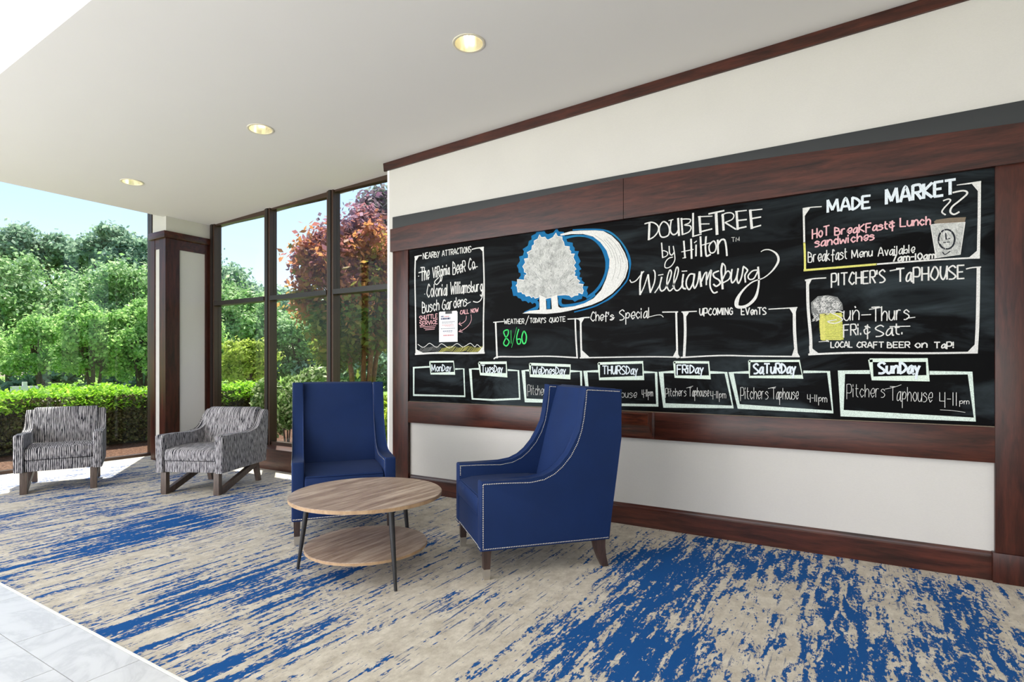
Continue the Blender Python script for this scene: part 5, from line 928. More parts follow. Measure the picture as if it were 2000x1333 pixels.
(1, [-183,1528,15,-121,1530,15,-63,1525,15]), (1, [-180,1521,15,-121,1520,15,-57,1518,15]), (1, [-170,1514,15,-121,1512,15,-55,1511,15]), (1, [-180,1508,15,-121,1507,15,-67,1505,15]), (1, [-175,1501,15,-121,1500,15,-60,1498,15]), (1, [-168,1494,15,-121,1495,15,-63,1492,15]), (1, [-170,1488,15,-121,1487,15,-67,1486,15]), (1, [-178,1481,15,-121,1480,15,-68,1479,15]), (1, [-171,1474,15,-121,1473,15,-59,1472,15]), (1, [-182,1468,15,-121,1468,15,-67,1466,15]), (1, [-170,1461,15,-121,1463,15,-69,1460,15]), (1, [-177,1455,15,-121,1456,15,-56,1453,15]), (1, [-181,1448,15,-121,1450,15,-64,1446,15]), 
(1, [-177,1442,15,-121,1442,15,-55,1440,15]), (1, [-178,1435,15,-121,1434,15,-67,1434,15]), (1, [-176,1428,15,-121,1427,15,-57,1427,15]), (1, [-174,1422,15,-121,1424,15,-54,1420,15]), (1, [-178,1415,15,-121,1415,15,-68,1414,15]), (1, [-182,1409,15,-121,1410,15,-57,1407,15]), (1, [-172,1402,15,-121,1403,15,-65,1401,15]), (1, [-175,1395,15,-121,1396,15,-66,1394,15]), (1, [-182,1389,15,-121,1392,15,-68,1388,15]), (1, [-172,1382,15,-121,1381,15,-57,1381,15]), (1, [-173,1375,15,-121,1377,15,-65,1375,15]), (1, [-176,1369,15,-121,1370,15,-57,1368,15]), (1, [-169,1362,15,-121,1364,15,-65,1362,15]), 
(0, [-181,1527,18,-177,1368,18]), (0, [-176,1527,18,-173,1367,18]), (0, [-172,1527,18,-168,1367,18]), (0, [-167,1527,18,-163,1367,18]), (0, [-162,1526,18,-159,1367,18]), (0, [-157,1526,18,-154,1367,18]), ]),
('chalk_beer_mug', 61, 'white', [
(1, [-143,1631,12,-151,1619,12,-164,1626,12,-162,1641,12,-149,1643,12]), (1, [-66,1584,12,-73,1573,12,-85,1579,12,-83,1593,12,-71,1595,12]), (1, [-203,1578,12,-208,1571,12,-215,1575,12,-214,1584,12,-206,1585,12]), (1, [-97,1581,12,-104,1570,12,-115,1576,12,-114,1589,12,-102,1591,12]), (1, [-120,1628,12,-126,1620,12,-134,1624,12,-133,1634,12,-124,1635,12]), (1, [-144,1582,12,-152,1570,12,-164,1577,12,-162,1591,12,-149,1593,12]), (1, [-163,1593,12,-168,1585,12,-177,1589,12,-176,1599,12,-167,1600,12]), (1, [-178,1561,12,-184,1554,12,-192,1558,12,-191,1568,12,-182,1569,12]), 
(1, [-140,1546,12,-147,1535,12,-158,1541,12,-157,1554,12,-145,1556,12]), (1, [-188,1579,12,-194,1570,12,-203,1575,12,-202,1585,12,-193,1587,12]), (1, [-72,1595,12,-79,1585,12,-90,1591,12,-89,1604,12,-77,1605,12]), (1, [-73,1563,12,-79,1554,12,-88,1559,12,-87,1570,12,-77,1571,12]), (1, [-157,1616,12,-161,1610,12,-168,1613,12,-167,1621,12,-160,1622,12]), (1, [-203,1598,12,-207,1592,12,-215,1595,12,-214,1604,12,-206,1605,12]), (1, [-170,1601,12,-174,1596,12,-180,1599,12,-179,1606,12,-173,1607,12]), (1, [-91,1570,12,-96,1563,12,-104,1567,12,-103,1576,12,-95,1577,12]), 
(1, [-114,1555,12,-122,1544,12,-133,1550,12,-132,1564,12,-120,1565,12]), (1, [-193,1588,12,-201,1577,12,-214,1583,12,-212,1598,12,-199,1600,12]), (1, [-129,1534,12,-136,1524,12,-147,1529,12,-146,1542,12,-134,1544,12]), (1, [-152,1631,12,-157,1624,12,-164,1628,12,-163,1637,12,-155,1638,12]), (1, [-183,1563,12,-189,1554,12,-199,1559,12,-198,1570,12,-188,1572,12]), (1, [-100,1582,12,-105,1575,12,-112,1579,12,-112,1588,12,-103,1589,12]), (1, [-126,1626,12,-131,1618,12,-139,1623,12,-138,1633,12,-129,1634,12]), (1, [-84,1567,12,-90,1558,12,-100,1563,12,-99,1575,12,-88,1576,12]), 
(1, [-99,1610,12,-105,1601,12,-115,1606,12,-114,1618,12,-103,1619,12]), (1, [-123,1622,12,-130,1612,12,-140,1618,12,-139,1630,12,-128,1631,12]), (1, [-72,1574,12,-77,1565,12,-86,1570,12,-85,1581,12,-76,1582,12]), (1, [-190,1595,12,-198,1584,12,-209,1590,12,-208,1604,12,-196,1606,12]), (1, [-100,1540,12,-105,1533,12,-112,1537,12,-111,1545,12,-104,1546,12]), (1, [-108,1623,12,-112,1617,12,-118,1620,12,-118,1627,12,-111,1628,12]), (1, [-205,1600,12,-211,1593,12,-219,1597,12,-218,1607,12,-209,1608,12]), (1, [-95,1539,12,-100,1532,12,-107,1536,12,-106,1545,12,-98,1546,12]), 
(1, [-88,1581,12,-96,1569,12,-108,1575,12,-107,1590,12,-94,1592,12]), (1, [-158,1588,12,-163,1581,12,-171,1585,12,-170,1594,12,-162,1595,12]), (1, [-144,1586,12,-149,1579,12,-156,1583,12,-156,1592,12,-148,1593,12]), (1, [-150,1571,12,-159,1559,12,-171,1565,12,-170,1581,12,-156,1582,12]), (1, [-184,1588,12,-190,1580,12,-198,1585,12,-197,1595,12,-188,1596,12]), (1, [-89,1554,12,-95,1544,12,-106,1550,12,-105,1563,12,-93,1564,12]), (1, [-135,1629,12,-143,1618,12,-155,1624,12,-154,1639,12,-141,1640,12]), (1, [-165,1566,12,-169,1560,12,-176,1563,12,-175,1571,12,-168,1572,12]), 
(1, [-160,1622,12,-165,1616,12,-171,1619,12,-171,1627,12,-163,1628,12]), (1, [-153,1630,12,-157,1624,12,-163,1628,12,-162,1635,12,-156,1636,12]), (1, [-183,1617,12,-190,1607,12,-202,1612,12,-200,1626,12,-188,1627,12]), (1, [-146,1552,12,-150,1545,12,-156,1549,12,-156,1557,12,-149,1558,12]), (1, [-123,1543,12,-131,1532,12,-143,1538,12,-141,1553,12,-128,1555,12]), (1, [-168,1549,12,-176,1537,12,-189,1543,12,-187,1559,12,-174,1560,12]), (1, [-145,1606,12,-151,1598,12,-159,1602,12,-158,1612,12,-149,1613,12]), (1, [-127,1584,12,-133,1575,12,-143,1580,12,-142,1591,12,-132,1593,12]), 
(1, [-157,1567,12,-164,1558,12,-174,1563,12,-173,1575,12,-162,1576,12]), (1, [-150,1558,12,-158,1547,12,-169,1553,12,-168,1567,12,-155,1569,12]), (1, [-161,1629,12,-165,1624,12,-171,1627,12,-170,1634,12,-164,1635,12]), (1, [-118,1614,12,-124,1605,12,-133,1610,12,-132,1621,12,-122,1623,12]), (1, [-84,1597,12,-92,1585,12,-104,1592,12,-103,1606,12,-90,1608,12]), (1, [-128,1595,12,-136,1583,12,-148,1589,12,-147,1604,12,-134,1606,12]), (1, [-157,1548,12,-163,1539,12,-173,1544,12,-171,1556,12,-161,1557,12]), (1, [-150,1592,12,-156,1583,12,-166,1588,12,-165,1600,12,-154,1601,12]), 
(1, [-155,1607,12,-163,1596,12,-174,1602,12,-173,1616,12,-161,1617,12]), (1, [-191,1588,12,-196,1581,12,-203,1585,12,-202,1594,12,-194,1595,12]), (1, [-112,1555,12,-118,1546,12,-127,1551,12,-126,1562,12,-117,1563,12]), (1, [-79,1596,12,-84,1590,12,-91,1593,12,-90,1602,12,-83,1603,12]), (1, [-218,1500,12,-211,1491,12,-220,1485,12]), (1, [-225,1499,12,-219,1491,12,-227,1485,12]), (1, [-196,1501,12,-190,1493,12,-199,1487,12]), (1, [-219,1503,12,-213,1495,12,-222,1489,12]), (1, [-208,1523,12,-202,1514,12,-210,1508,12]), (1, [-216,1528,12,-210,1519,12,-218,1513,12]), 
(1, [-201,1530,12,-194,1521,12,-203,1515,12]), (1, [-190,1505,12,-184,1496,12,-192,1491,12]), (1, [-193,1510,12,-187,1502,12,-196,1496,12]), (1, [-199,1531,12,-193,1522,12,-201,1517,12]), (1, [-221,1540,12,-215,1531,12,-223,1525,12]), (1, [-203,1500,12,-196,1491,12,-205,1485,12]), (1, [-213,1518,12,-206,1509,12,-215,1503,12]), (1, [-216,1512,12,-210,1504,12,-219,1498,12]), ]),
('chalk_border', 62, 'white', [
(1, [-2640,1577,82,-2633,1426,82,-2625,1268,82]), (0, [-2664,1577,41,-2558,1580,41]), (1, [-2659,1260,57,-2606,1278,57,-2398,1276,56,-2128,1278,54,-1864,1264,53]), (1, [-1887,1577,64,-1882,1445,64,-1870,1263,64]), (0, [-1953,1574,38,-1868,1574,38]), ]),
('chalk_border', 63, 'white', [
(1, [-1840,1575,75,-1837,1406,75,-1832,1268,75]), (1, [-1870,1572,49,-1817,1579,49,-1765,1579,48]), (1, [-1846,1263,49,-1558,1266,47,-1264,1267,45,-1065,1262,44]), (1, [-1090,1590,68,-1087,1456,68,-1082,1257,68]), (0, [-1190,1592,41,-1078,1588,41]), ]),
('chalk_border', 64, 'white', [
(1, [-1030,1581,93,-1026,1441,93,-1034,1261,93]), (0, [-1051,1586,38,-946,1586,37]), (0, [-480,1576,35,-311,1578,34]), (1, [-328,1574,92,-326,1420,92,-316,1263,92]), (1, [-1057,1260,51,-786,1271,49,-560,1265,47,-298,1260,46]), ]),
('chalk_word', 65, 'white', [
(0, [-2553,1600,32,-2545,1559,32]), (0, [-2545,1559,32,-2537,1586,32]), (0, [-2537,1586,32,-2529,1558,32]), (0, [-2529,1558,32,-2521,1599,32]), (0, [-2494,1598,32,-2514,1598,32]), (0, [-2514,1558,32,-2514,1598,32]), (0, [-2514,1558,32,-2494,1557,32]), (0, [-2514,1578,32,-2498,1578,32]), (1, [-2488,1557,32,-2476,1597,32,-2464,1557,32]), (0, [-2484,1571,32,-2468,1570,32]), (0, [-2457,1597,32,-2434,1596,32]), (0, [-2446,1596,32,-2446,1556,32]), (0, [-2427,1556,32,-2427,1596,32]), (0, [-2408,1555,32,-2408,1595,32]), (0, [-2427,1576,32,-2408,1575,32]), (0, [-2382,1594,32,-2401,1595,32]), 
(0, [-2401,1555,32,-2401,1595,32]), (0, [-2401,1555,32,-2382,1554,32]), (0, [-2401,1575,32,-2386,1574,32]), (0, [-2376,1554,32,-2376,1594,32]), (1, [-2376,1594,32,-2360,1594,32,-2356,1580,32,-2360,1574,32,-2376,1574,32]), (0, [-2368,1574,32,-2356,1554,32]), ]),
('chalk_lettering', 65, 'white', [
(0, [-2342,1544,32,-2310,1619,32]), ]),
('chalk_word', 66, 'white', [
(0, [-2299,1597,32,-2278,1597,31]), (0, [-2288,1597,32,-2288,1558,32]), (1, [-2262,1597,31,-2269,1584,31,-2272,1571,31,-2269,1564,31,-2262,1557,31,-2255,1564,31,-2252,1577,31,-2255,1590,31,-2262,1597,31]), (0, [-2246,1557,31,-2246,1596,31]), (1, [-2246,1596,31,-2236,1590,31,-2229,1576,31,-2236,1563,31,-2246,1557,31]), (1, [-2224,1557,31,-2213,1596,31,-2203,1557,31]), (0, [-2220,1570,31,-2207,1570,31]), (0, [-2198,1595,31,-2188,1576,31]), (1, [-2181,1595,31,-2188,1576,31,-2194,1550,31]), (0, [-2176,1595,31,-2176,1582,31]), 
(1, [-2150,1588,31,-2157,1595,31,-2167,1588,31,-2167,1582,31,-2160,1575,31,-2153,1569,31,-2150,1562,31,-2157,1556,31,-2167,1556,31]), ]),
('chalk_word', 67, 'white', [
(1, [-2105,1593,31,-2113,1580,31,-2118,1567,31,-2113,1560,31,-2105,1554,31,-2096,1561,31,-2092,1574,31,-2096,1586,31,-2105,1593,31]), (0, [-2101,1561,31,-2092,1548,31]), (1, [-2086,1593,31,-2086,1567,31,-2077,1555,31,-2069,1568,31,-2065,1593,31]), (0, [-2065,1593,31,-2065,1555,31]), (1, [-2045,1594,31,-2054,1581,31,-2058,1568,31,-2054,1562,31,-2045,1555,31,-2037,1562,31,-2033,1575,31,-2037,1587,31,-2045,1594,31]), (0, [-2026,1594,31,-2001,1595,31]), (0, [-2014,1594,31,-2014,1556,31]), (0, [-1974,1595,30,-1995,1595,30]), (0, [-1995,1557,30,-1995,1595,30]), (0, [-1995,1557,30,-1974,1557,30]), 
(0, [-1995,1576,30,-1978,1576,30]), ]),
('chalk_word', 68, 'white', [
(1, [-1721,1609,37,-1734,1621,37,-1746,1598,37,-1753,1573,37,-1746,1561,37,-1734,1549,37,-1721,1561,37]), (0, [-1711,1620,37,-1711,1549,37]), (1, [-1711,1573,37,-1698,1596,37,-1685,1584,37,-1685,1550,37]), (1, [-1675,1572,37,-1650,1572,37,-1650,1594,37,-1663,1594,37,-1675,1572,37,-1669,1561,37,-1663,1550,37,-1650,1561,37]), (1, [-1616,1603,36,-1622,1614,36,-1628,1604,36,-1628,1540,36]), (0, [-1640,1583,37,-1616,1582,36]), (0, [-1606,1613,36,-1606,1592,36]), (1, [-1565,1581,36,-1577,1591,36,-1590,1581,36,-1571,1571,36,-1565,1561,36,-1577,1552,36,-1590,1551,36]), ]),
('chalk_lettering', 68, 'white', [
(1, [-1596,1553,29,-1558,1570,29]), ]),
('chalk_word', 69, 'white', [
(1, [-1480,1612,36,-1494,1624,36,-1516,1611,36,-1516,1599,36,-1501,1587,36,-1487,1574,36,-1480,1562,36,-1494,1549,36,-1516,1548,36]), (0, [-1468,1600,36,-1468,1513,36]), (1, [-1468,1575,36,-1454,1601,36,-1439,1589,36,-1447,1563,36,-1468,1563,36]), (1, [-1428,1577,36,-1399,1578,35,-1399,1602,35,-1414,1602,36,-1428,1577,36,-1421,1564,36,-1414,1552,36,-1399,1565,35]), (1, [-1360,1591,35,-1374,1603,35,-1388,1578,35,-1381,1566,35,-1374,1554,35,-1360,1567,35]), (0, [-1349,1604,35,-1349,1555,35]), (0, [-1349,1629,35,-1349,1616,35]), 
(1, [-1303,1593,35,-1310,1605,35,-1324,1593,35,-1331,1568,35,-1324,1556,35,-1310,1569,35,-1303,1606,35]), (1, [-1303,1606,35,-1303,1557,35,-1296,1557,35]), (0, [-1292,1631,35,-1292,1557,35]), ]),
('chalk_lettering', 69, 'white', [
(1, [-1289,1561,24,-1235,1572,24,-1200,1571,24,-1183,1555,24]), ]),
('chalk_word', 70, 'white', [
(1, [-925,1604,37,-925,1572,37,-916,1556,37,-907,1572,37,-903,1604,37]), (0, [-903,1604,37,-903,1556,37]), (0, [-896,1548,37,-896,1604,37]), (1, [-896,1604,37,-878,1603,37,-874,1587,37,-878,1571,37,-896,1572,37]), (1, [-845,1594,37,-853,1602,37,-862,1587,37,-867,1571,37,-862,1563,37,-853,1554,37,-845,1562,37]), (1, [-825,1601,37,-833,1586,37,-838,1570,37,-833,1562,37,-825,1554,37,-816,1561,37,-812,1577,37,-816,1593,37,-825,1601,37]), (0, [-805,1553,37,-805,1601,37]), (0, [-805,1601,37,-792,1561,37]), (0, [-792,1561,37,-779,1600,37]), (0, [-779,1600,37,-774,1553,37]), 
(0, [-768,1552,37,-768,1600,37]), (0, [-756,1552,37,-756,1599,37]), (0, [-756,1599,37,-735,1552,36]), (0, [-735,1552,36,-735,1599,36]), (1, [-707,1590,36,-716,1598,36,-724,1583,36,-728,1567,36,-724,1559,36,-716,1551,36,-707,1559,36]), (0, [-707,1559,36,-707,1574,36]), (0, [-707,1574,36,-716,1575,36]), ]),
('chalk_word', 71, 'white', [
(0, [-630,1593,36,-650,1594,36]), (0, [-650,1547,36,-650,1594,36]), (0, [-650,1547,36,-630,1547,36]), (0, [-650,1571,36,-634,1570,36]), (0, [-623,1593,36,-611,1546,36]), (0, [-611,1546,36,-599,1592,36]), (1, [-592,1561,36,-576,1560,36,-576,1576,36,-584,1576,36,-592,1561,36,-588,1553,36,-584,1545,36,-576,1553,36]), (0, [-569,1575,36,-569,1545,36]), (1, [-569,1560,36,-561,1575,36,-553,1567,36,-553,1544,36]), (0, [-547,1590,36,-523,1589,35]), (0, [-535,1589,35,-535,1544,35]), 
(1, [-496,1580,35,-504,1588,35,-516,1581,35,-516,1573,35,-508,1566,35,-500,1558,35,-496,1550,35,-504,1543,35,-516,1543,35]), ]),
('green_lettering', 72, 'green', [
(1, [-2515,1506,53,-2556,1493,53,-2539,1448,53,-2502,1406,52,-2529,1370,53,-2558,1391,53,-2539,1431,53,-2512,1471,52,-2515,1506,53]), (0, [-2484,1502,24,-2482,1390,24]), (0, [-2427,1525,16,-2477,1356,16]), (1, [-2407,1508,52,-2427,1445,52,-2418,1388,52,-2393,1389,52,-2390,1424,52,-2421,1424,52]), (1, [-2356,1489,60,-2377,1443,60,-2365,1390,60,-2341,1395,59,-2333,1450,59,-2356,1489,60]), ]),
('weekday_box', 73, 'mint', [
(0, [-3372,1237,81,-3096,1239,78,-3083,1132,78,-3360,1127,81,-3372,1237,81]), ]),
('weekday_box', 73, 'mint2', [
(0, [-3376,1191,74,-3569,1182,76,-3569,922,76,-3273,925,74,-2970,927,71,-2981,1173,72,-3074,1171,72]), ]),
('weekday_box', 74, 'mint', [
(0, [-2814,1225,111,-2533,1227,108,-2528,1119,108,-2800,1128,111,-2814,1225,111]), ]),
('weekday_box', 74, 'mint2', [
(0, [-2818,1173,82,-2910,1171,83,-2886,907,83,-2671,904,81,-2399,922,78,-2412,1159,79,-2515,1164,79]), ]),
('weekday_box', 75, 'mint', [
(0, [-2299,1214,111,-1930,1201,107,-1934,1111,107,-2299,1118,111,-2299,1214,111]), ]),
('weekday_box', 75, 'mint2', [
(0, [-2303,1161,99,-2364,1159,100,-2342,911,99,-1832,911,94,-1837,1156,94,-1925,1157,95]), ]),
('weekday_box', 76, 'mint', [
(0, [-1687,1218,98,-1338,1226,94,-1332,1110,94,-1681,1099,98,-1687,1218,98]), ]),
('weekday_box', 76, 'mint2', [
(0, [-1694,1158,98,-1800,1155,99,-1771,899,99,-1506,904,96,-1228,910,93,-1237,1151,93,-1325,1153,94]), ]),
('weekday_box', 77, 'mint', [
(0, [-1104,1226,86,-865,1224,84,-856,1119,84,-1098,1122,86,-1104,1226,86]), ]),
('weekday_box', 77, 'mint2', [
(0, [-1111,1156,100,-1200,1151,101,-1176,911,101,-705,918,95,-750,1152,95,-851,1154,97]), ]),
('weekday_box', 78, 'mint', [
(0, [-600,1232,75,-299,1232,72,-280,1129,71,-599,1125,75,-600,1232,75]), ]),
('weekday_box', 78, 'mint2', [
(0, [-606,1156,93,-716,1152,95,-667,923,94,-111,909,87,-134,1162,87,-273,1161,89]), ]),
('weekday_box', 79, 'mint', [
(0, [89,1234,114,367,1234,109,373,1127,109,100,1123,113,89,1234,114]), ]),
('weekday_box', 79, 'mint2', [
(0, [82,1162,119,-64,1160,122,-60,904,121,586,896,110,565,1159,110,384,1159,113]), ]),
('chalk_word', 80, 'snow', [
(0, [-3348,1149,43,-3348,1211,43]), (0, [-3348,1211,43,-3329,1159,43]), (0, [-3329,1159,43,-3310,1211,43]), (0, [-3310,1211,43,-3303,1149,43]), (1, [-3281,1191,43,-3293,1170,43,-3287,1160,43,-3281,1150,43,-3268,1160,43,-3268,1181,43,-3281,1191,43]), (0, [-3258,1191,43,-3258,1150,43]), (1, [-3258,1170,43,-3245,1191,43,-3233,1181,43,-3233,1150,43]), (0, [-3223,1150,43,-3223,1212,43]), (1, [-3223,1212,43,-3204,1202,43,-3192,1181,43,-3204,1161,43,-3223,1150,43]), (1, [-3157,1182,43,-3163,1192,43,-3176,1181,43,-3182,1161,43,-3176,1151,43,-3163,1161,43,-3157,1192,43]), 
(1, [-3157,1192,43,-3157,1151,43,-3151,1151,42]), (0, [-3147,1192,42,-3135,1162,42]), (1, [-3123,1192,42,-3135,1162,42,-3141,1121,42]), ]),
('chalk_word', 81, 'snow', [
(0, [-2786,1206,44,-2753,1206,44]), (0, [-2770,1206,44,-2770,1142,44]), (1, [-2744,1185,44,-2744,1153,44,-2734,1142,44,-2723,1163,44,-2723,1185,44]), (0, [-2723,1185,44,-2723,1142,44]), (1, [-2714,1163,43,-2693,1164,43,-2693,1185,43,-2703,1185,43,-2714,1163,43,-2709,1153,43,-2703,1142,43,-2693,1153,43]), (1, [-2663,1174,43,-2673,1185,43,-2684,1174,43,-2668,1164,43,-2663,1153,43,-2673,1142,43,-2684,1142,43]), (0, [-2654,1143,43,-2654,1206,43]), (1, [-2654,1206,43,-2638,1195,43,-2627,1174,43,-2638,1153,43,-2654,1143,43]), 
(1, [-2598,1174,43,-2603,1185,43,-2614,1174,43,-2619,1153,43,-2614,1143,43,-2603,1153,43,-2598,1185,43]), (1, [-2598,1185,43,-2598,1143,43,-2592,1143,43]), (0, [-2589,1185,43,-2579,1154,43]), (1, [-2568,1185,43,-2579,1154,43,-2584,1112,43]), ]),
('chalk_word', 82, 'snow', [
(0, [-2276,1192,43,-2264,1130,43]), (0, [-2264,1130,43,-2253,1171,43]), (0, [-2253,1171,43,-2241,1130,43]), (0, [-2241,1130,43,-2230,1192,43]), (1, [-2221,1151,43,-2198,1151,43,-2198,1171,43,-2210,1171,43,-2221,1151,43,-2215,1141,43,-2210,1130,43,-2198,1141,43]), (0, [-2189,1131,43,-2189,1192,43]), (1, [-2189,1192,43,-2172,1182,43,-2161,1161,43,-2172,1141,43,-2189,1131,43]), (0, [-2152,1171,43,-2152,1131,43]), (1, [-2152,1151,43,-2141,1172,43,-2130,1161,42,-2130,1131,42]), (1, [-2121,1151,42,-2099,1151,42,-2099,1172,42,-2110,1172,42,-2121,1151,42,-2115,1141,42,-2110,1131,42,-2099,1141,42]), 
(1, [-2068,1162,42,-2079,1172,42,-2090,1162,42,-2073,1152,42,-2068,1142,42,-2079,1132,42,-2090,1131,42]), (0, [-2059,1132,42,-2059,1192,42]), (1, [-2059,1192,42,-2042,1182,42,-2032,1162,42,-2042,1142,42,-2059,1132,42]), (1, [-2001,1162,42,-2007,1172,42,-2017,1162,42,-2023,1142,42,-2017,1132,42,-2007,1142,42,-2001,1172,42]), (1, [-2001,1172,42,-2001,1132,42,-1996,1132,42]), (0, [-1992,1172,42,-1982,1142,42]), (1, [-1971,1172,42,-1982,1142,42,-1987,1102,42]), ]),
('chalk_word', 83, 'snow', [
(0, [-1655,1199,43,-1621,1199,43]), (0, [-1638,1199,43,-1638,1136,43]), (0, [-1612,1136,43,-1612,1199,43]), (0, [-1583,1136,43,-1583,1199,43]), (0, [-1612,1167,43,-1583,1167,43]), (1, [-1574,1199,43,-1574,1157,43,-1563,1136,43,-1552,1157,43,-1546,1199,42]), (0, [-1546,1199,42,-1546,1136,42]), (0, [-1537,1136,42,-1537,1199,42]), (1, [-1537,1199,42,-1515,1199,42,-1509,1178,42,-1515,1168,42,-1537,1167,42]), (0, [-1526,1167,42,-1509,1137,42]), (1, [-1473,1188,42,-1484,1199,42,-1500,1188,42,-1500,1178,42,-1489,1168,42,-1478,1157,42,-1473,1147,42,-1484,1137,42,-1500,1137,42]), 
(0, [-1464,1137,42,-1464,1199,42]), (1, [-1464,1199,42,-1447,1188,42,-1437,1168,42,-1447,1147,42,-1464,1137,42]), (1, [-1406,1168,42,-1411,1178,42,-1422,1168,42,-1428,1147,42,-1422,1137,42,-1411,1147,42,-1406,1178,42]), (1, [-1406,1178,42,-1406,1137,42,-1401,1137,42]), (0, [-1397,1178,42,-1387,1148,42]), (1, [-1376,1178,42,-1387,1148,42,-1392,1107,42]), ]),
('chalk_word', 84, 'snow', [
(0, [-1054,1205,46,-1083,1205,46]), (0, [-1083,1136,46,-1083,1205,46]), (0, [-1083,1175,46,-1059,1176,46]), (0, [-1045,1147,46,-1045,1205,46]), (1, [-1045,1205,46,-1022,1205,46,-1016,1186,46,-1022,1176,46,-1045,1176,46]), (0, [-1033,1176,46,-1016,1147,46]), (0, [-1007,1186,46,-1007,1147,46]), (0, [-1007,1205,46,-1007,1195,46]), (0, [-992,1147,46,-992,1205,46]), (1, [-992,1205,46,-975,1196,46,-964,1177,46,-975,1157,46,-992,1147,46]), (1, [-932,1177,46,-938,1186,46,-949,1177,46,-955,1158,46,-949,1148,46,-938,1158,46,-932,1186,46]), (1, [-932,1186,46,-932,1148,46,-927,1148,46]), 
(0, [-923,1187,45,-912,1158,45]), (1, [-901,1187,45,-912,1158,45,-918,1120,45]), ]),
('chalk_word', 85, 'snow', [
(1, [-544,1203,56,-555,1214,56,-571,1203,56,-571,1192,56,-560,1181,56,-549,1170,56,-544,1160,56,-555,1149,56,-571,1148,56]), (1, [-514,1182,55,-520,1192,55,-530,1182,55,-536,1160,56,-530,1149,55,-520,1160,55,-514,1192,55]), (1, [-514,1192,55,-514,1149,55,-509,1150,55]), (0, [-506,1214,55,-475,1214,55]), (0, [-490,1214,55,-490,1150,55]), (1, [-466,1193,55,-466,1161,55,-456,1150,55,-445,1172,55,-445,1193,55]), (0, [-445,1193,55,-445,1151,55]), (0, [-437,1151,55,-437,1215,55]), (1, [-437,1215,55,-417,1215,55,-411,1194,55,-417,1183,55,-437,1183,55]), (0, [-427,1183,55,-411,1151,55]), 
(0, [-403,1151,54,-403,1215,54]), (1, [-403,1215,54,-388,1204,54,-378,1183,54,-388,1162,54,-403,1151,54]), (1, [-349,1184,54,-354,1194,54,-365,1184,54,-370,1162,54,-365,1152,54,-354,1163,54,-349,1194,54]), (1, [-349,1194,54,-349,1152,54,-344,1152,54]), (0, [-341,1194,54,-331,1163,54]), (1, [-321,1195,54,-331,1163,54,-336,1121,54]), ]),
('chalk_word', 86, 'snow', [
(1, [162,1210,69,150,1221,69,132,1210,69,132,1199,69,144,1188,69,156,1177,69,162,1166,69,150,1155,69,132,1155,69]), (1, [172,1199,69,172,1166,69,184,1155,69,196,1177,69,196,1199,69]), (0, [196,1199,69,196,1155,69]), (0, [205,1199,68,205,1155,68]), (1, [205,1177,68,217,1199,68,229,1188,68,229,1155,68]), (0, [238,1155,68,238,1221,68]), (1, [238,1221,68,256,1210,68,268,1188,68,256,1166,68,238,1155,68]), (1, [300,1188,67,294,1199,68,283,1188,68,277,1166,68,283,1156,68,294,1167,68,300,1199,67]), (1, [300,1199,67,300,1156,67,306,1156,67]), (0, [309,1199,67,321,1167,67]), 
(1, [332,1199,67,321,1167,67,315,1123,67]), ]),
('thin_word', 87, 'white', [
(0, [-2321,946,15,-2321,1040,15]), (1, [-2321,1040,15,-2300,1040,15,-2295,1013,15,-2300,986,15,-2321,987,15]), (0, [-2287,1013,15,-2287,959,15]), (0, [-2287,1039,15,-2287,1026,15]), (1, [-2269,1039,15,-2269,972,15,-2259,959,15]), (0, [-2274,1012,15,-2259,1012,15]), (1, [-2231,998,15,-2241,1012,15,-2251,985,15,-2246,972,15,-2241,958,15,-2231,971,15]), (0, [-2224,1038,15,-2224,958,15]), (1, [-2224,985,15,-2214,1011,15,-2204,997,15,-2204,958,15]), (1, [-2196,984,15,-2176,983,15,-2176,1010,15,-2186,1010,15,-2196,984,15,-2191,971,15,-2186,957,15,-2176,970,15]), (0, [-2168,1010,15,-2168,957,15]), 
(1, [-2168,983,15,-2164,1010,15,-2154,1009,15]), (1, [-2122,995,15,-2131,1009,15,-2141,996,15,-2127,982,15,-2122,969,15,-2131,956,15,-2141,956,15]), ]),
('thin_word', 88, 'white', [
(0, [-1651,1012,14,-1614,1013,14]), (0, [-1632,1012,14,-1632,955,14]), (1, [-1581,985,14,-1587,994,14,-1599,985,14,-1605,965,14,-1599,956,14,-1587,966,14,-1581,994,14]), (1, [-1581,994,14,-1581,957,14,-1575,957,14]), (0, [-1571,995,14,-1571,928,14]), (1, [-1571,976,14,-1559,995,14,-1547,986,14,-1553,967,14,-1571,966,14]), (0, [-1538,1014,14,-1538,958,14]), (1, [-1538,976,14,-1526,996,14,-1514,986,14,-1514,958,14]), (1, [-1493,996,14,-1505,977,14,-1499,968,14,-1493,959,14,-1481,968,14,-1481,987,14,-1493,996,14]), (1, [-1472,997,14,-1472,969,14,-1460,960,14,-1449,979,14,-1449,997,14]), 
(0, [-1449,997,14,-1449,960,14]), (1, [-1416,989,14,-1428,998,14,-1439,988,14,-1422,979,14,-1416,970,14,-1428,960,14,-1439,960,14]), (1, [-1407,979,14,-1384,980,14,-1384,999,14,-1396,998,14,-1407,979,14,-1402,970,14,-1396,961,14,-1384,971,14]), ]),
('thin_word', 89, 'white', [
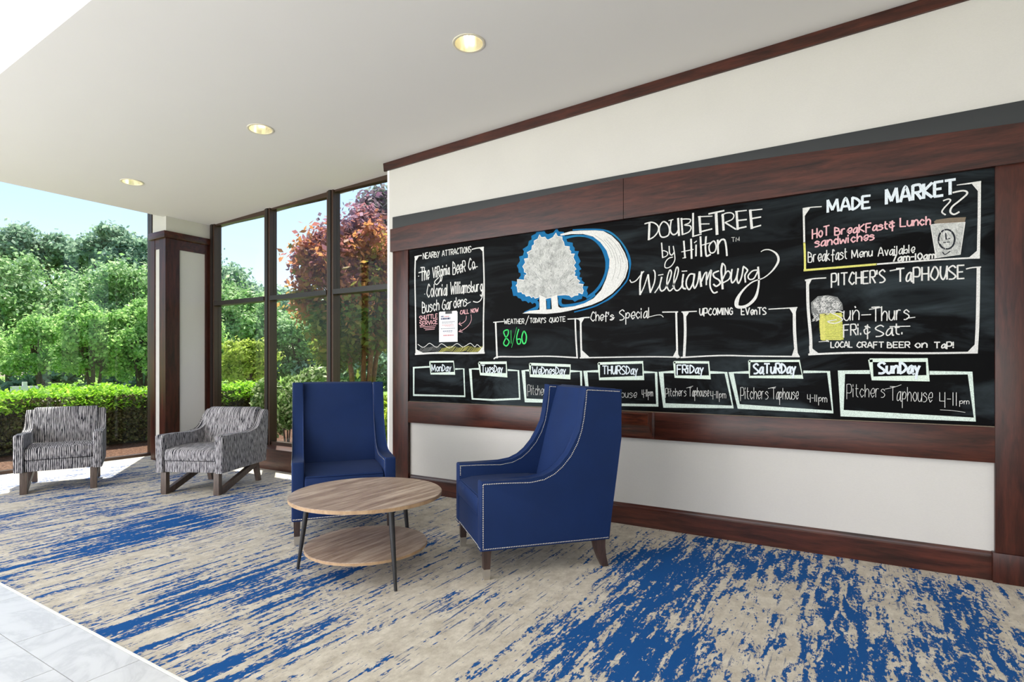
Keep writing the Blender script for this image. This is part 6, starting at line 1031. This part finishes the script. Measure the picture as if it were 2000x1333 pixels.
(0, [-1342,1022,14,-1342,987,14]), (0, [-1342,987,14,-1330,988,14]), (0, [-1330,1023,14,-1330,962,14]), (0, [-1325,997,14,-1316,998,14]), (0, [-1311,1024,14,-1311,972,14]), (0, [-1303,1025,14,-1303,973,14]), (0, [-1295,1008,14,-1295,947,14]), (1, [-1295,991,14,-1289,1008,14,-1283,1000,14,-1286,983,14,-1295,982,14]), (0, [-1278,1009,14,-1278,975,14]), (1, [-1278,992,14,-1275,1010,14,-1269,1001,14,-1269,975,14]), (1, [-1269,993,14,-1266,1010,14,-1260,1002,14,-1260,976,14]), ]),
('thin_word', 90, 'white', [
(0, [-1167,968,15,-1167,1035,15]), (1, [-1167,1035,15,-1152,1036,15,-1148,1017,15,-1152,998,15,-1167,997,15]), (0, [-1142,1017,15,-1142,979,15]), (0, [-1142,1036,15,-1142,1026,15]), (1, [-1129,1036,15,-1129,989,15,-1121,980,15]), (0, [-1132,1017,15,-1121,1018,15]), (1, [-1101,1009,15,-1108,1018,15,-1115,999,15,-1112,990,15,-1108,981,15,-1101,990,15]), (0, [-1095,1038,15,-1095,981,15]), (1, [-1095,1000,15,-1087,1019,15,-1080,1010,15,-1080,982,15]), (1, [-1074,1001,15,-1060,1002,15,-1060,1020,15,-1067,1020,15,-1074,1001,15,-1071,992,15,-1067,983,15,-1060,992,15]), 
(0, [-1054,1021,15,-1054,983,15]), (1, [-1054,1002,15,-1050,1021,15,-1043,1021,15]), (1, [-1019,1013,15,-1026,1022,15,-1034,1012,15,-1023,1003,15,-1019,994,15,-1026,984,15,-1034,984,15]), ]),
('thin_word', 91, 'white', [
(0, [-1000,1045,15,-981,1045,15]), (0, [-991,1045,15,-991,983,15]), (1, [-964,1014,15,-967,1025,15,-973,1014,15,-976,993,15,-973,983,15,-967,994,15,-964,1025,15]), (1, [-964,1025,15,-964,983,15,-961,983,15]), (0, [-959,1025,15,-959,952,15]), (1, [-959,1004,15,-953,1025,15,-947,1015,15,-950,994,15,-959,994,15]), (0, [-942,1046,15,-942,984,15]), (1, [-942,1004,15,-936,1025,15,-930,1015,15,-930,984,15]), (1, [-919,1025,15,-925,1005,15,-922,994,15,-919,984,15,-913,995,15,-913,1015,15,-919,1025,15]), (1, [-908,1025,15,-908,995,15,-902,985,15,-896,1005,15,-896,1026,15]), 
(0, [-896,1026,15,-896,985,15]), (1, [-879,1016,15,-885,1026,15,-891,1015,15,-882,1005,15,-879,995,15,-885,985,15,-891,985,15]), (1, [-874,1005,15,-863,1006,15,-863,1026,15,-869,1026,15,-874,1005,15,-871,995,15,-869,985,15,-863,995,15]), ]),
('thin_lettering', 91, 'white', [
(1, [-1017,1041,13,-971,1057,13]), ]),
('thin_word', 92, 'white', [
(0, [-850,1024,14,-850,991,14]), (0, [-850,991,14,-835,991,14]), (0, [-835,1024,14,-835,966,14]), (0, [-829,999,14,-818,1000,14]), (0, [-812,1025,14,-812,975,14]), (0, [-803,1025,14,-803,975,14]), (0, [-793,1008,14,-793,950,14]), (1, [-793,992,14,-786,1008,14,-778,1000,14,-782,984,14,-793,983,14]), (0, [-772,1009,14,-772,975,14]), (1, [-772,992,14,-769,1009,14,-761,1000,14,-761,976,14]), (1, [-761,992,14,-758,1009,14,-750,1001,14,-750,976,14]), ]),
('thin_word', 93, 'white', [
(0, [-655,961,16,-655,1052,16]), (1, [-655,1052,16,-638,1052,16,-633,1026,16,-638,1000,16,-655,1000,16]), (0, [-626,1027,16,-626,975,16]), (0, [-626,1053,16,-626,1040,16]), (1, [-611,1053,16,-611,988,16,-602,975,16]), (0, [-615,1027,16,-602,1027,16]), (1, [-578,1015,16,-586,1027,16,-595,1001,16,-591,989,16,-586,976,16,-578,989,16]), (0, [-571,1054,15,-571,976,15]), (1, [-571,1002,15,-562,1028,15,-554,1015,15,-554,977,15]), (1, [-547,1003,15,-530,1003,15,-530,1029,15,-539,1029,15,-547,1003,15,-543,990,15,-539,977,15,-530,990,15]), (0, [-523,1029,15,-523,978,15]), 
(1, [-523,1003,15,-519,1029,15,-511,1029,15]), (1, [-483,1017,15,-491,1030,15,-500,1017,15,-487,1004,15,-483,992,15,-491,979,15,-500,978,15]), ]),
('thin_word', 94, 'white', [
(0, [-461,1053,15,-440,1053,15]), (0, [-450,1053,15,-450,980,15]), (1, [-420,1017,15,-424,1029,15,-430,1017,15,-434,992,15,-430,980,15,-424,993,15,-420,1029,15]), (1, [-420,1029,15,-420,981,15,-417,981,15]), (0, [-414,1029,15,-414,944,15]), (1, [-414,1005,15,-408,1029,15,-401,1017,15,-404,993,15,-414,993,15]), (0, [-395,1054,15,-395,981,15]), (1, [-395,1005,15,-388,1030,15,-381,1018,15,-381,981,15]), (1, [-369,1030,15,-376,1006,15,-372,994,15,-369,982,15,-362,994,15,-362,1018,15,-369,1030,15]), (1, [-357,1030,15,-357,994,15,-350,982,15,-343,1006,15,-343,1030,15]), 
(0, [-343,1030,15,-343,982,15]), (1, [-324,1019,15,-331,1031,15,-338,1018,15,-327,1007,15,-324,995,15,-331,983,15,-338,982,15]), (1, [-319,1007,15,-305,1007,15,-305,1031,15,-312,1031,15,-319,1007,15,-315,995,15,-312,983,15,-305,995,15]), ]),
('thin_lettering', 94, 'white', [
(1, [-483,1049,15,-437,1061,15]), ]),
('thin_word', 95, 'white', [
(0, [-252,1017,15,-252,988,15]), (0, [-252,988,15,-236,987,15]), (0, [-236,1017,15,-236,965,15]), (0, [-229,994,15,-217,994,15]), (0, [-210,1016,15,-210,972,15]), (0, [-200,1015,15,-200,971,15]), (0, [-189,1000,15,-189,949,15]), (1, [-189,985,15,-181,1000,15,-173,992,15,-177,978,15,-189,978,15]), (0, [-167,999,15,-167,970,15]), (1, [-167,985,15,-163,999,15,-155,991,15,-155,969,15]), (1, [-155,984,15,-151,999,15,-143,991,15,-143,969,15]), ]),
('thin_word', 96, 'white', [
(0, [-35,993,14,-35,1085,14]), (1, [-35,1085,14,-15,1085,14,-10,1059,14,-15,1033,14,-35,1032,14]), (0, [-2,1059,14,-2,1007,14]), (0, [-2,1085,14,-2,1072,14]), (1, [16,1085,14,16,1020,14,26,1007,14]), (0, [11,1059,14,26,1059,14]), (1, [54,1047,14,44,1059,14,34,1033,14,39,1020,14,44,1007,14,54,1021,14]), (0, [61,1085,14,61,1008,14]), (1, [61,1034,14,71,1060,14,81,1047,14,81,1008,14]), (1, [89,1034,14,108,1034,14,108,1060,14,99,1060,14,89,1034,14,94,1021,14,99,1008,14,108,1021,14]), (0, [116,1060,14,116,1009,14]), (1, [116,1034,14,121,1060,14,131,1060,14]), 
(1, [162,1048,14,153,1060,14,143,1047,14,157,1035,14,162,1022,14,153,1009,14,143,1009,14]), ]),
('thin_word', 97, 'white', [
(0, [188,1076,14,215,1075,14]), (0, [202,1076,14,202,992,14]), (1, [241,1033,14,237,1047,14,227,1033,14,223,1005,14,227,991,14,237,1005,14,241,1047,14]), (1, [241,1047,14,241,991,14,246,991,14]), (0, [249,1046,14,249,949,14]), (1, [249,1019,14,258,1046,14,267,1032,14,262,1004,14,249,1005,14]), (0, [274,1073,14,274,990,14]), (1, [274,1018,14,283,1045,14,292,1031,14,292,990,14]), (1, [309,1045,14,300,1017,14,304,1004,14,309,990,14,318,1003,14,318,1031,14,309,1045,14]), (1, [325,1044,14,325,1003,14,334,989,14,343,1016,14,343,1044,14]), (0, [343,1044,14,343,989,14]), 
(1, [367,1029,14,359,1043,14,350,1030,14,363,1016,14,367,1002,14,359,989,14,350,989,14]), (1, [374,1015,14,392,1015,14,392,1042,14,383,1042,14,374,1015,14,379,1002,14,383,988,14,392,1001,14]), ]),
('thin_lettering', 97, 'white', [
(1, [162,1059,13,206,1071,13,244,1087,13]), ]),
('thin_word', 98, 'white', [
(0, [427,1046,15,427,996,15]), (0, [427,996,15,451,996,15]), (0, [451,1047,15,451,959,15]), (0, [461,1009,15,478,1009,15]), (0, [488,1047,15,488,972,15]), (0, [503,1047,15,503,972,15]), ]),
('thin_word', 99, 'white', [
(0, [518,1000,14,518,967,14]), (1, [518,991,14,525,1001,14,533,996,14,529,986,14,518,986,14]), (0, [538,1001,14,538,982,14]), (1, [538,991,14,542,1001,14,549,997,14,549,982,14]), (1, [549,992,14,553,1002,14,560,997,14,560,983,14]), ]),
('thin_lettering', 99, 'white', [
(1, [429,945,12,484,943,12,543,935,12]), ]),
]
AREAS = [
('chalk_border', 1, 'white', [
(0, [-3555,2241,-3500,2241,-3535,2196]), (0, [-2812,2238,-2765,2240,-2763,2190]), (0, [-3544,1359,-3538,1304,-3436,1316]), (0, [-2763,1378,-2757,1308,-2840,1309]), ]),
('chalk_halo', 23, 'blue', [

(0, [-2225,2330,-2206,2305,-2164,2305,-2150,2284,-2131,2276,-2083,2284,-2050,2316,-2033,2286,-1987,2276,-1984,2250,-1969,2230,-1957,2194,-1909,2181,-1908,2156,-1892,2138,-1893,2114,-1856,2108,-1866,2078,-1841,2027,-1859,2003,-1834,1964,-1854,1953,-1843,1932,-1853,1904,-1829,1896,-1833,1877,-1806,1853,-1823,1830,-1775,1823,-1789,1793,-1778,1765,-1790,1738,-1825,1750,-1830,1729,-1862,1723,-1892,1709,-1911,1726,-1951,1729,-2043,1754,-2106,1739,-2151,1733,-2212,1762,-2219,1748,-2277,1713,-2297,1733,-2315,1723,-2339,1745,-2375,1743,-2388,1764,-2417,1774,-2426,1792,-2463,1793,-2476,1851,-2487,1859,-2474,1881,-2478,1922,-2445,1915,-2407,1906,-2409,1938,-2389,1960,-2390,1979,-2410,1988,-2412,2017,-2427,2046,-2397,2083,-2405,2121,-2366,2127,-2358,2160,-2371,2180,-2320,2204,-2311,2241,-2285,2251,-2287,2281,-2244,2296]), ]),
('chalk_tree', 23, 'treew', [

(1, [-2210,2282,-2193,2257,-2157,2256,-2144,2236,-2129,2229,-2087,2244,-2058,2277,-2043,2247,-2003,2239,-2001,2214,-1989,2196,-1980,2161,-1937,2153,-1939,2129,-1925,2114,-1928,2092,-1893,2090,-1905,2062,-1883,2019,-1902,1999,-1878,1966,-1898,1957,-1887,1940,-1896,1916,-1872,1908,-1875,1892,-1847,1869,-1863,1850,-1816,1841,-1827,1817,-1816,1792,-1826,1768,-1860,1781,-1863,1762,-1893,1759,-1920,1747,-1939,1764,-1975,1770,-2043,1771,-2106,1756,-2151,1750,-2212,1779,-2219,1766,-2251,1759,-2268,1777,-2284,1767,-2304,1785,-2337,1782,-2347,1800,-2374,1807,-2381,1822,-2416,1822,-2425,1869,-2435,1876,-2421,1895,-2422,1930,-2391,1925,-2354,1919,-2354,1945,-2334,1964,-2334,1978,-2354,1986,-2355,2009,-2370,2034,-2344,2063,-2354,2096,-2317,2098,-2314,2126,-2327,2145,-2284,2164,-2279,2198,-2258,2207,-2261,2236,-2225,2249]), ]),
('chalk_tree', 23, 'white', [
(1, [-2212,1785,-2151,1758,-2146,1659,-2209,1660]), (1, [-2103,1761,-2047,1777,-2037,1679,-2006,1660,-2094,1651]), ]),
('chalk_moon', 23, 'white', [
(1, [-2019,2263,-1927,2274,-1836,2269,-1719,2256,-1650,2242,-1582,2199,-1521,2134,-1477,2056,-1453,1991,-1450,1938,-1472,1867,-1516,1808,-1577,1754,-1662,1706,-1748,1676,-1836,1659,-1927,1642,-2019,1630,-2144,1625,-2274,1634,-2374,1640,-2307,1659,-2209,1662,-2106,1661,-2050,1668,-1994,1668,-1896,1674,-1807,1693,-1731,1726,-1667,1787,-1627,1869,-1602,1952,-1599,2016,-1622,2087,-1673,2157,-1736,2210,-1819,2239,-1920,2251,-2016,2249]), ]),
('chalk_border', 29, 'white', [
(0, [570,2235,612,2239,608,2171]), (0, [603,1857,606,1804,553,1808]), (0, [-276,2218,-232,2219,-268,2165]), ]),
('chalk_cup', 40, 'treew', [
(1, [385,2023,411,2025,542,2017,521,1836,411,1828]), ]),
('chalk_cup', 40, 'tan', [
(1, [400,2039,411,2049,472,2052,547,2046,541,2017,476,2017,406,2024]), ]),
('chalk_border', 47, 'white', [
(0, [-243,1327,-240,1275,-189,1280]), (0, [595,1333,597,1273,549,1273]), (0, [-261,1751,-226,1756,-245,1716]), ]),
('chalk_beer_mug', 61, 'ywash', [
(1, [-185,1524,-121,1532,-62,1533,-57,1441,-52,1363,-176,1363,-185,1446]), ]),
('chalk_beer_mug', 61, 'foam', [
(1, [-232,1606,-194,1643,-137,1647,-85,1631,-60,1590,-55,1551,-121,1530,-179,1506,-202,1483,-229,1539]), ]),
('chalk_border', 63, 'white', [
(0, [-1837,1331,-1837,1263,-1761,1265]), (0, [-1090,1313,-1116,1262,-1063,1258]), (0, [-1864,1572,-1805,1580,-1833,1537]), ]),
('chalk_border', 64, 'white', [
(0, [-1048,1587,-995,1588,-1028,1538]), (0, [-357,1576,-311,1581,-326,1519]), (0, [-326,1320,-343,1261,-296,1259]), ]),
]
order = ['chalk_halo', 'chalk_halo_glow', 'weekday_box', 'chalk_beer_mug', 'chalk_tree', 'chalk_moon', 'chalk_tree_shading', 'chalk_cup', 'chalk_border', 'chalk_waves', 'chalk_title', 'chalk_lettering', 'chalk_word', 'pink_lettering', 'pink_word', 'green_lettering', 'thin_lettering', 'thin_word']
groups = {}
for part, unit, col, rows_ in STROKES:
    groups.setdefault((part, unit, col), ([], []))[0].extend(rows_)
for part, unit, col, rows_ in AREAS:
    groups.setdefault((part, unit, col), ([], []))[1].extend(rows_)
washes = ('ywash', 'foam', 'treew', 'tan')
parts_ = sorted(groups.items(), key=lambda kv: (order.index(kv[0][0]), kv[0][2] not in washes, kv[0][1]))
NAME = {'chalk_title': 'title_word', 'thin_word': 'chalk_word', 'thin_lettering': 'chalk_flourish', 'chalk_lettering': 'chalk_flourish', 'pink_lettering': 'chalk_arrow', 'pink_word': 'chalk_word', 'green_lettering': 'chalk_numbers', 'chalk_halo_glow': 'chalk_halo'}
LBL = {'pink_word': 'pink chalk word', 'green_lettering': 'green chalk temperature numbers', 'chalk_moon': 'white chalk crescent', 'chalk_tree': 'white chalk tree with jagged crown', 'chalk_beer_mug': 'chalk drawing of a foaming beer', 'chalk_cup': 'chalk drawing of a steaming paper cup'}
for (part, unit, col), (st, po) in parts_:
    lay = order.index(part) * 2 + (0 if col in washes else 1)
    bm = bmesh.new(); y = 4.0655 - .00009 * (lay + 1)
    for lvl, o in po:
        pts = [Vector((o[i] / 1000, y + .00003, o[i + 1] / 1000)) for i in range(0, len(o), 2)]
        vs = [bm.verts.new(p) for p in pts]
        for tri in tessellate_polygon([pts]):
            try: bm.faces.new([vs[i] for i in tri])
            except ValueError: pass
    for k, (sm, o) in enumerate(st):
        p = [(o[i] / 1000, o[i + 1] / 1000, o[i + 2] / 5000) for i in range(0, len(o), 3)]
        ribbon(bm, smooth_pts(p) if sm else p, y - (k % 30) * .000002)
    bmesh.ops.recalc_face_normals(bm, faces=bm.faces[:])
    nm = NAME.get(part, part)
    me = bpy.data.meshes.new(nm)
    bm.to_mesh(me); bm.free(); me.materials.append(CH[col])
    ob = bpy.data.objects.new(nm, me); COL.objects.link(ob); cpart(ob)
    if part in LBL: ob['label'] = LBL[part]
    if part == 'chalk_tree_shading': ob['kind'] = 'stuff'
# printed notice clipped on the board
nt = empty('notice_sheet', (-3.305, 4.064, 1.30)); tag(nt, 'small white printed notice sheet clipped on the left of the chalkboard', 'notice')
def npart(o): o.parent = nt; o.matrix_parent_inverse = nt.matrix_basis.inverted(); return o
nx0, nx1, nz0, nz1 = -3.259, -3.048, 1.418, 1.688
npart(boxo('paper', M['paper'], nx0, nx1, 4.0612, 4.0622, nz0, nz1))
npart(boxo('clip_bar', M['nickel'], nx0 + .006, nx1 - .006, 4.0575, 4.0612, nz1 - .012, nz1 + .008))
npart(boxo('clip_bar', M['strip'], nx0 + .075, nx1 - .06, 4.055, 4.0575, nz1 - .014, nz1 + .012))
def line(name, m, x0, x1, z, h):
    npart(boxo(name, M[m], nx0 + x0, nx0 + x1, 4.0609, 4.0612, nz1 - z - h, nz1 - z))
random.seed(3)
bm_n = {}
def words(name, m, x0, x1, z, h):
    bm = bmesh.new(); x = x0
    while x < x1 - .006:
        w_ = random.uniform(.008, .02); w_ = min(w_, x1 - x)
        box(bm, nx0 + x, nx0 + x + w_, 4.0608, 4.0612, nz1 - z - h, nz1 - z); x += w_ + .004
    npart(finish(bm, name, M[m]))
words('printed_heading', 'inkb', .022, .06, .030, .011); words('printed_heading', 'inkr', .062, .12, .034, .008); words('printed_heading', 'inkb', .022, .13, .048, .017)
words('printed_line', 'inkg', .035, .18, .085, .006); words('printed_line', 'inkg', .035, .16, .099, .004); words('printed_line', 'inkr', .035, .165, .113, .005); words('printed_line', 'inkr', .07, .17, .125, .004)
words('printed_line', 'inkg', .02, .19, .145, .006); words('printed_line', 'inkb', .045, .16, .168, .006); words('printed_line', 'inkg', .05, .15, .182, .003); words('printed_line', 'inkr', .05, .175, .205, .010)

# ================================================================== DOWNLIGHTS
for i, lx in enumerate(LX):
    z = ceil_z(lx)
    lab = ['recessed ceiling downlight nearest the corner pillar, farthest of the row', 'recessed ceiling downlight in the middle of the row in view', 'recessed ceiling downlight nearest the viewer, largest in view', 'recessed ceiling downlight outside the view above the board', 'recessed ceiling downlight outside the view at the right end'][i]
    r = empty('recessed_downlight', (lx, LY, z)); tag(r, lab, 'ceiling light', 'row of recessed downlights')
    slope = Matrix.Rotation(-math.atan(.0365), 4, 'Y')
    n = 48
    def lathe(prof, name, m, facet=None):
        bm = bmesh.new(); rings = []
        for rad, zz_ in prof: rings.append([bm.verts.new(slope @ Vector((rad * math.cos(t / n * 2 * PI), rad * math.sin(t / n * 2 * PI), zz_))) for t in range(n)])
        for a, b in zip(rings[:-1], rings[1:]):
            for t in range(n): bm.faces.new((a[t], a[(t + 1) % n], b[(t + 1) % n], b[t]))
        return finish(bm, name, M[m], r, 50)
    lathe([(.090, .002), (.104, .001), (.104, -.004), (.098, -.006), (.090, -.004), (.090, .002)], 'trim_ring', 'canring')
    lathe([(.090, -.002), (.084, .04), (.070, .09), (.052, .13)], 'reflector', 'can')
    bm = bmesh.new()
    for k in (-1, 1):
        tube(bm, [(k * .022, 0, .13), (k * .022, 0, .045)], .012, 10)
    finish(bm, 'lamp_tube', M['lamp'], r, 50)
    lathe([(.115, .02), (.115, .16), (.0, .16)], 'housing', 'ceiling')

# ================================================================== BLUE WING CHAIRS
SIDE = [(-.030, .165), (-.030, .548), (-.022, .556), (.10, .554), (.26, .548), (.34, .560), (.40, .586), (.45, .625), (.50, .682), (.540, .750), (.565, .820), (.580, .890), (.592, .980), (.600, 1.072),
        (.845, 1.058), (.838, .765), (.812, .575), (.786, .395), (.762, .165)]
def nails(bm, path, x, sgn, step=.0102, r=.0040):
    """domed nailheads along a line of (y, z) points on the plane x, facing sgn"""
    pos = []; carry = 0
    for a, b in zip(path[:-1], path[1:]):
        L = math.hypot(b[0] - a[0], b[1] - a[1]); s = carry
        while s < L:
            pos.append((a[0] + (b[0] - a[0]) * s / L, a[1] + (b[1] - a[1]) * s / L)); s += step
        carry = s - L
    for y, z in pos:
        c = bm.verts.new((x + sgn * r * .75, y, z)); ring = [bm.verts.new((x - sgn * .0005, y + r * math.cos(t * PI / 3), z + r * math.sin(t * PI / 3))) for t in range(6)]
        for t in range(6): bm.faces.new((c, ring[t], ring[(t + 1) % 6]))
def wing_chair():
    root = empty('wing_chair')
    hw, th = .342, .078
    for s in (-1, 1):
        bm = bmesh.new(); prism_x(bm, SIDE, s * hw, s * (hw - th), .009, 3)
        finish(bm, 'side_panel', M['blue'], root, 35)
    # back between the wings: reclined inside face, straight top
    bm = bmesh.new()
    prism_x(bm, [(.50, .36), (.515, .47), (.575, .72), (.635, .95), (.665, 1.060), (.70, 1.072), (.843, 1.060), (.836, .765), (.810, .575), (.784, .395), (.760, .17), (.60, .17)], -(hw - th) , (hw - th), .006, 2)
    finish(bm, 'backrest', M['blue'], root, 35)
    # seat cushion, crowned
    bm = bmesh.new()
    prism_x(bm, [(-.028, .345), (-.036, .38), (-.034, .43), (-.018, .458), (.06, .470), (.25, .474), (.45, .468), (.535, .462), (.535, .345)], -(hw - th - .002), hw - th - .002, .012, 3)
    c = finish(bm, 'seat_cushion', M['blue'], root, 50)
    bm = bmesh.new()
    for z in (.452, .352): tube(bm, [(-(hw - th - .01), -.026 if z > .4 else -.030, z), (hw - th - .01, -.026 if z > .4 else -.030, z)], .0035, 6)
    finish(bm, 'piping', M['blue'], c, 60)
    boxo('front_rail', M['blue'], -(hw - th - .001), hw - th - .001, -.026, .56, .168, .342, .004, root)
    # nailhead trim
    inset = [(-.016, .178), (-.016, .540), (.10, .540), (.26, .534), (.345, .546), (.408, .574), (.460, .615), (.512, .674), (.553, .745), (.579, .818), (.594, .889), (.606, .980), (.613, 1.058), (.832, 1.046)]
    bm = bmesh.new()
    for s in (-1, 1):
        nails(bm, inset, s * hw, s); nails(bm, [(-.016, .178), (.758, .178)], s * hw, s)
        nails(bm, inset[1:-1] + [(.66, 1.054)], s * (hw - th), -s)
        nails(bm, [(-.016, .48), (-.016, .540)], s * (hw - th), -s)
    me_n = None
    # along the bottom of the front
    pts = np.arange(-hw + .012, hw - .01, .0102)
    for x in pts:
        y = -.031 if abs(x) > hw - th else -.027
        c_ = bm.verts.new((x, y - .003, .178)); ring = [bm.verts.new((x + .004 * math.cos(t * PI / 3), y + .0005, .178 + .004 * math.sin(t * PI / 3))) for t in range(6)]
        for t in range(6): bm.faces.new((c_, ring[t], ring[(t + 1) % 6]))
    o = finish(bm, 'nailhead_trim', M['nail'], root, 80); o['kind'] = 'stuff'
    # legs
    for s in (-1, 1):
        bm = bmesh.new()
        a = [bm.verts.new((s * .3085 + dx * .022, .012 + dy * .022, .168)) for dx, dy in ((-1, -1), (1, -1), (1, 1), (-1, 1))]
        b = [bm.verts.new((s * .3085 + dx * .0185, .010 + dy * .0185, .058)) for dx, dy in ((-1, -1), (1, -1), (1, 1), (-1, 1))]
        bm.faces.new(a); bm.faces.new(b[::-1])
        for i in range(4): bm.faces.new((a[i], b[i], b[(i + 1) % 4], a[(i + 1) % 4]))
        l = finish(bm, 'leg', M['leg_dark'], root)
        bm = bmesh.new()
        a = [bm.verts.new((s * .3085 + dx * .0195, .010 + dy * .0195, .060)) for dx, dy in ((-1, -1), (1, -1), (1, 1), (-1, 1))]
        b = [bm.verts.new((s * .3085 + dx * .0165, .010 + dy * .0165, .001)) for dx, dy in ((-1, -1), (1, -1), (1, 1), (-1, 1))]
        bm.faces.new(a); bm.faces.new(b[::-1])
        for i in range(4): bm.faces.new((a[i], b[i], b[(i + 1) % 4], a[(i + 1) % 4]))
        f = finish(bm, 'ferrule', M['nickel'], l); f['label'] = 'brushed nickel foot cap'
        bm = bmesh.new()
        prism_x(bm, [(.660, .168), (.742, .168), (.738, .12), (.742, .06), (.762, .001), (.722, .001), (.698, .05), (.674, .11)], s * .3085 - .021, s * .3085 + .021, .003, 1)
        finish(bm, 'leg', M['leg_dark'], root, 40)
    return root

def copy_tree(o, parent=None):
    c = o.copy(); COL.objects.link(c)
    if parent is not None: c.parent = parent
    for ch in list(o.children): copy_tree(ch, c)
    return c
def place(o, x, y, rz): o.location = (x, y, 0); o.rotation_euler = (0, 0, math.radians(rz))

wc = wing_chair(); place(wc, -2.000, 2.813, -41.5)
tag(wc, 'blue high-backed wing chair seen from its side in front of the chalkboard', 'armchair', 'blue wing chairs with nailhead trim')
wc2 = copy_tree(wc); place(wc2, -2.985, 2.695, 52.2)
tag(wc2, 'blue high-backed wing chair facing the viewer behind the round table', 'armchair', 'blue wing chairs with nailhead trim')

# ================================================================== ROUND COFFEE TABLE
tb = empty('coffee_table', (-2.455, 2.385, 0)); tag(tb, 'round two-tier wooden coffee table with thin black legs between the blue chairs', 'table')
def round_board(name, r, z0, z1, m):
    bm = bmesh.new(); tf, sides = disc(bm, r, z0, z1, n=96)
    bmesh.ops.recalc_face_normals(bm, faces=bm.faces[:])
    for f in bm.faces: f.material_index = 0 if abs(f.normal.z) > .5 else 1
    ed = [e for e in bm.edges if len(e.link_faces) == 2 and {f.material_index for f in e.link_faces} == {0, 1}]
    bmesh.ops.bevel(bm, geom=ed, offset=.0025, segments=2, affect='EDGES')
    return finish(bm, name, [M[m], M['edge']], tb, 30)
round_board('tabletop', .438, .433, .455, 'top')
round_board('shelf', .352, .138, .156, 'shelf')
for a in (-23, -148, 95):
    c, s = math.cos(math.radians(a)), math.sin(math.radians(a))
    bm = bmesh.new(); R0, R1 = .345, .408
    tube(bm, [(c * R0, s * R0, .433), (c * (R0 + (R1 - R0) * .35), s * (R0 + (R1 - R0) * .35), .278), (c * R1, s * R1, .001)], [.0165, .0145, .0085], 16)
    l = finish(bm, 'leg', M['black_leg'], tb, 40)
    bm = bmesh.new(); px, py = -s, c
    tube(bm, [(c * (R0 - .03), s * (R0 - .03), .433), (c * (R0 - .03), s * (R0 - .03), .395)], .010, 10)
    tube(bm, [(c * (R0 - .03), s * (R0 - .03), .400), (c * R0, s * R0, .405)], .007, 8)
    finish(bm, 'mounting_bracket', M['black_leg'], l, 40)

# ================================================================== GREY TWEED ARMCHAIRS
GS = [(-.018, .205), (-.022, .545), (-.012, .556), (.20, .552), (.40, .540), (.50, .542), (.555, .556), (.600, .584), (.635, .628), (.660, .680), (.690, .725), (.725, .746), (.768, .738), (.776, .715), (.755, .420), (.732, .205)]
def tweed_chair():
    root = empty('tweed_armchair')
    hw, th = .333, .075
    for s in (-1, 1):
        bm = bmesh.new(); prism_x(bm, GS, s * hw, s * (hw - th), .012, 3)
        finish(bm, 'arm_panel', M['tweed'], root, 35)
    bm = bmesh.new()
    prism_x(bm, [(.545, .26), (.560, .42), (.595, .58), (.640, .72), (.658, .752), (.690, .768), (.735, .768), (.765, .752), (.772, .715), (.752, .42), (.730, .207), (.60, .207)], -(hw - th + .004), hw - th + .004, .008, 2)
    finish(bm, 'backrest', M['tweed'], root, 40)
    bm = bmesh.new()
    prism_x(bm, [(-.004, .318), (-.012, .345), (-.010, .395), (.008, .418), (.08, .430), (.30, .434), (.50, .424), (.575, .415), (.575, .318)], -(hw - th - .003), hw - th - .003, .016, 3)
    finish(bm, 'seat_cushion', M['tweed'], root, 50)
    boxo('front_rail', M['tweed'], -(hw - th - .001), hw - th - .001, .004, .60, .208, .312, .006, root)
    for s in (-1, 1):
        x = s * .262
        o = boxo('leg', M['leg_grey'], x - .027, x + .027, -.004, .046, .001, .206, .003, root)
        bm = bmesh.new(); prism_x(bm, [(.044, .001), (.105, .001), (.660, .170), (.660, .206), (.575, .206), (.044, .045)], x - .020, x + .020, .002, 1)
        finish(bm, 'brace', M['leg_grey'], root, 30)
        bm = bmesh.new(); prism_x(bm, [(.615, .206), (.672, .206), (.722, .001), (.680, .001)], x - .022, x + .022, .002, 1)
        finish(bm, 'leg', M['leg_grey'], root, 30)
    return root
gc = tweed_chair(); place(gc, -5.262, 2.890, 25.3)
tag(gc, 'black and white tweed armchair in front of the corner pillar', 'armchair', 'tweed armchairs by the windows')
gc2 = copy_tree(gc); place(gc2, -6.474, 2.324, 65.0)
tag(gc2, 'black and white tweed armchair at far left in front of the hedge window', 'armchair', 'tweed armchairs by the windows')
